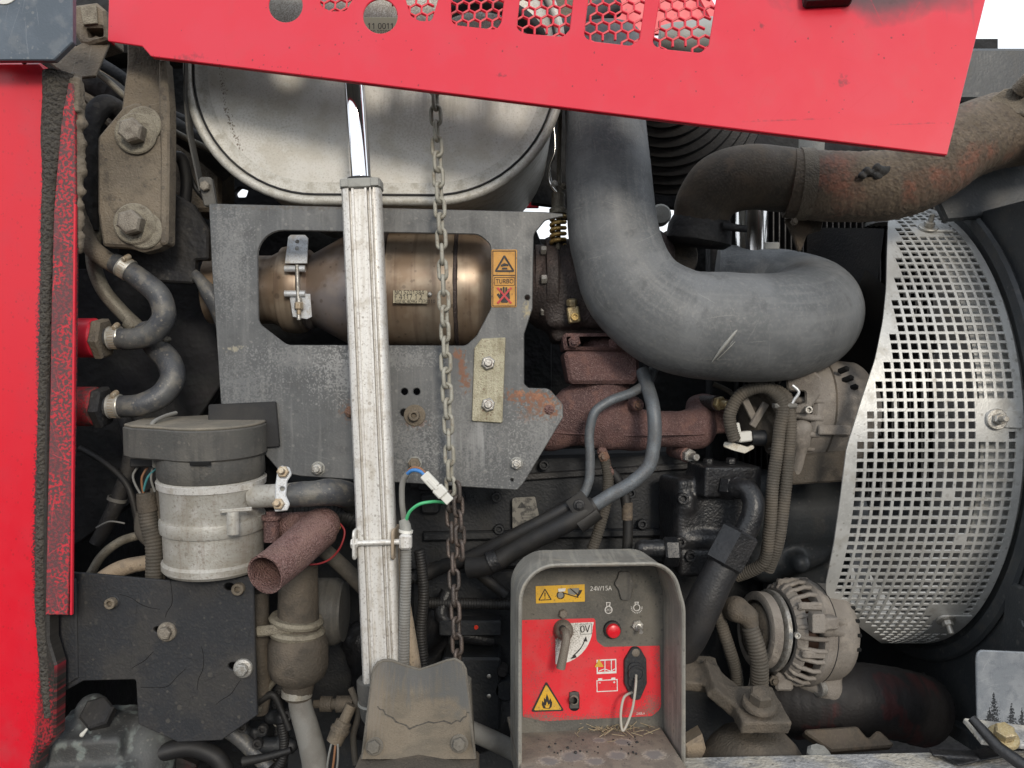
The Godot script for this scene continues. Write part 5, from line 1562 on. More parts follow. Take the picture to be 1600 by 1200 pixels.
func alternators() -> void:
	# lower one, vents towards the left
	var z := -0.13
	var s := k(z)
	var a := thing("lower_alternator", "dusty tan alternator with open vent bars low beside the fan guard", "alternator", W(1255, 1070, z))
	var xf := frame(W(1215, 985, z), Vector3(1, -0.1, -0.22))
	part(a, "core", Shape.new().lathe(xf, [[0.0, 0.0001], [0.0, 0.05], [0.01, 0.062], [0.05, 0.064], [0.06, 0.0001]], 36), mats.engine_black)
	part(a, "windings", Shape.new().lathe(xf, [[0.012, 0.05], [0.014, 0.069], [0.034, 0.071], [0.04, 0.05]], 48).shake(wobble, 0.003), mats.copper)
	ribs(a, xf, 0.07, 0.0855, -0.002, 0.045, 28, mats.alternator, 0.0041)
	part(a, "front_band", Shape.new().lathe(xf, [[-0.004, 0.062], [-0.005, 0.07], [0.0, 0.0755], [0.008, 0.0815], [0.0085, 0.076], [0.0, 0.066]], 56), mats.alternator)
	part(a, "stator_ring", Shape.new().lathe(xf, [[-0.0205, 0.05], [-0.021, 0.064], [-0.019, 0.0675], [-0.012, 0.0675], [-0.011, 0.05]], 56), mats.clean_bolt)
	for i in 4:
		var aw := -1.1 + i * 0.95 + PI / 2
		var ow := Vector3(cos(aw), sin(aw), 0)
		part(a, "wide_bar", Shape.new().box(xf * Transform3D(Basis(ow, Vector3(-sin(aw), cos(aw), 0), Vector3.BACK), ow * 0.081 + Vector3(0, 0, 0.02)), Vector3(0.012, 0.013, 0.044), 0.003), mats.alternator)
	part(a, "end_ring", Shape.new().lathe(xf, [[-0.044, 0.05], [-0.045, 0.058], [-0.042, 0.064], [-0.026, 0.064], [-0.024, 0.05]], 36), mats.alternator)
	part(a, "rear_cap", Shape.new().lathe(xf, [[-0.05, 0.0001], [-0.05, 0.036], [-0.044, 0.044], [-0.012, 0.05], [-0.008, 0.04]], 36), mats.brown_dust)
	part(a, "body", Shape.new().lathe(xf, [[0.036, 0.06], [0.036, 0.086], [0.04, 0.0905], [0.05, 0.0905], [0.052, 0.087], [0.06, 0.087], [0.064, 0.084], [0.092, 0.083], [0.106, 0.076], [0.117, 0.062], [0.12, 0.03], [0.122, 0.0001]], 48), mats.alternator)
	for i in 9:
		var ae := -0.75 + i * 0.3 + PI / 2
		var oe := Vector3(cos(ae), sin(ae), 0)
		part(a, "end_slot", Shape.new().box(xf * Transform3D(Basis(oe, Vector3(-sin(ae), cos(ae), 0), Vector3.BACK), oe * 0.0735 + Vector3(0, 0, 0.104)), Vector3(0.012, 0.006, 0.009), 0.001), mats.black_hole)
	part(a, "body_seam", Shape.new().lathe(xf, [[0.0585, 0.08], [0.0585, 0.0876], [0.06, 0.0876], [0.06, 0.08]], 48), mats.black_grime)
	for i in 7:
		var an := -0.6 + i * 0.32
		var o := Vector3(cos(an), sin(an), 0)
		part(a, "rim_block", Shape.new().box(xf * Transform3D(Basis(o, Vector3(-sin(an), cos(an), 0), Vector3.BACK), o * 0.084 + Vector3(0, 0, 0.05)), Vector3(0.014, 0.02, 0.022), 0.003), mats.alternator)
	part(a, "through_lug", cast([["b", W(1276, 972, z + 0.085), Vector3(0.011, 0.016, 0.01), Basis(), 0.002], ["b", W(1292, 972, z + 0.08), Vector3(0.016, 0.01, 0.012), Basis(), 0.003], ["c", W(1292, 985, z + 0.075), W(1322, 990, z + 0.05), 0.011, 0.007], ["c", W(1292, 968, z + 0.076), W(1322, 974, z + 0.05), 0.006, 0.005]], 0.003, 0.006, 0.0005), mats.alternator)
	part(a, "foot", cast([["c", W(1262, 1058, z), W(1300, 1062, z), 0.026, 0.022], ["b", W(1302, 1058, z + 0.01), Vector3(0.0065, 0.036, 0.022), Basis.from_euler(Vector3(0, 0, -0.22)), 0.003], ["b", W(1280, 1044, z + 0.012), Vector3(0.024, 0.006, 0.022), Basis(), 0.003], ["c", W(1284, 1074, z + 0.02), W(1298, 1078, z + 0.02), 0.018, 0.018]], 0.004, 0.01, 0.0006), mats.alternator)
	put(a, "bushing", hardware_mesh("socket"), mats.clean_bolt, Transform3D(frame(W(1284, 1074, z + 0.03), Vector3(-1, 0, 0.4)).basis.scaled_local(Vector3(0.015, 0.015, 0.008)), W(1284, 1074, z + 0.03)))
	part(a, "lower_foot", Shape.new().box(Transform3D(Basis(), W(1222, 1062, z + 0.02)), Vector3(0.03, 0.03, 0.03), 0.004), mats.alternator)
	bolt(a, 1245, 992, z + 0.082, 5, "socket", mats.clean_bolt)
	bolt(a, 1208, 1062, z + 0.037, 8, "nut", mats.brown_dust)
	# battery lead boot
	var l := thing("alternator_lead", "dusty brown boot and ridged lead plugged into the lower alternator", "lead", W(1180, 1060, z + 0.08))
	part(l, "boot", cast([["c", W(1148, 952, -0.04), W(1152, 954, -0.03), 0.02, 0.019], ["c", W(1152, 948, -0.035), W(1170, 962, -0.025), 0.014, 0.012], ["c", W(1170, 962, -0.025), W(1176, 985, -0.02), 0.012, 0.011]], 0.003, 0.01, 0.0006), mats.brown_dust)
	part(l, "ridged_sleeve", ridged(path([[1172, 980, -0.02, 12], [1180, 1005, -0.018, 13], [1186, 1035, -0.02, 13], [1186, 1075, -0.03, 13]]), 0.0052, 0.12, 16), mats.conduit)
	solo("second_lead", "thin ridged dusty lead hanging left of the alternator boot", "lead", ridged(path([[1118, 945, -0.05, 9], [1130, 985, -0.05, 9], [1140, 1015, -0.05, 9], [1150, 1050, -0.06, 9], [1152, 1110, -0.07, 9]]), 0.0045, 0.12, 14), mats.conduit)
	# upper one behind the cables
	var uz := -0.15
	var u := thing("upper_alternator", "dusty brown alternator between the grey hose and the fan guard", "alternator", W(1270, 710, uz))
	var ux := frame(W(1225, 640, uz), Vector3(1, -0.1, -0.05))
	part(u, "core", Shape.new().lathe(ux, [[0.0, 0.0001], [0.0, 0.055], [0.05, 0.07], [0.06, 0.0001]], 36), mats.engine_black)
	part(u, "windings", Shape.new().lathe(ux, [[0.012, 0.05], [0.014, 0.072], [0.03, 0.074], [0.04, 0.05]], 48).shake(wobble, 0.003), mats.copper)
	ribs(u, ux, 0.07, 0.09, -0.014, 0.03, 20, mats.alternator, 0.006)
	part(u, "body", Shape.new().lathe(ux, [[0.014, 0.07], [0.014, 0.088], [0.02, 0.094], [0.11, 0.094], [0.118, 0.09], [0.14, 0.07], [0.14, 0.0001]], 48), mats.alternator)
	part(u, "front_cheek", Shape.new().prism(turned(1255, 600, uz + 0.102, -14, 12), flat(rounded([[1228, 586, 4], [1262, 572, 6], [1284, 590, 8], [1282, 618, 8], [1262, 646, 6], [1240, 648, 4], [1242, 636, 3], [1258, 630, 3], [1258, 612, 3], [1230, 612, 3]]), turned(1255, 600, uz + 0.102, -14, 12)), 0.014, 0.003), mats.alternator)
	for i in 3:
		part(u, "end_slot", Shape.new().box(Transform3D(Basis.from_euler(Vector3(-0.3, 0.5, -0.5)), W(1318 + i * 7, 578 + i * 14, uz + 0.078 - i * 0.001)), Vector3(0.009, 0.008, 0.02), 0.002), mats.black_hole)
	part(u, "body_edge", Shape.new().lathe(ux, [[0.05, 0.09], [0.05, 0.0946], [0.053, 0.0946], [0.053, 0.09]], 48), mats.brown_dust)
	part(u, "slot_panel", Shape.new().box(Transform3D(Basis.from_euler(Vector3(-0.1, 0, -0.02)), W(1305, 672, uz + 0.094)), Vector3(0.055, 0.016, 0.006), 0.002), mats.alternator)
	part(u, "support_arm", cast([["c", W(1222, 672, uz + 0.08), W(1250, 672, uz + 0.08), 0.01, 0.012], ["c", W(1255, 668, uz + 0.08), W(1252, 690, uz + 0.078), 0.014, 0.012], ["c", W(1252, 690, uz + 0.078), W(1243, 745, uz + 0.06), 0.012, 0.008]], 0.004, 0.01, 0.0006), mats.alternator)
	part(u, "shelf", Shape.new().prism(front(uz + 0.07), flat(rounded([[1232, 715, 4], [1330, 700, 4], [1330, 752, 4], [1230, 758, 4]]), front(uz + 0.07)), 0.08, 0.003), mats.brown_dust)
	bolt(u, 1262, 640, uz + 0.098, 6, "socket", mats.clean_bolt)
	part(u, "bright_clip", hose([[1238, 602, uz + 0.11, 2.5], [1248, 612, uz + 0.112, 2.5], [1240, 626, uz + 0.11, 2.5], [1232, 640, uz + 0.11, 2.5]], 5, 8), mats.bright_zinc)
	# the back of it with its plug
	var b := thing("alternator_regulator", "dusty regulator block with a white plug beside the cable loop", "regulator", W(1180, 710, uz + 0.02))
	part(b, "block", cast([["b", W(1190, 655, uz + 0.02), Vector3(0.035, 0.045, 0.03), Basis(), 0.01], ["c", W(1175, 640, uz + 0.05), W(1195, 680, uz + 0.05), 0.012, 0.016], ["b", W(1208, 630, uz + 0.05), Vector3(0.008, 0.03, 0.012), Basis.from_euler(Vector3(0, 0, 0.5)), 0.003]], 0.0045, 0.008, 0.001), mats.brown_dust)
	part(b, "vane", Shape.new().box(Transform3D(Basis.from_euler(Vector3(0.2, 0.3, 0.6)), W(1172, 642, uz + 0.07)), Vector3(0.012, 0.05, 0.006), 0.001), mats.alternator)
	part(b, "vane", Shape.new().box(Transform3D(Basis.from_euler(Vector3(0.2, 0.3, -0.5)), W(1186, 648, uz + 0.07)), Vector3(0.012, 0.045, 0.006), 0.001), mats.alternator)
	var pl := part(b, "white_plug", Shape.new().box(Transform3D(Basis.from_euler(Vector3(0, 0.2, 0.1)), W(1162, 682, uz + 0.08)), Vector3(0.024, 0.017, 0.016), 0.002), mats.white_plastic)
	part(pl, "latch", Shape.new().box(Transform3D(Basis.from_euler(Vector3(0, 0, 0.2)), W(1153, 668, uz + 0.085)), Vector3(0.006, 0.016, 0.008), 0.001), mats.white_plastic)
	part(b, "plug_socket", Shape.new().lathe(frame(W(1174, 684, uz + 0.075), Vector3.RIGHT), [[0, 0.0], [0, 0.012], [0.022, 0.013], [0.024, 0.0001]], 20), mats.engine_black)
	part(b, "metal_tab", Shape.new().prism(front(uz + 0.075), flat(rounded([[1132, 690, 3], [1150, 692, 4], [1168, 698, 3], [1176, 694, 3], [1180, 700, 3], [1164, 709, 4], [1145, 704, 6], [1130, 698, 3]]), front(uz + 0.075)), 0.003, 0.0008), mats.clamp_steel)
	# ridged cables
	var grp := "ridged dusty cables hanging beside the fan guard"
	solo("ridged_cable", "left of two ridged dusty cables hanging side by side, looping over a plug", "cable", ridged(path([[1148, 688, -0.06, 9], [1140, 650, -0.055, 9], [1160, 615, -0.05, 9], [1195, 606, -0.045, 9], [1218, 622, -0.04, 9], [1217, 680, -0.04, 9], [1207, 760, -0.04, 9], [1202, 830, -0.045, 9], [1192, 880, -0.06, 9], [1150, 900, -0.09, 9]]), 0.0044, 0.13, 14), mats.conduit, grp)
	solo("ridged_cable", "right of two ridged dusty cables hanging side by side, nearest the guard", "cable", ridged(path([[1200, 605, -0.06, 9], [1228, 620, -0.05, 9], [1234, 650, -0.045, 9], [1231, 720, -0.045, 9], [1224, 790, -0.045, 9], [1215, 850, -0.05, 9], [1200, 890, -0.07, 9]]), 0.0044, 0.13, 14), mats.conduit, grp)
	solo("cable_tie", "grey cable tie round the two ridged cables", "cable tie", Shape.new().box(Transform3D(Basis(), W(1226, 634, -0.043)), Vector3(0.036, 0.008, 0.022), 0.003), mats.conduit_grey)
	# dark pulleys and castings behind
	var c := thing("water_pump", "black rounded casting in the shadow under the upper alternator", "pump", W(1240, 890, -0.28))
	part(c, "body", cast([["c", W(1200, 800, -0.26), W(1290, 800, -0.28), 0.07, 0.075], ["c", W(1200, 870, -0.26), W(1270, 860, -0.26), 0.05, 0.03], ["b", W(1260, 900, -0.3), Vector3(0.08, 0.12, 0.03), Basis(), 0.02], ["c", W(1240, 880, -0.22), W(1250, 880, -0.2), 0.02, 0.018]], 0.007, 0.02, 0.001), mats.shroud)


func pump() -> void:
	var z := -0.1
	var p := thing("hydraulic_pump", "oily black hydraulic pump block under the manifold", "pump", W(1110, 890, z))
	part(p, "body", cast([
		["b", W(1105, 815, z - 0.03), Vector3(0.065, 0.075, 0.045), Basis(), 0.014],
		["b", W(1062, 800, z - 0.02), Vector3(0.022, 0.062, 0.04), Basis.from_euler(Vector3(0, 0.3, 0)), 0.01],
		["b", W(1130, 748, z), Vector3(0.052, 0.026, 0.036), Basis.from_euler(Vector3(0.06, 0.25, -0.03)), 0.004],
		["c", W(1075, 842, z + 0.01), W(1140, 846, z + 0.01), 0.017, 0.017],
		["c", W(1075, 780, z + 0.015), W(1075, 792, z + 0.015), 0.012, 0.012],
		["b", W(1100, 875, z - 0.01), Vector3(0.05, 0.022, 0.035), Basis(), 0.008],
		["-b", W(1060, 812, z + 0.035), Vector3(0.012, 0.016, 0.012), Basis(), 0.004],
	], 0.0042, 0.008, 0.0014), mats.oily_black)
	for q in [[1066, 778], [1078, 868], [1062, 846]]:
		bolt(p, q[0], q[1], z + 0.022, 9, "socket", mats.oily_black)
	for q in [[1107, 722], [1142, 721]]:
		put(p, "bolt", hardware_mesh("hex"), mats.oily_black, Transform3D(frame(W(q[0], q[1], z), Vector3.UP).basis.scaled_local(Vector3.ONE * 0.0085), W(q[0], q[1] + 4, z)))
	# elbow fitting and pressure hose
	var f := thing("pressure_hose", "thick black hose with a bent metal fitting running down from the pump", "hose", W(1080, 1010, 0.0))
	var hx := frame(W(1136, 760, z + 0.035), Vector3(0.55, 0.02, 0.8))
	part(f, "hex_nut", Shape.new().prism(hx.translated_local(Vector3(0, 0, 0.02)), hexagon(0.021, 0.3), 0.022, 0.003), mats.oily_black)
	part(f, "collar", Shape.new().lathe(hx, [[0.018, 0.0], [0.018, 0.019], [0.024, 0.019], [0.026, 0.016], [0.03, 0.018], [0.034, 0.0]], 24), mats.oily_black)
	part(f, "bent_tube", hose([[1150, 763, z + 0.06, 15], [1166, 764, z + 0.075, 16], [1176, 780, z + 0.085, 16.5], [1176, 802, z + 0.09, 17], [1166, 828, z + 0.09, 18], [1158, 842, z + 0.09, 19]], 8, 22), mats.oily_black)
	var d := W(1128, 882, z + 0.095) - W(1160, 822, z + 0.09)
	part(f, "hex_sleeve", Shape.new().prism(frame(W(1129, 884, z + 0.095), d, 0.4), hexagon(0.033), 0.062, 0.004), mats.oily_black)
	part(f, "hose", hose([[1140, 868, z + 0.092, 25], [1122, 900, z + 0.095, 26], [1100, 945, z + 0.095, 28], [1078, 990, z + 0.085, 29], [1050, 1030, z + 0.06, 29], [1010, 1070, z + 0.03, 29]], 8, 26).shake(wobble, 0.0008), mats.dark_duct)
	var n := thing("pump_inlet_fitting", "black oily elbow fitting at the pump's lower left", "fitting", W(1030, 890, -0.05))
	part(n, "tube", cast([["c", W(1005, 857, -0.05), W(1032, 857, -0.05), 0.013, 0.015], ["c", W(1005, 857, -0.05), W(998, 900, -0.06), 0.013, 0.016]], 0.0035, 0.006, 0.0008), mats.oily_black)
	part(n, "nut", Shape.new().prism(frame(W(1060, 862, -0.05), Vector3.RIGHT), hexagon(0.024, 0.2), 0.024, 0.003), mats.oily_black)


func tubes() -> void:
	var z := -0.04
	var t := thing("thin_steel_tube", "thinner of the two bent grey steel tubes before the manifold", "tube", W(930, 800, z))
	part(t, "tube", hose([[1024, 566, -0.1, 7.5], [1016, 592, -0.08, 7.5], [990, 612, -0.06, 7.5], [950, 628, -0.045, 7.5], [930, 643, z, 7.5], [922, 668, z, 7.5], [922, 720, z, 7.5], [920, 752, z, 7.5], [912, 772, z, 7.5], [885, 796, z, 7.5]], 10, 18), mats.steel_tube)
	part(t, "rubber_end", hose([[900, 784, z, 10.5], [862, 806, z, 10.5], [800, 838, z - 0.01, 10.5], [740, 868, z - 0.03, 11], [690, 886, z - 0.05, 11], [650, 905, z - 0.06, 11]], 8, 18), mats.conduit_black)
	var b := thing("thick_steel_tube", "thicker of the two bent grey steel tubes before the manifold", "tube", W(990, 800, z))
	part(b, "tube", hose([[1004, 580, -0.08, 11], [1012, 605, -0.06, 11], [1021, 640, -0.03, 11], [1021, 700, -0.025, 11], [1014, 728, -0.025, 11], [990, 752, -0.025, 11], [950, 776, -0.028, 11], [920, 795, z + 0.01, 11]], 10, 22), mats.steel_tube)
	part(b, "rubber_end", hose([[930, 789, z + 0.01, 15], [890, 814, z + 0.01, 15.5], [840, 840, z, 15.5], [800, 862, z - 0.01, 15.5], [770, 880, z - 0.015, 16], [735, 885, z - 0.03, 19]], 8, 22), mats.conduit_black)
	part(b, "clamp_ring", Shape.new().lathe(frame(W(772, 876, z - 0.012), Vector3(-1, -0.5, 0)), [[-0.008, 0.0], [-0.008, 0.0185], [0.008, 0.0185], [0.008, 0.0]], 24), mats.oily_black)
	var c := thing("tube_clip", "dark folded clip with a screw holding the two steel tubes together", "clip", W(907, 815, z + 0.02))
	part(c, "plate", Shape.new().prism(turned(906, 793, z + 0.024, -8, 0), flat(rounded([[883, 784, 2], [908, 766, 4], [926, 789, 2], [929, 797, 3], [904, 818, 3], [900, 812, 2]]), turned(906, 793, z + 0.024, -8, 0)), 0.004, 0.001), mats.conduit_black)
	part(c, "saddle", Shape.new().tube(PackedVector3Array([W(902, 818, z + 0.008), W(932, 796, z + 0.008)]), PackedFloat32Array([0.0172, 0.0172]), 24), mats.conduit_black)
	bolt(c, 905, 789, z + 0.0245, 6.5, "flange", mats.dark_duct)
	# cables hanging behind the tubes
	solo("oily_cable", "ridged black cable hanging from a rusty sensor behind the tubes", "cable", ridged(path([[944, 715, -0.09, 7], [950, 745, -0.09, 8], [948, 780, -0.085, 8], [938, 820, -0.08, 8], [925, 860, -0.08, 8]]), 0.0042, 0.13, 12), mats.conduit)
	var o := thing("orange_banded_hose", "black hose with a worn orange band behind the steel tubes", "hose", W(980, 860, -0.1))
	part(o, "hose", hose([[955, 735, -0.1, 8], [972, 762, -0.1, 8], [980, 800, -0.1, 8], [979, 870, -0.1, 8]], 8, 14), mats.conduit_black)
	part(o, "orange_band", hose([[980, 785, -0.0995, 8.6], [980, 812, -0.0995, 8.6]], 3, 14), mats.duct)
	part(o, "rusty_sensor", cast([["c", W(941, 706, -0.1), W(948, 724, -0.095), 0.009, 0.007], ["c", W(948, 728, -0.09), W(954, 738, -0.09), 0.007, 0.006]], 0.002, 0.004, 0.001), mats.rust_pipe)


func heat_shield() -> void:
	var z := 0.0
	var t := thing("heat_shield", "grey speckled steel shield plate with a long window and stickers", "shield", W(600, 765, z))
	var out := rounded([[326, 318, 3], [852, 331, 3], [880, 334, 3], [880, 338, 2], [852, 344, 10], [834, 366, 14], [832, 482, 10], [819, 522, 10], [819, 600, 6], [826, 606, 3], [858, 607, 16], [880, 632, 14], [880, 652, 8], [820, 752, 6], [808, 766, 4], [470, 744, 6], [438, 738, 8], [345, 630, 3], [331, 420, 0]], 6)
	var win := rounded([[402, 359, 40], [748, 366, 24], [767, 382, 18], [767, 482, 14], [745, 524, 10], [728, 540, 14], [448, 539, 24], [404, 505, 18]], 7)
	var holes := [flat(win, front(z))]
	for h in [[632, 612, 5.5], [651, 612, 5.5], [631, 645, 6], [824, 465, 4], [800, 750, 2.5]]:
		holes.append(flat(ring(h[0], h[1], h[2], 14), front(z)))
	var b := Rect2(326, 318, 554, 448)
	var c := Canvas.new(tile("", Color(0.1, 0.103, 0.105), [["cloud", 0.35, 0.7, Color(0.135, 0.136, 0.135), 0.8], ["patch", 0.5, 0.8, Color(0.08, 0.082, 0.084), 0.6], ["sand", 0.55, 1.0, Color(0.2, 0.198, 0.188), 0.4], ["streak", 0.55, 0.8, Color(0.19, 0.19, 0.185), 0.35], ["speck", 0.3, 1.0, Color(0.3, 0.29, 0.27), 0.35], ["scratch", 0.2, 1.0, Color(0.24, 0.24, 0.23), 0.3]]), b, 640, 518)
	var white := Color(0.5, 0.5, 0.49)
	for q in [[540, 580, 46, 40, 0.9], [620, 560, 60, 16, 0.6], [470, 560, 60, 26, 0.45], [640, 700, 40, 40, 0.5], [730, 690, 60, 60, 0.45], [380, 600, 50, 40, 0.4], [360, 400, 26, 70, 0.45], [850, 690, 40, 60, 0.5]]:
		c.stain(q[0], q[1], q[2], q[3], white, q[4] * 0.4, masks.sand, 0.5, 3.4)
	for q in [[735, 690, 26, 60, 0.6], [705, 690, 16, 50, 0.4], [770, 700, 14, 50, 0.35]]:
		c.stain(q[0], q[1], q[2], q[3], Color(0.33, 0.33, 0.325), q[4], masks.streak, 1.0, 2.4)
	c.stain(700, 620, 120, 90, Color(0.2, 0.2, 0.195), 0.5, masks.cloud, 1.5)
	for q in [[716, 556, 10, 12, 0.9], [722, 576, 8, 20, 0.9], [727, 596, 8, 16, 0.85], [806, 618, 22, 10, 0.9], [836, 622, 26, 15, 0.95], [858, 640, 16, 14, 0.95], [846, 634, 30, 18, 0.55], [822, 648, 16, 10, 0.3], [548, 643, 16, 16, 0.45], [651, 662, 18, 8, 0.4]]:
		c.stain(q[0], q[1], q[2], q[3], Color(0.19, 0.085, 0.05), q[4], masks.grain, 0.7, 1.8)
	for q in [[840, 618, 10, 6], [812, 614, 12, 5], [858, 632, 8, 8]]:
		c.stain(q[0], q[1], q[2], q[3], Color(0.33, 0.14, 0.07), 0.7, masks.sand, 0.7, 2.0)
	c.stain(822, 484, 6, 14, Color(0.4, 0.32, 0.16), 0.6, masks.grain, 0.8, 1.5)
	c.stain(600, 324, 280, 4, Color(0.1, 0.085, 0.07), 0.6, masks.grain, 0.8, 2.0)
	c.stain(366, 545, 14, 5, Color(0.4, 0.36, 0.26), 0.7, masks.grain, 0.8, 2.2)
	part(t, "plate", Shape.new().prism(front(z), flat(out, front(z)), 0.006, 0.0012, holes), painted("shield", c, 0.56, 0.25, "sand", 0.012))
	# yellowish bolted strip
	var z2 := z + 0.005
	var br := part(t, "zinc_strip", Shape.new().prism(front(z2), flat(rounded([[741, 544, 2], [752, 529, 2], [790, 527, 2], [785, 661, 3], [737, 658, 3]]), front(z2)), 0.0045, 0.001), mats.warm_zinc)
	for q in [[763, 567], [763, 632]]:
		var n := put(br, "nut", hardware_mesh("nut"), mats.clean_bolt, Transform3D(Basis(Vector3.BACK, 0.3).scaled_local(Vector3(0.011, 0.011, 0.008)), W(q[0], q[1], z2 - 0.0005)))
		n.set_meta("label", "silver nut with a rusty stud end")
	for q in [[763, 567], [763, 632]]:
		put(br, "stud_end", hardware_mesh("screw"), mats.rusty_bolt, Transform3D(Basis().scaled_local(Vector3(0.0062, 0.0062, 0.004)), W(q[0], q[1], z2 + 0.0065)))
	bolt(t, 648, 649, z, 8.5, "socket", mats.dusty_steel, 17, mats.dusty_steel)
	bolt(t, 497, 732, z, 9.5, "nut", mats.clean_bolt, 11, mats.cast_grey)
	bolt(t, 807, 724, z, 9, "nut", mats.clean_bolt, 10, mats.cast_grey)
	bolt(t, 648, 724, z, 10, "nut", mats.dusty_steel, 11, mats.cast_grey)
	bolt(t, 549, 643, z, 10, "nut", mats.rusty_bolt)
	bolt(t, 858, 640, z, 8, "screw", mats.rust_pipe)
	# warning stickers
	var zs := z + 0.0012
	var st := part(t, "warning_sticker", Shape.new().prism(front(zs), flat(rounded([[768, 390, 2], [808, 390, 2], [807, 480, 2], [768, 480, 2]]), front(zs)), 0.0014, 0.0002), mats.sticker_orange)
	var zp := zs + 0.0007
	var pr := func(name, list, m, zz): part(st, name, Shape.new().prism(front(zz), flat(list, front(zz)), 0.0007, 0.0), m)
	var edge := Shape.new()
	for q in [[769.5, 391.5, 806, 392.7], [769.5, 429.5, 806, 430.7], [769.5, 477.4, 806, 478.6], [769.5, 391.5, 770.7, 478.6], [804.8, 391.5, 806, 478.6]]:
		edge.prism(front(zp), flat([[q[0], q[1]], [q[2], q[1]], [q[2], q[3]], [q[0], q[3]]], front(zp)), 0.0007)
	part(st, "border", edge, mats.black_print)
	var tri := [[788, 399], [804, 426], [773, 426]]
	part(st, "warning_triangle", Shape.new().prism(front(zp), flat(rounded([[788, 397, 2], [805, 425, 2], [772, 425, 2]]), front(zp)), 0.0007, 0.0, [flat([[788, 403], [800, 422], [777, 422]], front(zp))]), mats.black_print)
	pr.call("hot_surface_mark", rounded([[782, 414, 2], [788, 411, 2], [794, 413, 2], [795, 416, 1], [788, 415, 1], [783, 417, 1]]), mats.black_print, zp)
	pr.call("hot_surface_mark", [[785, 418], [792, 418], [793, 421], [784, 421]], mats.black_print, zp)
	var tx := Shape.new().prism(front(zp), flat([[772.5, 433], [804, 433], [804, 446], [772.5, 446]], front(zp)), 0.0007, 0.0, [flat([[773.2, 433.7], [803.3, 433.7], [803.3, 445.3], [773.2, 445.3]], front(zp))])
	part(st, "word_frame", tx, mats.black_print)
	words_on(st, "TURBO", 788.5, 439.5, zp + 0.0004, 6.3, mats.black_print, 0.0004, Basis(), true)
	var hand := Shape.new()
	hand.prism(front(zp), flat(rounded([[781, 458, 2], [796, 458, 2], [797, 466, 2], [793, 473, 2], [783, 473, 2]]), front(zp)), 0.0007)
	for q in [[781.5, 450, 460], [785.5, 448, 460], [789.5, 448.5, 460], [793.2, 451, 460]]:
		hand.prism(front(zp), flat(rounded([[q[0], q[1], 1.4], [q[0] + 3, q[1], 1.4], [q[0] + 3, q[2], 0], [q[0], q[2], 0]]), front(zp)), 0.0007)
	hand.prism(front(zp), flat(rounded([[776, 460, 1], [779, 458, 1], [784, 465, 1], [782, 469, 1]]), front(zp)), 0.0007)
	part(st, "hand_symbol", hand, mats.black_print)
	var zc := zp + 0.0005
	pr.call("red_cross", [[776, 450], [778.5, 448.5], [800, 473], [797.5, 475]], mats.red_print, zc)
	pr.call("red_cross", [[797.5, 448.5], [800, 450], [778.5, 475], [776, 473]], mats.red_print, zc + 0.0003)


func chain() -> void:
	var t := thing("chain", "steel link chain hanging in front of muffler and shield", "chain", W(705, 1050, 0.05))
	var s := Shape.new()
	var pts := PackedVector3Array()
	var rr := PackedFloat32Array()
	for i in 33:
		var a := TAU * i / 32
		pts.append(Vector3(cos(a) * 0.0072, sin(a) * 0.0072 + signf(sin(a)) * 0.0072 * clampf(absf(sin(a)) * 4, 0, 1), 0))
		rr.append(0.0031)
	s.tube(pts, rr, 10, false)
	var m := s.mesh()
	var line := [[676, 60], [680, 150], [684, 260], [690, 380], [694, 480], [697, 580], [701, 680], [704, 770], [707, 850], [711, 940], [714, 1000], [717, 1080]]
	var curve := Curve3D.new()
	curve.bake_interval = 0.01
	for p in line:
		curve.add_point(W(p[0], p[1], 0.045 + 0.03 * smoothstep(800, 1080, p[1])))
	var pitch := 0.0233
	var n := int(curve.get_baked_length() / pitch)
	for i in n:
		var p := curve.sample_baked(i * pitch)
		var d := (curve.sample_baked(i * pitch + 0.01) - p).normalized()
		var x := Vector3.BACK.cross(d).normalized()
		var b := Basis(-x, d, Vector3.BACK).orthonormalized() * Basis(Vector3.UP, (0.0 if i % 2 else PI / 2) + rng.randf_range(-0.35, 0.35) + 0.25)
		put(t, "link", m, mats.chain_oily if p.y < W(0, 765, 0.05).y else mats.chain_steel, Transform3D(b, p))
	# a short loose tail of the chain hooked back on itself
	for i in 5:
		put(t, "link", m, mats.chain_oily, Transform3D(Basis(Vector3.BACK, 0.06) * Basis(Vector3.UP, (0.6 if i % 2 else 2.1)), W(715 + i * 1.2, 768 + i * 23, 0.052)))


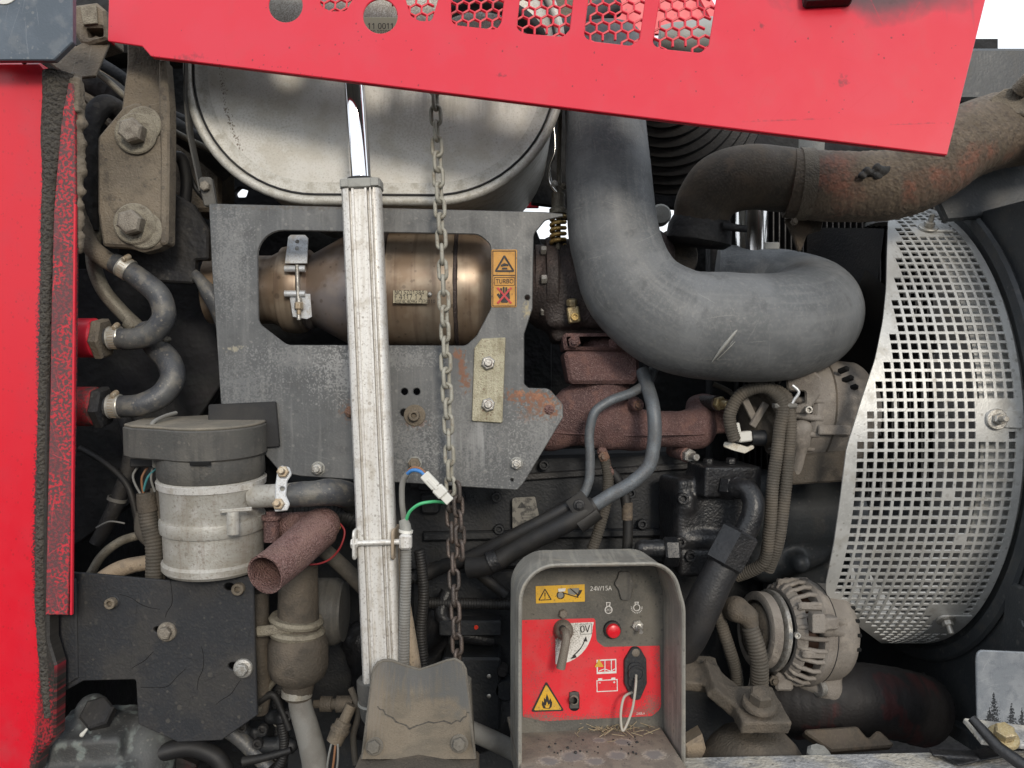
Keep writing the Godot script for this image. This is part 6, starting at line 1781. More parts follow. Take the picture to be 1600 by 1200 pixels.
func strut() -> void:
	var z := 0.06
	var t := thing("lift_strut", "long white aluminium lifting cylinder with a chrome rod", "cylinder", W(600, 1110, z))
	var top := W(566, 296, z)
	var bot := W(601, 1100, z)
	var ax := (top - bot).normalized()
	var x := Vector3(ax.y, -ax.x, 0)
	var xf := Transform3D(Basis(x, Vector3(0, 0, -1), ax).orthonormalized(), top)
	xf.basis = Basis(x, ax.cross(x), ax)
	# extruded profile with grooves; local -y faces the camera
	var w := 0.0285
	var prof := []
	var pr := [[-28.5, 6], [-28.5, -14], [-25.5, -19], [-20, -21], [-17, -21], [-16.4, -13], [-13.4, -13], [-12.8, -20.5], [-9.6, -20.5], [-9, -17.5], [6, -17.5], [6.6, -20.5], [9.4, -20.5], [10, -12], [13, -12], [13.6, -20.5], [16, -20.5], [16.5, -15], [18.6, -15], [19.2, -21], [23, -20], [26.5, -17], [28.5, -12], [28.5, 6], [20, 20], [-20, 20]]
	for q in pr:
		prof.append([q[0] * 0.001, q[1] * 0.001])
	part(t, "body", Shape.new().prism(xf, v2(prof), top.distance_to(bot), 0.0012), mats.aluminium)
	part(t, "head_cap", Shape.new().prism(xf.translated_local(Vector3(0, 0, 0.012)), v2(rounded([[-0.03, -0.018, 0.006], [-0.022, -0.023, 0.004], [0.022, -0.023, 0.004], [0.03, -0.018, 0.006], [0.03, 0.02, 0.008], [-0.03, 0.02, 0.008]])), 0.014, 0.0015), mats.cast_grey)
	for q in [-0.022, 0.022]:
		part(t, "cap_lug", Shape.new().box(Transform3D(xf.basis, xf * Vector3(q, -0.0225, 0.005)), Vector3(0.012, 0.004, 0.012), 0.001), mats.cast_grey)
	part(t, "wiper_ring", Shape.new().lathe(Transform3D(xf.basis, xf * Vector3(-0.002, 0, 0.012)), [[0.0, 0.0], [0.0, 0.021], [0.004, 0.02], [0.004, 0.0]], 28), mats.black_grime)
	part(t, "rod", Shape.new().tube(PackedVector3Array([W(565, 296, z), W(549, 60, z)]), PackedFloat32Array([0.0157, 0.0157]), 40), mats.chrome)
	# grey tube and foot behind the profile
	part(t, "outer_tube", Shape.new().tube(PackedVector3Array([W(578, 860, z - 0.035), W(590, 1120, z - 0.035)]), PackedFloat32Array([0.0185, 0.0185]), 28), mats.grey_plastic)
	part(t, "side_tube", Shape.new().tube(PackedVector3Array([W(618, 840, z - 0.03), W(648, 1060, z - 0.03)]), PackedFloat32Array([0.006, 0.013]), 20), mats.tan_dust)
	part(t, "foot_cup", Shape.new().lathe(frame(W(592, 1130, z - 0.005), ax), [[0.0, 0.0001], [0.0, 0.02], [0.012, 0.026], [0.05, 0.03], [0.066, 0.03], [0.07, 0.026], [0.07, 0.0]], 32), mats.grey_plastic)
	part(t, "foot_seal", Shape.new().lathe(frame(W(592, 1098, z - 0.005), ax), [[0.0, 0.0], [0.0, 0.0312], [0.003, 0.0312], [0.003, 0.0]], 32), mats.cast_grey)
	# cross bolt bracket low on the cylinder
	var b := thing("cross_bolt_clamp", "pale bolted clamp bar crossing the white cylinder", "clamp", W(597, 870, z + 0.03))
	part(b, "bar", Shape.new().tube(PackedVector3Array([W(550, 849, z + 0.026), W(640, 846, z + 0.026)]), PackedFloat32Array([0.0042, 0.0042]), 14), mats.aluminium)
	for q in [561, 620]:
		part(b, "side_plate", Shape.new().prism(Transform3D(Basis(Vector3(0, 0, -1), Vector3.UP, Vector3.RIGHT), W(q, 848, z)), v2(rounded([[-0.034, -0.02, 0.008], [0.03, -0.02, 0.008], [0.03, 0.024, 0.008], [-0.034, 0.024, 0.008]])), 0.004, 0.001), mats.tan_dust if q > 600 else mats.aluminium)
	put(b, "bolt", hardware_mesh("hex"), mats.aluminium, Transform3D(frame(W(559, 849, z + 0.026), Vector3.LEFT).basis.scaled_local(Vector3.ONE * 0.0078), W(559, 849, z + 0.026)))
	part(b, "lug", Shape.new().box(Transform3D(Basis(), W(634, 846, z + 0.026)), Vector3(0.018, 0.022, 0.016), 0.003), mats.aluminium)
	# cable up the cylinder with its plug
	var c := thing("plug_cable", "ridged grey cable ending in loose blue and green wires with a white plug", "cable", W(632, 1050, z + 0.03))
	part(c, "ridged_sleeve", ridged(path([[634, 850, z + 0.015, 8], [634, 900, z + 0.02, 8], [632, 980, z + 0.02, 8], [631, 1050, z + 0.02, 8]]), 0.0042, 0.12, 14), mats.conduit_grey)
	part(c, "sleeve_end", hose([[630, 812, z + 0.012, 7], [633, 822, z + 0.014, 9], [634, 836, z + 0.015, 9.5], [634, 856, z + 0.015, 9]], 5, 16), mats.cast_grey)
	part(c, "cable_tie", Shape.new().lathe(frame(W(634, 832, z + 0.014), Vector3(0.1, 1, 0)), [[0, 0.008], [0, 0.0105], [0.004, 0.0105], [0.004, 0.008]], 20), mats.white_plastic)
	part(c, "clear_sheath", hose([[632, 815, z + 0.01, 4.5], [628, 780, z + 0.008, 4.6], [631, 748, z + 0.01, 4.6], [637, 740, z + 0.014, 4.4]], 8, 12), mats.conduit_grey)
	part(c, "blue_wire", hose([[634, 743, z + 0.012, 3], [644, 735, z + 0.02, 3], [655, 736, z + 0.024, 3], [664, 742, z + 0.026, 3]], 8, 10), mats.wire_blue)
	part(c, "brown_wire", hose([[634, 741, z + 0.01, 2.2], [644, 731, z + 0.018, 2.2], [656, 732, z + 0.022, 2.2], [664, 739, z + 0.026, 2.2]], 8, 10), mats.wire_brown)
	part(c, "green_wire", hose([[634, 815, z + 0.014, 2.6], [640, 800, z + 0.02, 2.6], [655, 788, z + 0.025, 2.6], [675, 784, z + 0.02, 2.6], [698, 787, z - 0.01, 2]], 8, 10), mats.wire_green)
	var d := (W(698, 778, z + 0.028) - W(662, 740, z + 0.028)).normalized()
	var px := Transform3D(Basis(d, Vector3.BACK.cross(d), Vector3.BACK), W(672, 751, z + 0.028))
	var plug := part(c, "white_plug", Shape.new().box(px, Vector3(0.026, 0.0145, 0.011), 0.0015), mats.white_plastic)
	part(plug, "shell", Shape.new().box(px.translated_local(Vector3(0.0215, 0, -0.0005)), Vector3(0.0165, 0.017, 0.0125), 0.002), mats.white_plastic)
	part(plug, "tip", Shape.new().box(px.translated_local(Vector3(0.036, 0, -0.001)), Vector3(0.013, 0.0135, 0.009), 0.001), mats.white_plastic)
	part(plug, "latch", Shape.new().box(px.translated_local(Vector3(0.006, 0, 0.006)), Vector3(0.02, 0.005, 0.002), 0.0005), mats.white_plastic)


func compressor_side() -> void:
	var z := 0.0
	var s := k(z)
	var flat_up := Basis(Vector3.RIGHT, Vector3(0, 0, -1), Vector3.UP)
	var can := thing("filter_can", "pale metal canister with a grey dusty plastic cap and clamped outlet", "canister", W(336, 905, z))
	var cap := []
	for i in 25:
		var a := -2.2 + 4.4 * i / 24
		cap.append([cos(a) * 82 * s, sin(a) * 82 * s])
	cap.append([-100 * s, 46 * s]); cap.append([-121 * s, 34 * s]); cap.append([-123 * s, -30 * s]); cap.append([-104 * s, -48 * s])
	part(can, "cap", Shape.new().prism(Transform3D(flat_up, W(338, 660, z)), v2(cap), 0.051, 0.003), mats.grey_plastic)
	part(can, "cap_lid", Shape.new().prism(Transform3D(flat_up, W(338, 660, z) + Vector3(0, 0.0035, 0)), v2(cap.map(func(q): return [q[0] * 0.985, q[1] * 0.985])), 0.0045, 0.0015), mats.cap_dust)
	part(can, "lid_slot", Shape.new().box(Transform3D(Basis(), W(335, 662, z + 0.04) + Vector3(0, 0.002, 0)), Vector3(0.045, 0.003, 0.004), 0.001), mats.tan_dust)
	part(can, "cap_seam", Shape.new().box(Transform3D(Basis(), W(350, 711, z) + Vector3(0, 0, 0.083)), Vector3(0.03, 0.006, 0.004), 0.0006), mats.black_hole)
	var vx := frame(W(336, 905, z), Vector3.UP)
	var H := func(py): return (905.0 - py) * s
	part(can, "neck", Shape.new().lathe(vx, [[H.call(748), 0.0], [H.call(748), 77 * s], [H.call(742), 80 * s], [H.call(712), 79 * s], [H.call(706), 78 * s], [H.call(706), 0.0]], 56), mats.grey_plastic)
	part(can, "shell", Shape.new().lathe(vx, [[H.call(903), 0.0001], [H.call(903), 74 * s], [H.call(898), 78 * s], [H.call(888), 78 * s], [H.call(884), 74 * s], [H.call(830), 75 * s], [H.call(768), 77 * s], [H.call(762), 79 * s], [H.call(752), 80 * s], [H.call(749), 77 * s], [H.call(748), 60 * s]], 64), mats.can_metal)
	part(can, "upper_band", Shape.new().lathe(vx, [[H.call(762), 78 * s], [H.call(762), 80.5 * s], [H.call(752), 81.5 * s], [H.call(751), 78 * s]], 64), mats.aluminium)
	var b := part(can, "strap", Shape.new().lathe(vx, [[H.call(836), 74 * s], [H.call(836), 78 * s], [H.call(832), 79 * s], [H.call(818), 79 * s], [H.call(814), 78 * s], [H.call(814), 74 * s]], 64), mats.can_metal)
	part(b, "buckle", Shape.new().lathe(frame(W(367, 838, z + 0.078), Vector3.UP), [[0.0, 0.0001], [0.0, 0.009], [0.03, 0.0092], [0.036, 0.008], [0.036, 0.0001]], 20), mats.can_metal)
	part(b, "buckle_plate", Shape.new().box(Transform3D(Basis.from_euler(Vector3(0, 0.35, 0)), W(372, 798, z + 0.074)), Vector3(0.045, 0.006, 0.006), 0.001), mats.can_metal)
	part(b, "side_hook", Shape.new().box(Transform3D(Basis(), W(258, 822, z + 0.02)), Vector3(0.008, 0.05, 0.014), 0.002), mats.conduit)
	var lx := Transform3D(Basis(Vector3.UP, -0.5), W(283, 845, z + 0.068))
	part(can, "yellow_label", Shape.new().prism(lx, v2([[-0.018, 0.005], [0.018, 0.005], [0.018, -0.005], [-0.018, -0.005]]), 0.004, 0.0002), mats.tan_dust)
	can.rotation.x = 0.09
	can.scale = Vector3(1, 0.93, 1)
	can.position.y += 0.018
	# outlet with clamp halves and rubber pipe
	part(can, "outlet", Shape.new().tube(PackedVector3Array([W(395, 776, z + 0.04), W(455, 773, z + 0.06)]), PackedFloat32Array([0.0175, 0.0172]), 28), mats.can_metal)
	var o := thing("outlet_hose", "short black worn rubber hose clamped to the canister's outlet", "hose", W(490, 790, 0.01))
	part(o, "hose", hose([[444, 774, 0.055, 19], [490, 771, 0.052, 20], [515, 769, 0.04, 21], [538, 772, 0.01, 21], [550, 780, -0.05, 20], [556, 790, -0.1, 20]], 8, 26).shake(wobble, 0.001), mats.rubber)
	var cl := part(o, "clamp_plate", Shape.new().prism(turned(441, 764, 0.08, 12, 0), flat(rounded([[434, 732, 3], [440, 728, 3], [452, 730, 5], [456, 742, 6], [449, 752, 6], [447, 775, 6], [453, 788, 6], [449, 798, 3], [429, 800, 2], [430, 760, 8]]), turned(441, 764, 0.08, 12, 0)), 0.006, 0.0015, [flat(ring(441, 764, 4, 12), turned(441, 764, 0.08, 12, 0))]), mats.bright_zinc)
	for q in [[443, 738], [436, 788]]:
		put(cl, "nut", hardware_mesh("nut_long"), mats.clamp_screw, Transform3D(frame(W(q[0], q[1], 0.08), Vector3(0.05, 0.25, 1)).basis.scaled_local(Vector3(0.009, 0.009, 0.0075)), W(q[0], q[1], 0.0795)))
	# rusty exhaust stub, open end towards us
	var r := thing("rusty_stub", "short rusty pink exhaust stub with its open end down to the left", "pipe", W(460, 925, 0.05))
	part(r, "pipe", Shape.new().tube(PackedVector3Array([W(414, 898, 0.15), W(432, 885, 0.125), W(455, 866, 0.095), W(480, 843, 0.062), W(500, 826, 0.035)]), PackedFloat32Array([0.0285, 0.0285, 0.029, 0.0295, 0.03]), 44, true, 0.9).shake(wobble, 0.0007), mats.rust_pipe)
	part(r, "bend", cast([["c", W(490, 832, 0.034), W(505, 820, 0.02), 0.0285, 0.024], ["c", W(430, 822, 0.0), W(503, 822, 0.02), 0.02, 0.024]], 0.005, 0.012, 0.0012), mats.rust_pipe)
	part(r, "inner_wall", Shape.new().lathe(frame(W(432, 885, 0.125), W(414, 898, 0.15) - W(432, 885, 0.125)), [[-0.05, 0.0001], [-0.05, 0.0255]], 32), mats.rust_cast)
	var rf := thing("rusty_union", "rusty red pipe union standing beside the canister", "union", W(424, 845, 0.03))
	part(rf, "body", Shape.new().lathe(frame(W(424, 846, 0.03), Vector3.UP), [[0.0, 0.0001], [0.0, 0.0125], [0.03, 0.0125], [0.033, 0.009], [0.046, 0.009], [0.046, 0.0001]], 6), mats.rust_cast)
	part(rf, "ring", Shape.new().lathe(frame(W(424, 812, 0.03), Vector3.UP), [[0.0, 0.0], [0.0, 0.0145], [0.007, 0.0145], [0.007, 0.0]], 24), mats.rust_pipe)
	solo("black_flap", "black plastic flap behind the canister cap against the shield", "flap", Shape.new().prism(turned(390, 660, 0.008, 0, 0), flat(rounded([[325, 632, 4], [431, 627, 3], [437, 698, 3], [325, 706, 3]]), turned(390, 660, 0.008, 0, 0)), 0.005, 0.0012), mats.conduit_black)
	# loom on the left of the canister
	var lw := thing("wire_loom", "dusty taped wiring loom dropping from the canister cap", "loom", W(236, 905, 0.0))
	part(lw, "ridged_sleeve", ridged(path([[228, 770, 0.0, 13], [232, 810, 0.0, 13], [240, 850, 0.0, 12], [240, 910, 0.0, 12]]), 0.0052, 0.1, 18), mats.conduit)
	part(lw, "second_sleeve", hose([[244, 762, -0.012, 9], [246, 800, -0.012, 9], [252, 850, -0.012, 8], [250, 905, -0.012, 8]], 6, 14), mats.conduit)
	part(lw, "tape_wrap", hose([[228, 770, 0.0, 14], [230, 790, 0.0, 15], [232, 800, 0.0, 14.5]], 4, 16), mats.brown_dust)
	part(lw, "bundle", hose([[222, 800, -0.005, 9], [222, 830, -0.006, 11], [236, 850, -0.008, 8]], 5, 12), mats.conduit)
	for q in [[[222, 722], [208, 742], [222, 775], mats.wire_grey], [[232, 728], [222, 745], [224, 770], mats.wire_brown], [[249, 728], [232, 744], [224, 768], mats.wire_teal], [[240, 725], [236, 748], [242, 768], mats.wire_grey], [[246, 725], [246, 745], [248, 766], mats.wire_grey]]:
		part(lw, "wire", hose([[q[0][0], q[0][1], 0.0, 1.9], [q[1][0], q[1][1], 0.004, 1.9], [q[2][0], q[2][1], 0.0, 1.9]], 8, 8), q[3])
	part(lw, "socket", Shape.new().box(Transform3D(Basis(), W(232, 722, 0.0)), Vector3(0.046, 0.014, 0.03), 0.002), mats.conduit_black)
	var tie := thing("cap_strap", "grey rubber strap tied over the canister cap's corner", "strap", W(238, 735, 0.02))
	part(tie, "strap", hose([[275, 645, 0.0, 3], [254, 652, 0.03, 3.4], [237, 664, 0.057, 3.4], [236, 688, 0.058, 3.4], [240, 706, 0.055, 4], [242, 728, 0.04, 4]], 8, 8), mats.conduit_grey)
	part(tie, "knob", Shape.new().ball(W(231, 697, 0.057), 0.005), mats.conduit_grey)
	part(tie, "buckle", Shape.new().box(Transform3D(Basis(), W(233, 666, 0.057)), Vector3(0.01, 0.006, 0.008), 0.001), mats.black_grime)
	solo("green_hose", "dull green hose arching into the dark left of the loom", "hose", hose([[140, 900, -0.1, 7], [158, 870, -0.1, 7], [190, 845, -0.1, 7], [225, 835, -0.1, 7]], 8, 14), mats.old_pipe)
	solo("dusty_curved_bar", "dusty curved bar below the canister behind the black plate", "bar", hose([[135, 925, -0.06, 13], [185, 890, -0.06, 13], [225, 880, -0.06, 12], [270, 878, -0.07, 12]], 8, 14), mats.tan_dust)
	# dusty separator below
	var v := thing("drain_separator", "brown dusty bulb shaped separator with a strap and grey drain hose", "separator", W(465, 1200, 0.0))
	var vz := -0.02
	var sx := frame(W(466, 1095, vz), Vector3.UP)
	var Hs := func(py): return (1095.0 - py) * k(vz)
	part(v, "body", Shape.new().lathe(sx, [[Hs.call(1092), 0.0001], [Hs.call(1092), 0.02], [Hs.call(1068), 0.026], [Hs.call(1056), 0.042], [Hs.call(1040), 0.047], [Hs.call(1005), 0.047], [Hs.call(990), 0.04], [Hs.call(985), 0.033], [Hs.call(965), 0.032], [Hs.call(885), 0.031], [Hs.call(880), 0.026], [Hs.call(880), 0.0001]], 40).shake(wobble, 0.0015), mats.brown_dust)
	part(v, "strap_ring", Shape.new().lathe(frame(W(463, 985, vz), Vector3(0.1, 1, 0.05)), [[-0.006, 0.03], [-0.006, 0.042], [0.0, 0.045], [0.005, 0.041], [0.006, 0.03]], 40), mats.washer_dust)
	part(v, "strap_ring", Shape.new().lathe(frame(W(463, 968, vz), Vector3(0.14, 1, 0.05)), [[-0.005, 0.03], [-0.005, 0.041], [0.0, 0.043], [0.005, 0.04], [0.005, 0.03]], 40), mats.washer_dust)
	part(v, "strap_tail", Shape.new().box(Transform3D(Basis.from_euler(Vector3(0, 0, 0.1)), W(430, 984, vz + 0.03)), Vector3(0.06, 0.016, 0.01), 0.003), mats.washer_dust)
	part(v, "clip", Shape.new().lathe(frame(W(464, 1082, vz), Vector3(0.05, 1, 0)), [[-0.005, 0.018], [-0.005, 0.024], [0.005, 0.024], [0.005, 0.018]], 32), mats.clamp_steel)
	part(v, "drain_hose", hose([[466, 1075, vz, 17], [470, 1105, vz, 18], [480, 1140, vz, 19], [490, 1180, vz, 20], [496, 1230, vz, 20]], 8, 22), mats.conduit_grey)
	solo("brown_post", "dusty brown upright tube left of the bulb shaped separator", "tube", hose([[402, 925, -0.03, 18], [404, 1000, -0.03, 17], [408, 1080, -0.04, 16], [405, 1110, -0.05, 14]], 6, 18), mats.brown_dust)
	var dr := thing("grey_drum", "dark grey drum shaped canister lying behind the separator", "drum", W(520, 1005, -0.1))
	part(dr, "drum", Shape.new().lathe(frame(W(480, 955, -0.12), Vector3.RIGHT), [[0.0, 0.0], [0.0, 0.056], [0.05, 0.056], [0.056, 0.053], [0.06, 0.05], [0.064, 0.05], [0.066, 0.03], [0.066, 0.0001]], 40), mats.grey_plastic)
	solo("ridged_intake_conduit", "black ridged conduit passing under the outlet hose", "conduit", ridged(path([[460, 800, -0.06, 12], [510, 800, -0.06, 12], [545, 808, -0.06, 13], [575, 830, -0.07, 13]]), 0.006, 0.14, 16), mats.conduit_black)
	solo("dark_slant_tube", "dark tube slanting behind the rusty stub", "tube", hose([[495, 850, -0.05, 12], [530, 880, -0.05, 12], [570, 920, -0.06, 12]], 6, 14), mats.conduit)
	solo("red_wire", "thin red wire curling from behind the rusty stub", "wire", hose([[528, 815, -0.01, 1.6], [538, 828, -0.005, 1.6], [534, 850, 0.0, 1.6], [515, 874, 0.0, 1.6], [490, 882, 0.0, 1.6], [476, 881, 0.0, 1.6]], 8, 8), mats.wire_red)
	solo("yellow_tag", "small dull yellow tag by the rusty stub", "tag", Shape.new().prism(turned(524, 820, -0.01, 10, -30), flat(rounded([[516, 814, 3], [532, 818, 3], [533, 828, 3], [518, 824, 3]]), turned(524, 820, -0.01, 10, -30)), 0.003, 0.0008), mats.brass)


func low_left() -> void:
	var z := 0.036
	var p := thing("black_guard_plate", "black cracked steel plate low on the left with silver bolts", "plate", W(250, 1160, z))
	var out := rounded([[84, 892, 2], [150, 897, 30], [270, 908, 6], [396, 900, 3], [398, 1000, 0], [402, 1118, 4], [346, 1157, 6], [278, 1160, 6], [216, 1132, 4], [212, 1062, 4], [130, 1064, 6], [88, 1087, 6], [84, 1000, 0]])
	var holes := []
	for q in [[248, 984, 8, 5], [364, 1041, 8, 6], [358, 917, 8, 6]]:
		holes.append(flat(ring(q[0], q[1], q[2], 16, q[3]), front(z)))
	part(p, "plate", Shape.new().prism(front(z), flat(out, front(z)), 0.007, 0.0014, holes), mats.black_plate)
	var cracks := Shape.new()
	for q in [[[265, 900], [268, 945], [258, 965]], [[315, 1010], [317, 1045], [308, 1078]], [[290, 1045], [262, 1072], [220, 1074]], [[376, 1062], [360, 1085], [338, 1100]], [[186, 928], [220, 944], [250, 952]], [[240, 1018], [226, 1032], [206, 1044]]]:
		cracks.tube(path([[q[0][0], q[0][1], z, 0.4], [(q[0][0] + q[1][0]) / 2 + 2, (q[0][1] + q[1][1]) / 2 - 2, z, 0.5], [q[1][0], q[1][1], z, 0.6], [(q[2][0] + q[1][0]) / 2 - 2, (q[2][1] + q[1][1]) / 2 + 1, z, 0.5], [q[2][0], q[2][1], z, 0.4]], 6)[0], path([[q[0][0], q[0][1], z, 0.4], [(q[0][0] + q[1][0]) / 2 + 2, (q[0][1] + q[1][1]) / 2 - 2, z, 0.5], [q[1][0], q[1][1], z, 0.6], [(q[2][0] + q[1][0]) / 2 - 2, (q[2][1] + q[1][1]) / 2 + 1, z, 0.5], [q[2][0], q[2][1], z, 0.4]], 6)[1], 6)
	part(p, "paint_crack", cracks, mats.black_hole).set_meta("kind", "stuff")
	part(p, "left_flange", Shape.new().prism(front(z + 0.004), flat(rounded([[80, 900, 2], [118, 905, 2], [121, 1060, 3], [104, 1072, 4], [88, 1082, 3], [80, 1060, 2]]), front(z + 0.004)), 0.014, 0.002), mats.black_plate)
	bolt(p, 176, 941, z, 8.5, "socket", mats.dusty_steel, 11, mats.black_plate)
	bolt(p, 261, 987, z, 11, "flange", mats.bolt_steel)
	bolt(p, 380, 1044, z, 11, "flange", mats.clean_bolt)
	bolt(p, 374, 919, z, 9.5, "socket", mats.dusty_steel)
	bolt(p, 92, 1072, z + 0.004, 9, "socket", mats.black_plate)
	var c := thing("rear_casting", "black grimy casting block in the bottom left corner", "casting", W(150, 1200, -0.02))
	part(c, "block", cast([["b", W(150, 1160, -0.03), Vector3(0.055, 0.035, 0.06), Basis.from_euler(Vector3(0.1, 0.15, 0)), 0.008], ["b", W(140, 1215, 0.0), Vector3(0.075, 0.03, 0.05), Basis.from_euler(Vector3(0, 0.1, 0)), 0.008], ["c", W(145, 1110, -0.03), W(150, 1130, -0.03), 0.026, 0.034], ["c", W(230, 1160, -0.05), W(215, 1230, -0.02), 0.05, 0.05]], 0.0055, 0.015, 0.001), mats.casting_grey)
	part(c, "bolt_head", Shape.new().prism(frame(W(150, 1112, 0.0), Vector3(0.05, 0.6, 0.7)), hexagon(0.026, 0.3), 0.02, 0.003), mats.black_grime)
	solo("paint_flake", "tiny pale scrap lying on the black casting", "scrap", cast([["c", W(128, 1148, 0.03), W(135, 1140, 0.03), 0.0035, 0.002]], 0.0012, 0.002, 0.001), mats.white_plastic)
	# pipes and small valves in the shade under the separator
	var g := thing("valve_cluster", "cluster of small dusty valves and fittings under the separator", "valves", W(420, 1190, -0.05))
	part(g, "body", cast([["b", W(395, 1150, -0.08), Vector3(0.03, 0.02, 0.02), Basis(), 0.006], ["c", W(380, 1130, -0.06), W(382, 1160, -0.06), 0.01, 0.016], ["c", W(425, 1120, -0.06), W(455, 1115, -0.06), 0.012, 0.012], ["c", W(415, 1165, -0.05), W(455, 1165, -0.05), 0.014, 0.012], ["c", W(440, 1120, -0.05), W(445, 1175, -0.05), 0.01, 0.008]], 0.004, 0.006, 0.0012), mats.engine_black)
	for q in [[380, 1134], [412, 1138], [404, 1160], [450, 1116]]:
		bolt(g, q[0], q[1], -0.038, 8, "socket", mats.black_grime)
	part(g, "lever", hose([[402, 1098, -0.03, 6], [425, 1085, -0.03, 6], [440, 1110, -0.03, 5], [452, 1140, -0.03, 5]], 6, 10), mats.conduit_black)
	part(g, "brace", hose([[404, 1110, -0.035, 5], [420, 1075, -0.035, 5], [432, 1060, -0.035, 5]], 4, 10), mats.old_pipe)
	part(g, "small_hose", ridged(path([[440, 1130, -0.04, 7], [444, 1160, -0.04, 7], [440, 1190, -0.04, 7], [425, 1210, -0.04, 7]]), 0.004, 0.12, 12), mats.conduit_black)
	part(g, "small_hose", hose([[380, 1190, -0.03, 8], [420, 1182, -0.03, 6], [455, 1172, -0.03, 5]], 5, 10), mats.conduit_black)
	var se := thing("sensor_plug", "slanted dusty sensor plug with three thin wires beside the drain hose", "sensor", W(530, 1190, -0.02))
	part(se, "body", Shape.new().lathe(frame(W(522, 1160, -0.02), W(548, 1105, -0.03) - W(522, 1160, -0.02)), [[0.0, 0.0001], [0.0, 0.013], [0.016, 0.014], [0.018, 0.0155], [0.024, 0.0155], [0.026, 0.013], [0.034, 0.013], [0.036, 0.009], [0.062, 0.009], [0.062, 0.0001]], 26), mats.dusty_steel)
	for q in [[518, 1162, 514, 1185, mats.wire_grey], [524, 1164, 522, 1190, mats.wire_brown], [528, 1162, 528, 1192, mats.wire_grey]]:
		part(se, "wire", hose([[q[0], q[1], -0.01, 1.8], [q[2], q[3] - 6, -0.008, 1.8], [q[2] - 4, q[3] + 24, -0.01, 1.8]], 6, 8), q[4])
	var fi := thing("brass_union", "dull brown threaded union in the shade beside the drain hose", "union", W(520, 1110, -0.06))
	part(fi, "body", Shape.new().lathe(frame(W(490, 1100, -0.06), Vector3.RIGHT), [[0.0, 0.0001], [0.0, 0.007], [0.012, 0.007], [0.012, 0.013], [0.03, 0.013], [0.03, 0.009], [0.038, 0.009], [0.038, 0.014], [0.065, 0.014], [0.065, 0.0001]], 8), mats.brown_dust)
	solo("bottom_hose", "black hose curling in the bottom left behind the plate tip", "hose", hose([[240, 1180, -0.02, 14], [300, 1168, -0.03, 14], [340, 1185, -0.03, 14], [360, 1230, -0.03, 14]], 7, 16), mats.conduit_black)
	solo("red_hint", "dull red bracket edge peeping at the bottom by the castings", "bracket", Shape.new().box(Transform3D(Basis.from_euler(Vector3(0, 0, -0.4)), W(285, 1192, -0.06)), Vector3(0.05, 0.02, 0.02), 0.003), mats.dark_red)


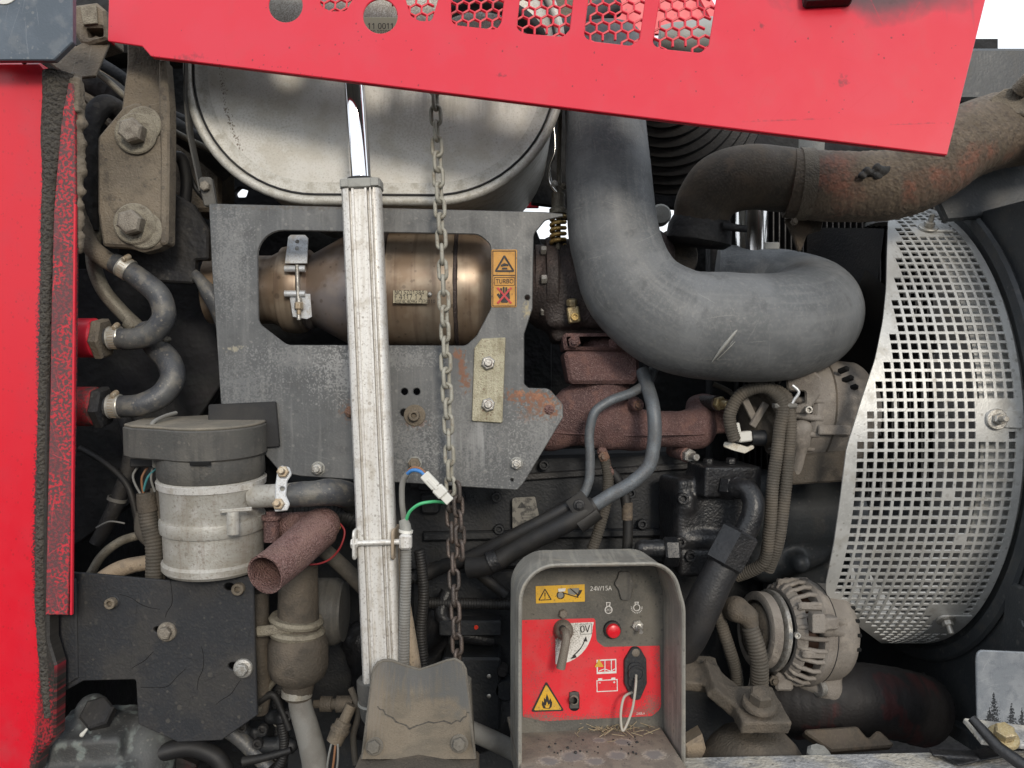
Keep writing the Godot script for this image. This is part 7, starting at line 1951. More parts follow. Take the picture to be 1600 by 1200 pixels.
func control_box() -> void:
	var zf := 0.16
	var xf := turned(940, 1040, zf, 7.0, 0.0)
	var t := thing("control_box", "dusty grey control box with red panel, key switch and stop button", "control box", xf.origin + Vector3(0, -0.17, -0.06))
	var outer := flat(rounded([[812, 1235, 0], [812, 1000, 0], [813, 884, 62], [1050, 880, 64], [1069, 950, 60], [1069, 1235, 0]], 10), xf)
	var inner := Shape.mitre(reversed(outer) if Geometry2D.is_polygon_clockwise(outer) else outer, 0.0032)
	part(t, "shell", Shape.new().prism(xf, outer, 0.105, 0.0012, [inner]), mats.box_shell)
	var lip := PackedVector3Array()
	var lr := PackedFloat32Array()
	for q in outer:
		lip.append(xf * Vector3(q.x, q.y, -0.001))
		lr.append(0.0024)
	part(t, "rim", Shape.new().tube(lip, lr, 8), mats.box_shell)
	part(t, "back_panel", Shape.new().prism(xf.translated_local(Vector3(0, 0, -0.085)), inner, 0.004, 0.0005), mats.box_inside)
	var floor_y := CY - 0.512
	var tc := Canvas.new(tile("", Color(0.2, 0.17, 0.135), [["cloud", 0.4, 0.7, Color(0.14, 0.122, 0.1), 0.8], ["sand", 0.5, 1.0, Color(0.3, 0.26, 0.21), 0.45], ["patch", 0.58, 0.75, Color(0.14, 0.12, 0.1), 0.7], ["speck", 0.2, 1.0, Color(0.06, 0.055, 0.05), 0.8]]), Rect2(0, 0, 100, 100), 512, 512)
	for q in [[18, 62, 8], [34, 58, 10], [46, 66, 7], [62, 60, 8], [70, 44, 7], [85, 62, 9], [28, 78, 8], [55, 40, 5]]:
		tc.stain(q[0], q[1], q[2], q[2] * 0.8, Color(0.4, 0.36, 0.3), 0.7, masks.grain, 0.3, 0.7)
		tc.stain(q[0], q[1], q[2] * 0.85, q[2] * 0.68, Color(0.17, 0.16, 0.15), 0.9, masks.patch, 0.4, 0.9)
	part(t, "tray", Shape.new().prism(Transform3D(Basis(Vector3.UP, deg_to_rad(7.0)) * Basis(Vector3.RIGHT, 0.06) * Basis(Vector3.RIGHT, Vector3(0, 0, -1), Vector3.UP), Vector3(xf.origin.x - 0.006, floor_y, 0.13)), v2([[-0.111, -0.11], [0.111, -0.11], [0.111, 0.11], [-0.111, 0.11]]), 0.008, 0.001), painted("tray", tc, 0.9, 0.0, "sand", 0.05))
	var pz := func(lift): return xf.translated_local(Vector3(0, 0, -0.085 + lift))
	var stick := func(parent, called, list, lift, m, thick = 0.0007, hl = []):
		var x: Transform3D = pz.call(lift)
		var hh := []
		for h in hl:
			hh.append(flat(h, x))
		return part(parent, called, Shape.new().prism(x, flat(list, x), thick, minf(thick * 0.2, 0.0006), hh), m)
	# red lower decal with a step on the right
	var red := rounded([[814, 969, 2], [930, 966, 4], [932, 1002, 10], [944, 1011, 6], [1031, 1009, 2], [1033, 1108, 16], [1018, 1119, 8], [850, 1127, 4], [817, 1120, 4]], 5)
	var c := Canvas.new(tile("", Color(0.7, 0.022, 0.034), [["cloud", 0.45, 0.75, Color(0.6, 0.06, 0.065), 0.6], ["sand", 0.55, 1.0, Color(0.5, 0.14, 0.12), 0.3], ["speck", 0.3, 1.0, Color(0.2, 0.03, 0.03), 0.6]]), Rect2(814, 966, 219, 161), 512, 376)
	var dirt := Color(0.17, 0.145, 0.115)
	for q in [[830, 1122, 60, 12, 0.9], [900, 1128, 80, 9, 0.8], [1020, 1110, 18, 20, 0.7], [875, 1000, 18, 24, 0.75], [1030, 1030, 8, 30, 0.6], [845, 1098, 16, 26, 0.5], [1000, 1118, 40, 8, 0.6], [835, 1060, 20, 20, 0.25]]:
		c.stain(q[0], q[1], q[2], q[3], dirt, q[4], masks.sand, 1.0, 2.6)
	var panel: MeshInstance3D = stick.call(t, "red_panel", red, 0.0008, painted("decal", c, 0.45))
	# 0V quadrant
	var quad := [[886, 974], [928, 972]]
	for i in 13:
		var a := i * PI / 24
		quad.append([868 + 58 * cos(a), 980 + 58 * sin(a)])
	quad.append([868, 1000])
	var cq := Canvas.new(tile("", Color(0.72, 0.7, 0.66), [["sand", 0.4, 0.9, Color(0.45, 0.4, 0.33), 0.6], ["speck", 0.2, 1.0, Color(0.2, 0.17, 0.13), 0.8]]), Rect2(868, 972, 60, 66), 180, 198)
	cq.stain(872, 984, 34, 34, Color(0.13, 0.11, 0.085), 0.95, masks.sand, 1.0, 2.4)
	var qd: MeshInstance3D = stick.call(panel, "voltage_dial", quad, 0.0016, painted("dial", cq, 0.5))
	var volts := words_on(qd, "0V", 914.5, 983, 0.05, 10, mats.black_print, 0.0006, Basis(), true)
	volts.transform = where(qd).affine_inverse() * Transform3D(Basis(Vector3.UP, deg_to_rad(7.0)), xf * Vector3(on_plane(914, 983, pz.call(0.0024)).x, on_plane(914, 983, pz.call(0.0024)).y, -0.085 + 0.0024))
	stick.call(qd, "dial_frame", [[906, 975], [925, 974.4], [925, 991], [906, 991.6]], 0.0021, mats.sticker_grey, 0.0006, [[[907, 976], [924, 975.4], [924, 990], [907, 990.6]]])
	var arc := []
	for i in 9:
		var a := 0.3 + i * 0.085
		arc.append([868 + 49 * cos(a), 985 + 49 * sin(a)])
	for i in 9:
		var a := 0.3 + (8 - i) * 0.085
		arc.append([868 + 47.6 * cos(a), 985 + 47.6 * sin(a)])
	stick.call(qd, "dial_arrow", arc, 0.0022, mats.black_print)
	stick.call(qd, "dial_arrow", [[911.5, 1002], [915.5, 994.5], [918, 1002.5]], 0.0026, mats.black_print)
	stick.call(qd, "dial_arrow", [[899, 1022], [891, 1030], [901, 1027.5]], 0.0026, mats.black_print)
	# yellow caution strip
	var y: MeshInstance3D = stick.call(t, "caution_sticker", [[837, 916], [913.5, 913], [914, 940], [837.5, 943]], 0.0009, mats.sticker_yellow)
	stick.call(y, "caution_triangle", rounded([[851.5, 919, 1], [862.5, 937.5, 1], [841, 938.5, 1]]), 0.0016, mats.black_print, 0.0006, [[[851.5, 922], [860, 936.4], [843.5, 937.2]]])
	stick.call(y, "caution_mark", [[850.6, 926], [852.6, 926], [852.2, 932.4], [851, 932.4]], 0.0016, mats.black_print, 0.0006)
	stick.call(y, "caution_mark", ring(851.7, 934.6, 0.9, 8), 0.0016, mats.black_print, 0.0006)
	stick.call(y, "machine_symbol", ring(876, 930, 6.4, 18), 0.0015, mats.black_print, 0.0006, [ring(876, 930, 5.2, 18)])
	stick.call(y, "machine_symbol", ring(876, 930, 4.6, 16), 0.0019, mats.sticker_grey, 0.0006)
	stick.call(y, "machine_symbol", [[872, 920], [884, 919], [883, 924], [872.6, 925]], 0.0022, mats.white_print, 0.0006)
	stick.call(y, "machine_symbol", [[887, 920], [905, 918.6], [904.5, 925], [898, 930], [888, 928]], 0.0015, mats.sticker_grey, 0.0006)
	stick.call(y, "machine_symbol", [[890, 919.5], [892, 919.4], [905, 930], [903, 931]], 0.0022, mats.black_print, 0.0006)
	stick.call(y, "machine_symbol", [[881, 926], [904, 933], [903.6, 934.2], [881, 927.4]], 0.0026, mats.black_print, 0.0006)
	stick.call(y, "machine_symbol", [[905, 922], [910, 922], [907, 928], [902, 934], [901, 933]], 0.0022, mats.black_print, 0.0006)
	# upper black part: rating, cover, symbols, button, toggle
	var wz := func(px, py, lift):
		var x: Transform3D = pz.call(lift)
		var q := on_plane(px, py, x)
		return x * Vector3(q.x, q.y, 0)
	var yaw := Basis(Vector3.UP, deg_to_rad(7.0))
	var rating := words_on(t, "24V/15A", 939, 919.5, 0.0, 6.2, mats.white_print, 0.0006, yaw, true)
	rating.transform = where(t).affine_inverse() * Transform3D(yaw, wz.call(939, 919.5, 0.0006))
	stick.call(t, "socket_cover", rounded([[968, 893, 5], [985, 893, 5], [987, 903, 3], [991, 911, 5], [988, 924, 4], [985, 938, 5], [971, 938, 5], [967, 922, 4], [960, 912, 5], [965, 903, 3]]), 0.005, mats.grey_plastic, 0.006)
	var sym: MeshInstance3D = stick.call(t, "stop_symbol", ring(951, 953, 6.2, 22), 0.0007, mats.white_print, 0.0006, [ring(951, 953, 5.0, 22)])
	stick.call(sym, "symbol_neck", [[947, 941], [954, 941], [953.4, 947.6], [947.8, 947.6]], 0.0007, mats.white_print, 0.0006, [[[948.2, 942.2], [952.8, 942.2], [952.3, 947], [948.9, 947]]])
	var st := words_on(sym, "STOP", 951, 953.5, 0.0, 3.4, mats.white_print, 0.0006, yaw, true)
	st.transform = where(sym).affine_inverse() * Transform3D(yaw, wz.call(951, 953.3, 0.0008))
	var lamp: MeshInstance3D = stick.call(t, "lamp_symbol", ring(995, 949.5, 5.6, 22), 0.0007, mats.white_print, 0.0006, [ring(995, 949.5, 4.5, 22)])
	stick.call(lamp, "symbol_neck", [[991.6, 940.4], [998, 940.4], [997.4, 945], [992, 945]], 0.0007, mats.white_print, 0.0006, [[[992.7, 941.4], [996.9, 941.4], [996.4, 944.6], [993, 944.6]]])
	var rays := Shape.new()
	for i in 12:
		var a := -0.1 + i * (PI + 0.2) / 11
		var d := Vector2.from_angle(a)
		var n := d.orthogonal() * 0.45
		var o := Vector2(995, 949.5)
		var l := [o + d * 7.2 - n, o + d * 9.2 - n, o + d * 9.2 + n, o + d * 7.2 + n].map(func(q): return [q.x, q.y])
		rays.prism(pz.call(0.0007), flat(l, pz.call(0.0007)), 0.0006)
	part(lamp, "symbol_rays", rays, mats.white_print).set_meta("kind", "stuff")
	var nrm := xf.basis.z
	var bt := part(t, "stop_button", Shape.new().lathe(frame(wz.call(956, 983, 0.0), nrm), [[0.004, 0.0], [0.004, 0.0104], [0.011, 0.0104], [0.0135, 0.0092], [0.0148, 0.006], [0.0152, 0.0001]], 32), mats.red_button)
	part(bt, "collar", Shape.new().lathe(frame(wz.call(956, 983, 0.0), nrm), [[0.0, 0.0], [0.0, 0.0132], [0.006, 0.0126], [0.007, 0.0104], [0.004, 0.0104]], 32), mats.black_grime)
	var tg := part(t, "toggle_switch", Shape.new().prism(frame(wz.call(997, 978, 0.0045), nrm, 0.2), hexagon(0.0088), 0.0045, 0.0006), mats.clean_bolt)
	part(tg, "stem", Shape.new().lathe(frame(wz.call(997, 978, 0.0), nrm), [[0.0, 0.0], [0.0, 0.0055], [0.008, 0.0055], [0.009, 0.0035], [0.009, 0.0001]], 20), mats.clean_bolt)
	part(tg, "bat", Shape.new().tube(PackedVector3Array([wz.call(997, 978, 0.007), wz.call(1000, 984, 0.018), wz.call(1002, 988, 0.024)]), PackedFloat32Array([0.002, 0.0027, 0.0031]), 12), mats.clean_bolt)
	# battery isolator key
	put(t, "bolt", hardware_mesh("hex"), mats.key_dust, Transform3D(frame(wz.call(879, 958, 0.0), nrm, 0.3).basis.scaled_local(Vector3(0.0064, 0.0064, 0.006)), wz.call(879, 958, 0.0)))
	var key := part(t, "isolator_key", Shape.new().lathe(frame(wz.call(879, 982, 0.0), nrm), [[0.0, 0.0], [0.0, 0.014], [0.014, 0.0135], [0.022, 0.0115], [0.025, 0.008], [0.025, 0.0001]], 28), mats.key_dust)
	part(key, "lever", Shape.new().tube(PackedVector3Array([wz.call(879, 984, 0.018), wz.call(884, 988, 0.036), wz.call(885, 998, 0.044), wz.call(881, 1020, 0.044), wz.call(876, 1044, 0.042)]), PackedFloat32Array([0.0062, 0.0062, 0.006, 0.0062, 0.0066]), 18), mats.key_dust)
	part(key, "eyelet", Shape.new().lathe(frame(wz.call(879, 982, 0.025), nrm), [[0.0, 0.005], [0.003, 0.0052], [0.004, 0.0042], [0.0, 0.003]], 18), mats.black_grime)
	# battery symbols
	var bs: MeshInstance3D = stick.call(panel, "battery_symbol", [[932, 1063], [965, 1061], [965.4, 1080], [932.4, 1081.6]], 0.0016, mats.white_print, 0.0006, [[[933.4, 1064.4], [963.6, 1062.5], [963.9, 1078.7], [933.8, 1080.2]]])
	for q in [[934.5, 1060], [955, 1059]]:
		stick.call(bs, "terminal", [[q[0], q[1]], [q[0] + 6.5, q[1] - 0.3], [q[0] + 6.5, q[1] + 3], [q[0], q[1] + 3.2]], 0.0018, mats.white_print, 0.0006)
	for q in [[935.5, 1066.5], [958, 1065.5]]:
		stick.call(bs, "polarity", [[q[0], q[1]], [q[0] + 3.4, q[1]], [q[0] + 3.4, q[1] + 1.2], [q[0], q[1] + 1.2]], 0.0018, mats.white_print, 0.0006)
	stick.call(bs, "polarity", [[959.1, 1064.4], [960.3, 1064.4], [960.3, 1067.8], [959.1, 1067.8]], 0.0021, mats.white_print, 0.0006)
	var jb: MeshInstance3D = stick.call(panel, "jump_start_symbol", [[932, 1031], [963, 1029.5], [963.4, 1052], [932.4, 1053.4]], 0.0016, mats.white_print, 0.0006, [[[934.2, 1033], [961, 1031.6], [961.4, 1048.6], [934.4, 1050]]])
	for q in [[944.5, 1032, 946, 1050], [954.5, 1031.5, 956, 1049]]:
		stick.call(jb, "stroke", [[q[0], q[1]], [q[2], q[1]], [q[2], q[3]], [q[0], q[3]]], 0.0018, mats.white_print, 0.0006)
	for q in [[936, 1048, 944, 1044.6], [946, 1045, 954, 1048], [955, 1047.6, 961, 1044.4]]:
		stick.call(jb, "stroke", [[q[0], q[1]], [q[2], q[3]], [q[2], q[3] + 1.4], [q[0], q[1] + 1.4]], 0.0022, mats.white_print, 0.0006)
	var jt: MeshInstance3D = stick.call(jb, "small_warning", rounded([[936, 1029.5, 0.6], [943.5, 1042, 0.6], [929, 1042.6, 0.6]]), 0.0027, mats.sticker_yellow, 0.0006)
	# flammable warning triangle with flame
	var fl: MeshInstance3D = stick.call(panel, "flame_warning", rounded([[853.5, 1064, 2], [882, 1111, 2], [829.5, 1112.5, 2]]), 0.0016, mats.black_print, 0.0006)
	stick.call(fl, "yellow_field", rounded([[853.5, 1069.5, 1.5], [878, 1109, 1.5], [834, 1110, 1.5]]), 0.0021, mats.sticker_yellow, 0.0006)
	stick.call(fl, "flame_symbol", [[849, 1107], [846.5, 1101], [847.5, 1095], [850, 1098], [850, 1090], [852.5, 1093], [854.5, 1084], [857, 1090], [858, 1095], [860, 1091], [863, 1098], [862, 1104], [859, 1107.5]], 0.0026, mats.black_print, 0.0006)
	stick.call(fl, "flame_core", [[852.5, 1106], [851, 1101.5], [853, 1103], [854.5, 1096], [857, 1102], [859, 1099.5], [858.5, 1105], [857, 1106.5]], 0.0031, mats.sticker_yellow, 0.0006)
	# slot with a tube in it
	var sl: MeshInstance3D = stick.call(panel, "oval_slot", rounded([[889.5, 1080, 7], [905.5, 1080, 7], [905.5, 1111, 7], [889.5, 1111, 7]]), 0.0016, mats.black_hole, 0.0008)
	part(sl, "tube_end", Shape.new().tube(PackedVector3Array([wz.call(897, 1094, 0.012), wz.call(897, 1093, 0.001)]), PackedFloat32Array([0.0068, 0.0068]), 20, true, 0.72), mats.key_dust)
	part(sl, "tube_flange", Shape.new().box(Transform3D(yaw, wz.call(897, 1094, 0.003)), Vector3(0.014, 0.024, 0.003), 0.001), mats.grey_plastic)
	# socket with pointed cover and cord loop
	var sk: MeshInstance3D = stick.call(panel, "jump_socket", rounded([[988, 1012, 8], [1000, 1012, 8], [1010, 1030, 6], [1011, 1068, 6], [1000, 1094, 7], [988, 1094, 7], [976, 1068, 6], [976, 1032, 6]]), 0.007, mats.black_plate, 0.007)
	stick.call(sk, "inner_cap", rounded([[982, 1036, 8], [1004, 1036, 8], [1006, 1070, 8], [994, 1084, 8], [982, 1070, 8]]), 0.0105, mats.black_plate, 0.004)
	put(sk, "cover_screw", hardware_mesh("screw"), mats.key_dust, Transform3D(xf.basis.scaled_local(Vector3(0.006, 0.006, 0.004)), wz.call(993.5, 1020, 0.0068)))
	part(sk, "cover_ring", Shape.new().lathe(frame(wz.call(994, 1052, 0.0095), nrm), [[0.0, 0.009], [0.003, 0.0095], [0.003, 0.012], [0.0, 0.0125]], 26), mats.black_plate)
	var cd := thing("cord_loop", "thin grey cord loop hanging from the black jump socket", "cord", wz.call(975, 1140, 0.03))
	part(cd, "cord", Shape.new().tube(smooth([wz.call(994, 1055, 0.012), wz.call(993, 1075, 0.026), wz.call(988, 1108, 0.03), wz.call(978, 1135, 0.034), wz.call(972, 1140, 0.036), wz.call(970, 1115, 0.032), wz.call(975, 1090, 0.024), wz.call(987, 1082, 0.012)]), fill(57, 0.0019), 10), mats.cord)
	var tx := words_on(panel, "2X06.A", 1001, 1115, 0.0, 3.0, mats.white_print, 0.0006, yaw, true)
	tx.transform = where(panel).affine_inverse() * Transform3D(yaw, wz.call(1001, 1115, 0.0014))
	# straw and clods on the tray
	var straw := Shape.new()
	for i in 70:
		var p := Vector3(xf.origin.x + rng.randf_range(-0.03, 0.08), floor_y + 0.0035 + rng.randf() * 0.006, 0.06 + absf(rng.randfn(0.0, 0.018)))
		var d := Vector3(rng.randf_range(-1, 1), rng.randf_range(-0.15, 0.3), rng.randf_range(-1, 1)).normalized() * rng.randf_range(0.005, 0.017)
		straw.tube(PackedVector3Array([p - d, p + d]), PackedFloat32Array([0.0006, 0.0005]), 5)
	var sw := solo("straw_litter", "dry straw and needles lying on the control box tray", "straw", straw, mats.straw)
	sw.set_meta("kind", "stuff")
	var clods := Shape.new()
	for i in 46:
		var a := Vector3(xf.origin.x + rng.randf_range(-0.09, 0.07), floor_y + 0.0005, 0.08 + rng.randf() * 0.07)
		clods.ball(a, rng.randf_range(0.0008, 0.0026), 6)
	solo("grit_litter", "dark grit scattered over the dusty control box tray", "grit", clods, mats.black_grime).set_meta("kind", "stuff")


func smooth(list: Array, per := 8) -> PackedVector3Array:
	var c := Curve3D.new()
	var out := PackedVector3Array()
	for i in list.size() - 1:
		var p0: Vector3 = list[maxi(i - 1, 0)]
		var p1: Vector3 = list[i]
		var p2: Vector3 = list[i + 1]
		var p3: Vector3 = list[mini(i + 2, list.size() - 1)]
		for j in per:
			out.append(p1.cubic_interpolate(p2, p0, p3, float(j) / per))
	out.append(list[-1])
	return out

func fill(n: int, v: float) -> PackedFloat32Array:
	var o := PackedFloat32Array()
	o.resize(n)
	o.fill(v)
	return o


func low_front() -> void:
	# folded saddle plate in front of the cylinder foot
	var z := 0.15
	var t := thing("saddle_plate", "dusty tan saddle plate with a notched top and two bolts", "saddle", W(655, 1210, z))
	var top := [[0.0, 1062], [0.02, 1046], [0.06, 1037], [0.12, 1033], [0.2, 1033], [0.35, 1041], [0.5, 1048], [0.65, 1041], [0.8, 1033], [0.88, 1031], [0.95, 1037], [0.985, 1046], [1.0, 1066]]
	var us := []
	for q in top:
		us.append(q[0])
	var faces := []
	for lift in [0.0, -0.0045]:
		var rows := []
		for r in 15:
			var v := r / 14.0
			var row := []
			for c in us.size():
				var u: float = us[c]
				var px := lerpf(lerpf(581, 566, v), lerpf(729, 742, v), u)
				var py := lerpf(top[c][1], 1186.0, v)
				var fold := 1.0 - absf(2 * u - 1)
				var deep := 0.03 * fold
				var edge := smoothstep(0.66, 0.98, v + 0.0 * u) * smoothstep(0.25, 0.9, absf(2 * u - 1))
				deep = deep * (1.0 - edge) + 0.012 * edge
				row.append(W(px, py, z - deep + 0.012 * v + lift))
			rows.append(row)
		faces.append(rows)
	var s := Shape.new()
	s.grid(faces[0], false, true)
	s.grid(faces[1])
	var sc := Canvas.new(tile("", Color(0.1785, 0.1487, 0.1105), [["cloud", 0.4, 0.7, Color(0.1275, 0.1105, 0.085), 0.8], ["sand", 0.5, 1.0, Color(0.255, 0.221, 0.17), 0.45], ["speck", 0.3, 1.0, Color(0.085, 0.0765, 0.06375), 0.5], ["grain", 0.6, 0.85, Color(0.102, 0.085, 0.068), 0.5]]), Rect2(0, 0, 100, 100), 512, 512)
	sc.stain(50, -6, 75, 46, Color(0.102, 0.102, 0.09945), 0.95, masks.streak, 0.7, 1.0)
	sc.stain(82, 30, 24, 34, Color(0.1105, 0.1105, 0.1062), 0.9, masks.cloud, 0.6, 1.0)
	sc.stain(15, 40, 20, 60, Color(0.204, 0.1785, 0.1487), 0.6, masks.streak, 0.8, 1.5)
	var last := Vector2(22, 46)
	for q in [[25, 49], [29, 50], [31, 54], [36, 57], [38, 61], [43, 63], [45, 67], [49, 62], [55, 59], [58, 61], [63, 60], [67, 64], [72, 61], [76, 62], [80, 57], [84, 55], [86, 50], [92, 48], [96, 43]]:
		sc.scratch(last.x, last.y, q[0], q[1], 0.9, Color(0.051, 0.0459, 0.03995), 0.9, masks.grain)
		last = Vector2(q[0], q[1])
	part(t, "folded_sheet", s, painted("saddle", sc, 0.8, 0.0, "sand", 0.03))
	var rim := PackedVector3Array()
	for p in faces[0][0]:
		rim.append(p + Vector3(0, 0, -0.00225))
	var right := []
	for r in 15:
		right.append(faces[0][r][us.size() - 1] + Vector3(0, 0, -0.00225))
	for p in right.slice(1):
		rim.append(p)
	for r in 14:
		rim.insert(0, faces[0][r + 1][0] + Vector3(0, 0, -0.00225))
	part(t, "rolled_edge", Shape.new().tube(rim, fill(rim.size(), 0.0024), 8), mats.saddle_dust)
	for q in [[585, 1166], [718, 1162]]:
		bolt(t, q[0], q[1], z + 0.004, 10.5, "hex", mats.saddle_dust, 14, mats.saddle_dust, Vector3(0, 0.25, 1), 0.35)
	part(t, "base_bar", Shape.new().box(Transform3D(Basis.from_euler(Vector3(0, 0, 0.008)), W(653, 1212, z - 0.0)), Vector3(0.168, 0.042, 0.06), 0.003), mats.brown_dust)
	part(t, "right_cheek", Shape.new().prism(front(z - 0.02), flat([[728, 1065], [735, 1070], [744, 1230], [730, 1230]], front(z - 0.02)), 0.03, 0.002), mats.saddle_dust)
	# engine mount on the right
	var m := thing("engine_mount", "dusty brown engine mount with a bent arm and one big bolt", "engine mount", W(1170, 1190, 0.0))
	part(m, "arm", cast([["b", W(1092, 1052, 0.0), Vector3(0.032, 0.009, 0.035), Basis.from_euler(Vector3(0.35, 0, -0.1)), 0.003], ["b", W(1130, 1080, 0.02), Vector3(0.04, 0.01, 0.035), Basis.from_euler(Vector3(0.35, 0, -0.75)), 0.003], ["b", W(1182, 1108, 0.05), Vector3(0.038, 0.011, 0.04), Basis.from_euler(Vector3(0.35, 0.1, -0.05)), 0.003]], 0.0035, 0.008, 0.0008), mats.brown_dust)
	put(m, "bolt", hardware_mesh("flange"), mats.brown_dust, Transform3D(frame(W(1186, 1098, 0.07), Vector3(0.03, 1, 0.45), 0.2).basis.scaled_local(Vector3.ONE * 0.0185), W(1186, 1100, 0.07)))
	part(m, "rubber_cone", Shape.new().lathe(frame(W(1176, 1215, 0.03), Vector3.UP), [[0.0, 0.0001], [0.0, 0.088], [0.02, 0.084], [0.05, 0.066], [0.066, 0.05], [0.07, 0.035], [0.07, 0.0001]], 44).shake(wobble, 0.0008), mats.brown_dust)
	part(m, "side_wedge", Shape.new().prism(front(0.03), flat([[1070, 1165], [1098, 1148], [1110, 1195], [1070, 1195]], front(0.03)), 0.04, 0.004), mats.tan_dust)
	var h := thing("lower_radiator_hose", "big dark hose with a worn red patch under the lower alternator", "hose", W(1330, 1140, -0.16))
	part(h, "hose", ridged_soft([[1180, 1080, -0.2, 58], [1240, 1092, -0.17, 58], [1310, 1092, -0.15, 56], [1380, 1096, -0.16, 54], [1440, 1110, -0.2, 54]]), mats.dark_red)
	var br := thing("lower_cross_bracket", "dark brown bracket low in the shade before the right sill", "bracket", W(1300, 1165, -0.06))
	part(br, "plate", Shape.new().prism(turned(1300, 1155, -0.04, 0, -40), flat(rounded([[1250, 1140, 4], [1340, 1134, 8], [1358, 1155, 6], [1372, 1138, 8], [1402, 1166, 4], [1300, 1174, 4]]), turned(1300, 1155, -0.04, 0, -40)), 0.02, 0.003), mats.duct_metal)
	var dm := thing("sill_bolt_head", "pale round bolt head lying behind the right sill", "bolt", W(1278, 1172, 0.08))
	part(dm, "head", Shape.new().lathe(frame(W(1278, 1184, 0.08), Vector3(0.1, 1, 0.3)), [[0.0, 0.0001], [0.0, 0.017], [0.008, 0.018], [0.014, 0.013], [0.016, 0.0001]], 8), mats.cast_grey)
	# sill along the bottom right
	var sl := thing("sill_beam", "scuffed grey sill beam with flaking paint along the bottom right", "sill", W(1320, 1230, 0.2))
	part(sl, "beam", Shape.new().box(Transform3D(Basis.from_euler(Vector3(0.02, 0, 0.022)), W(1345, 1181, 0.11) + Vector3(0, -0.022, 0.09)), Vector3(0.68, 0.04, 0.2), 0.004).shake(wobble, 0.0002), mats.sill)
	part(sl, "oily_patch", cast([["b", W(1520, 1182, 0.13), Vector3(0.04, 0.002, 0.014), Basis.from_euler(Vector3(0.02, 0.3, 0.022)), 0.0015], ["b", W(1490, 1178, 0.128), Vector3(0.03, 0.002, 0.01), Basis.from_euler(Vector3(0.02, -0.2, 0.022)), 0.0015]], 0.0018, 0.004, 0.001), mats.oily_black)
	# upright plate at the far right with dark conifer shapes painted into its colour
	var pl := thing("latch_plate", "grey upright plate with dark ragged conifer shapes at the lower right", "plate", W(1580, 1145, 0.12))
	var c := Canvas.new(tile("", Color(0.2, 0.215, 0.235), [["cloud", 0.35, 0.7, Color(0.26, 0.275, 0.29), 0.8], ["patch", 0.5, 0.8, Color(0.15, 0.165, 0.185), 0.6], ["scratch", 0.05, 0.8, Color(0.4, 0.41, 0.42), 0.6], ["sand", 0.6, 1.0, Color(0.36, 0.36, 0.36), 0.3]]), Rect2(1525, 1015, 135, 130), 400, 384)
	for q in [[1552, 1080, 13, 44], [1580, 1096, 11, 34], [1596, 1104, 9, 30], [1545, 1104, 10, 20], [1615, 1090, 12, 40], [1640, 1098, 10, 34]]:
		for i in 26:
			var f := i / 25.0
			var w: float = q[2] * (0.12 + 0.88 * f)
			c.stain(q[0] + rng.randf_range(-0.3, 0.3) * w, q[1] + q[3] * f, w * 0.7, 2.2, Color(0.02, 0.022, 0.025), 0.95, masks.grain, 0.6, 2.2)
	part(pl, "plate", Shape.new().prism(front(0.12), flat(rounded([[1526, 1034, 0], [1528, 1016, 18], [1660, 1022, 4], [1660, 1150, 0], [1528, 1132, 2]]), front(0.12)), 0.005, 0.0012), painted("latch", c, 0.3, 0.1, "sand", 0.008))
	part(pl, "foot", Shape.new().box(Transform3D(Basis.from_euler(Vector3(0.25, 0, -0.12)), W(1590, 1150, 0.14)), Vector3(0.13, 0.008, 0.05), 0.002), mats.sill)
	put(pl, "bolt", hardware_mesh("flange"), mats.yellow_zinc, Transform3D(frame(W(1567, 1152, 0.165), Vector3(-0.1, 1, 0.55), 0.3).basis.scaled_local(Vector3.ONE * 0.0145), W(1567, 1153, 0.163)))
	var bar := thing("black_bar", "black flat bar slanting across the lower right corner", "bar", W(1560, 1190, 0.17))
	part(bar, "bar", Shape.new().tube(PackedVector3Array([W(1518, 1122, 0.15), W(1560, 1168, 0.18), W(1625, 1215, 0.21)]), PackedFloat32Array([0.006, 0.008, 0.009]), 6), mats.oily_black)


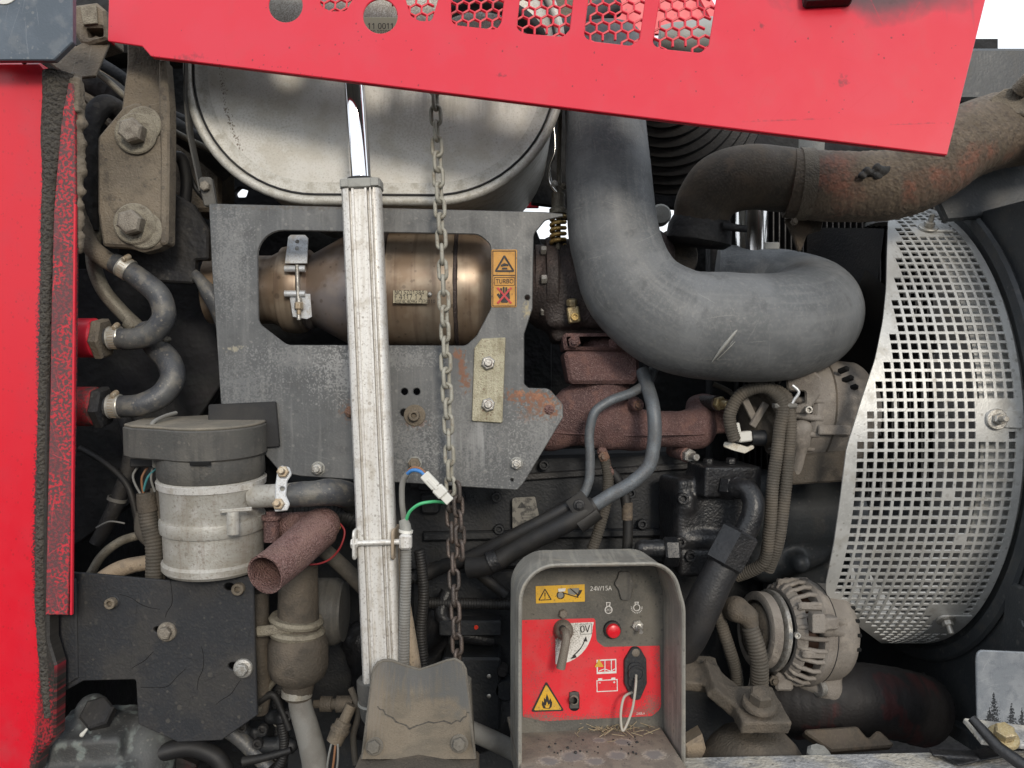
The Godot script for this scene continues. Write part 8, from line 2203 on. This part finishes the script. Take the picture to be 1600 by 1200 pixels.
func hood() -> void:
	var xf := turned(820, 160, 0.17, -7.0, -13.0)
	var t := thing("red_hood", "red hood panel swung open across the top with mesh windows", "hood", W(820, 165, 0.16))
	var out := rounded([[172, -90, 0], [168, 64, 3], [195, 68, 10], [222, 72, 6], [236, 88, 6], [860, 165, 0], [1480, 242, 2], [1562, -90, 0]])
	var wins := [
		rounded([[497, -60, 0], [500, 8, 12], [514, 17, 8], [540, 17, 10], [550, 0, 14], [560, -60, 0]]),
		rounded([[630, -60, 0], [634, 0, 4], [642, 25, 10], [655, 32, 8], [674, 33, 8], [684, 0, 6], [690, -60, 0]]),
		rounded([[703, -60, 0], [705, 38, 12], [776, 46, 12], [783, 34, 8], [795, -60, 0]]),
		rounded([[818, -60, 0], [807, 46, 10], [822, 52, 4], [880, 57, 10], [890, 46, 6], [902, -60, 0]]),
		rounded([[926, -60, 0], [912, 58, 12], [926, 64, 4], [985, 71, 10], [999, 62, 8], [1016, -60, 0]]),
		rounded([[1041, -60, 0], [1019, 70, 12], [1035, 76, 4], [1094, 82, 10], [1107, 72, 8], [1128, -60, 0]]),
	]
	var holes := [flat(ring(446, 8, 26.5, 32), xf), flat(ring(594, 25, 27, 32), xf)]
	for w in wins:
		holes.append(flat(w, xf))
	var b := Rect2(168, -90, 1394, 332)
	var c := Canvas.new(tile("", Color(0.62, 0.016, 0.036), [["cloud", 0.42, 0.72, Color(0.61, 0.026, 0.048), 0.7], ["patch", 0.58, 0.8, Color(0.57, 0.03, 0.045), 0.4], ["scratch", 0.3, 1.0, Color(0.55, 0.015, 0.03), 0.4]]), b, 1400, 340)
	# exhaust soot in the upper right and small chips
	c.stain(1392, -12, 190, 88, Color(0.05, 0.045, 0.043), 1.0, masks.cloud, 0.55, 0.5)
	c.stain(1510, -20, 80, 90, Color(0.2, 0.07, 0.08), 0.7, masks.streak, 1.0, 1.0)
	c.stain(1390, 42, 90, 30, Color(0.04, 0.038, 0.036), 0.8, masks.patch, 1.0, 0.9)
	c.stain(1420, -10, 90, 40, Color(0.1, 0.095, 0.09), 0.5, masks.sand, 1.0, 2.5)
	for i in 240:
		var x := rng.randf_range(180, 1520)
		var y := rng.randf_range(0, 235)
		c.stain(x, y, rng.randf_range(0.5, 1.5), rng.randf_range(0.5, 1.5), Color(0.08, 0.012, 0.012), 0.9, masks.grain, 0.5, 0.4)
	for i in 60:
		var x := rng.randf_range(240, 560)
		c.stain(x, 70 + x * 0.09 + rng.randf_range(-18, 8), 1.0, 0.9, Color(0.06, 0.012, 0.012), 0.9, masks.grain, 0.5, 0.4)
	for q in [[1250, 195, 60, 1.2], [1420, 205, 40, 1.2], [1330, 150, 8, 6], [1222, 79, 5, 5], [1405, 57, 12, 2.5], [335, 82, 24, 5], [840, 125, 6, 3]]:
		c.stain(q[0], q[1], q[2], q[3], Color(0.2, 0.02, 0.025) if q[2] > 20 else Color(0.08, 0.02, 0.02), 0.5, masks.grain, 1.0, 2.2)
	for i in 24:
		var x := rng.randf_range(700, 1480)
		var y := rng.randf_range(60, 210)
		c.scratch(x, y, x + rng.randf_range(-40, 60), y + rng.randf_range(-40, 20), 0.7, Color(0.6, 0.012, 0.03), 0.6, masks.grain)
	part(t, "panel", Shape.new().prism(xf, flat(out, xf), 0.0032, 0.001, holes), painted("hood", c, 0.42, 0.0, "sand", 0.003))
	part(t, "added_back_sheet", Shape.new().prism(xf.translated_local(Vector3(0, 0, -0.0038)), Shape.mitre(reversed(flat(out, xf)) if Geometry2D.is_polygon_clockwise(flat(out, xf)) else flat(out, xf), 0.004), 0.0012, 0.0, holes.map(func(h): return Shape.mitre(h if Geometry2D.is_polygon_clockwise(h) else reversed(h), 0.002))), mats.grey_plastic)  # unseen dark sheet added behind the panel to stop its red bounce and reflections
	# folded back edges
	var fold := func(a, d, w):
		var p := on_plane(a[0], a[1], xf)
		var q := on_plane(d[0], d[1], xf)
		var u := (q - p).normalized()
		var n := Vector2(-u.y, u.x)
		return Shape.new().prism(xf.translated_local(Vector3(0, 0, -0.0035)), PackedVector2Array([p, q, q + n * 0.0025, p + n * 0.0025]), w, 0.0006)
	part(t, "bottom_fold", fold.call([237, 88], [1479, 241.5], 0.004), mats.red_paint)
	part(t, "right_fold", fold.call([1482, 234], [1560, -80], 0.008), mats.red_paint)
	part(t, "left_fold", fold.call([173, -80], [169, 63], 0.01), mats.red_paint)
	# expanded metal behind the windows
	var zx := xf.translated_local(Vector3(0, 0, -0.0075))
	var mesh := Shape.new()
	var box := Rect2(490, -60, 650, 150)
	var pitch := 0.0172
	var side := pitch / sqrt(3.0)
	var o := on_plane(1020, 10, zx)
	var near := func(p: Vector2) -> bool:
		for w in wins:
			var poly := flat(w, zx)
			if Geometry2D.is_point_in_polygon(p, poly):
				return true
			for q in poly:
				if p.distance_to(q) < 0.014:
					return true
		return false
	for r in range(-8, 9):
		for q in range(-36, 9):
			var cc := o + Vector2((q + 0.5 * (r & 1)) * pitch, r * side * 1.5)
			if not near.call(cc):
				continue
			var v := []
			for i in 6:
				v.append(cc + Vector2.from_angle(PI / 6 + i * PI / 3) * side)
			for e in [[0, 1], [1, 2], [2, 3]]:
				var a: Vector2 = v[e[0]]
				var d: Vector2 = v[e[1]]
				var u := (d - a).normalized()
				var roll := Basis(Vector3(u.x, u.y, 0), 0.5 if e[0] == 0 else -0.4)
				mesh.box(zx * Transform3D(roll * Basis(Vector3(u.x, u.y, 0), Vector3(-u.y, u.x, 0), Vector3.BACK), Vector3((a.x + d.x) / 2, (a.y + d.y) / 2, 0)), Vector3(side * 1.14, 0.0028, 0.0036), 0.0004)
	part(t, "mesh_screen", mesh, mats.red_paint).set_meta("kind", "stuff")
	var hd := part(t, "black_handle", Shape.new().box(xf * Transform3D(Basis(), Vector3(on_plane(1290, -4, xf).x, on_plane(1290, -4, xf).y, 0.009)), Vector3(0.062, 0.032, 0.02), 0.003), mats.black_grime)
	hd.set_meta("label", "black handle block at the sooty patch")
	# what shows through the windows
	var d := thing("upper_ducting", "dark pipes and dusty beam seen through the hood mesh windows", "ducting", W(900, 90, -0.1))
	part(d, "curved_pipe", hose([[690, 20, 0.0, 12], [740, 4, 0.0, 13], [790, 12, -0.01, 13], [830, 40, -0.03, 13], [850, 70, -0.05, 13]], 8, 18), mats.conduit_black)
	part(d, "dusty_beam", Shape.new().box(Transform3D(Basis(), W(900, 30, -0.2)), Vector3(0.1, 0.16, 0.03), 0.004), mats.dusty_steel)
	part(d, "round_duct", Shape.new().tube(PackedVector3Array([W(860, 55, -0.05), W(960, 8, -0.1)]), PackedFloat32Array([0.016, 0.02]), 24), mats.dark_duct)
	part(d, "grey_pipe", hose([[1030, 62, -0.1, 20], [1060, 62, -0.1, 26], [1100, 60, -0.12, 30], [1150, 50, -0.14, 30]], 6, 20), mats.cast_grey)
	part(d, "red_frame", Shape.new().box(Transform3D(Basis.from_euler(Vector3(0, 0, 0.5)), W(1110, 20, -0.15)), Vector3(0.02, 0.14, 0.02), 0.002), mats.red_paint)


func clutter() -> void:
	# hoses, looms, ties and clips deep in the bay
	var list := [
		["fuel_line", "thin black line looping across the dark left wall of the bay", "line", [[125, 700, -0.16, 5], [160, 720, -0.15, 5], [200, 760, -0.14, 5], [215, 820, -0.14, 5]], "conduit_black"],
		["wall_loom", "black taped loom running down the dark left wall", "loom", [[190, 640, -0.18, 11], [205, 700, -0.17, 12], [185, 780, -0.16, 12], [150, 850, -0.15, 11]], "black_grime"],
		["pale_wire", "thin pale wire lying in the dark beside the green hose", "wire", [[150, 825, -0.12, 1.4], [170, 815, -0.12, 1.4], [195, 818, -0.12, 1.4]], "wire_grey"],
		["low_black_hose", "thick black hose crossing under the black plate's lower tip", "hose", [[330, 1125, -0.05, 12], [370, 1150, -0.05, 12], [420, 1200, -0.04, 12]], "rubber"],
		["ridged_low_loom", "ridged black loom rising behind the drain hose", "loom", [[430, 1190, -0.07, 8], [438, 1140, -0.07, 8], [435, 1090, -0.08, 8], [445, 1050, -0.09, 8]], "conduit_black"],
		["block_hose", "black hose sagging across the engine block left of the chain", "hose", [[640, 905, -0.1, 9], [670, 890, -0.1, 9], [720, 880, -0.11, 9], [760, 905, -0.12, 9], [790, 930, -0.12, 9]], "conduit_black"],
		["vertical_loom", "ridged black loom standing behind the ridged grey cable", "loom", [[655, 860, -0.05, 8], [662, 920, -0.05, 8], [658, 990, -0.05, 8], [664, 1050, -0.05, 8]], "conduit_black"],
		["oily_pipe", "oily black pipe bending behind the control box's left side", "pipe", [[700, 925, -0.14, 12], [690, 960, -0.13, 12], [712, 985, -0.13, 11], [770, 1000, -0.14, 11]], "oily_black"],
		["thin_far_cable", "thin dark cable slanting above the manifold's far end", "cable", [[1115, 600, -0.16, 4], [1140, 612, -0.15, 4], [1165, 640, -0.14, 4]], "conduit"],
		["small_drain_tube", "small grey tube curling beside the saddle plate's left edge", "tube", [[548, 1075, -0.05, 5], [560, 1110, -0.04, 5], [552, 1150, -0.04, 5], [556, 1195, -0.03, 5]], "conduit"],
		["upper_left_loom", "black loom bundle lying along the frame above the link arm", "loom", [[150, 95, -0.14, 9], [190, 120, -0.14, 9], [240, 165, -0.15, 9], [290, 190, -0.16, 9]], "black_grime"],
		["strap_cable", "thin dark cable passing behind the muffler strap", "cable", [[262, 235, -0.1, 4], [285, 255, -0.1, 4], [310, 300, -0.1, 4], [340, 330, -0.12, 4]], "conduit_black"],
	]
	for q in list:
		var p := path(q[3], 8)
		var ridge: bool = "loom" in q[0] and q[4] == "conduit_black"
		solo(q[0], q[1], q[2], ridged(p, 0.0045, 0.13, 12) if ridge else Shape.new().tube(p[0], p[1], 14), mats[q[4]])
	var ties := [[183, 780, -0.16, 14, "tie"], [438, 1130, -0.07, 10, "tie"], [690, 886, -0.1, 11, "tie"]]
	var tie_labels := ["grey tie round the black loom on the left wall", "grey tie round the ridged loom behind the drain hose", "grey tie round the black hose on the engine block"]
	for i in 3:
		var q: Array = ties[i]
		var s := k(q[2])
		solo("cable_tie", tie_labels[i], "cable tie", Shape.new().lathe(frame(W(q[0], q[1], q[2]), Vector3(0.3, 1, 0) if i < 2 else Vector3(1, 0.2, 0)), [[-0.003, q[3] * s * 0.9], [-0.003, q[3] * s * 1.05], [0.003, q[3] * s * 1.05], [0.003, q[3] * s * 0.9]], 20), mats.conduit_grey)
	var f := thing("hose_bracket", "small black bracket with a bolt holding the hose on the block", "bracket", W(728, 885, -0.12))
	part(f, "plate", Shape.new().prism(front(-0.105), flat(rounded([[716, 866, 5], [740, 866, 5], [738, 894, 4], [718, 894, 4]]), front(-0.105)), 0.01, 0.002), mats.engine_black)
	bolt(f, 728, 874, -0.105, 6, "hex", mats.dusty_steel)
	var e := thing("level_sensor", "small black sensor with a dusty nut on the engine block", "sensor", W(985, 850, -0.15))
	part(e, "body", Shape.new().lathe(frame(W(862, 870, -0.19), Vector3.BACK), [[0.0, 0.0], [0.0, 0.014], [0.02, 0.014], [0.022, 0.011], [0.034, 0.011], [0.034, 0.0001]], 20), mats.engine_black)
	bolt(e, 862, 870, -0.158, 7, "nut", mats.dusty_steel)
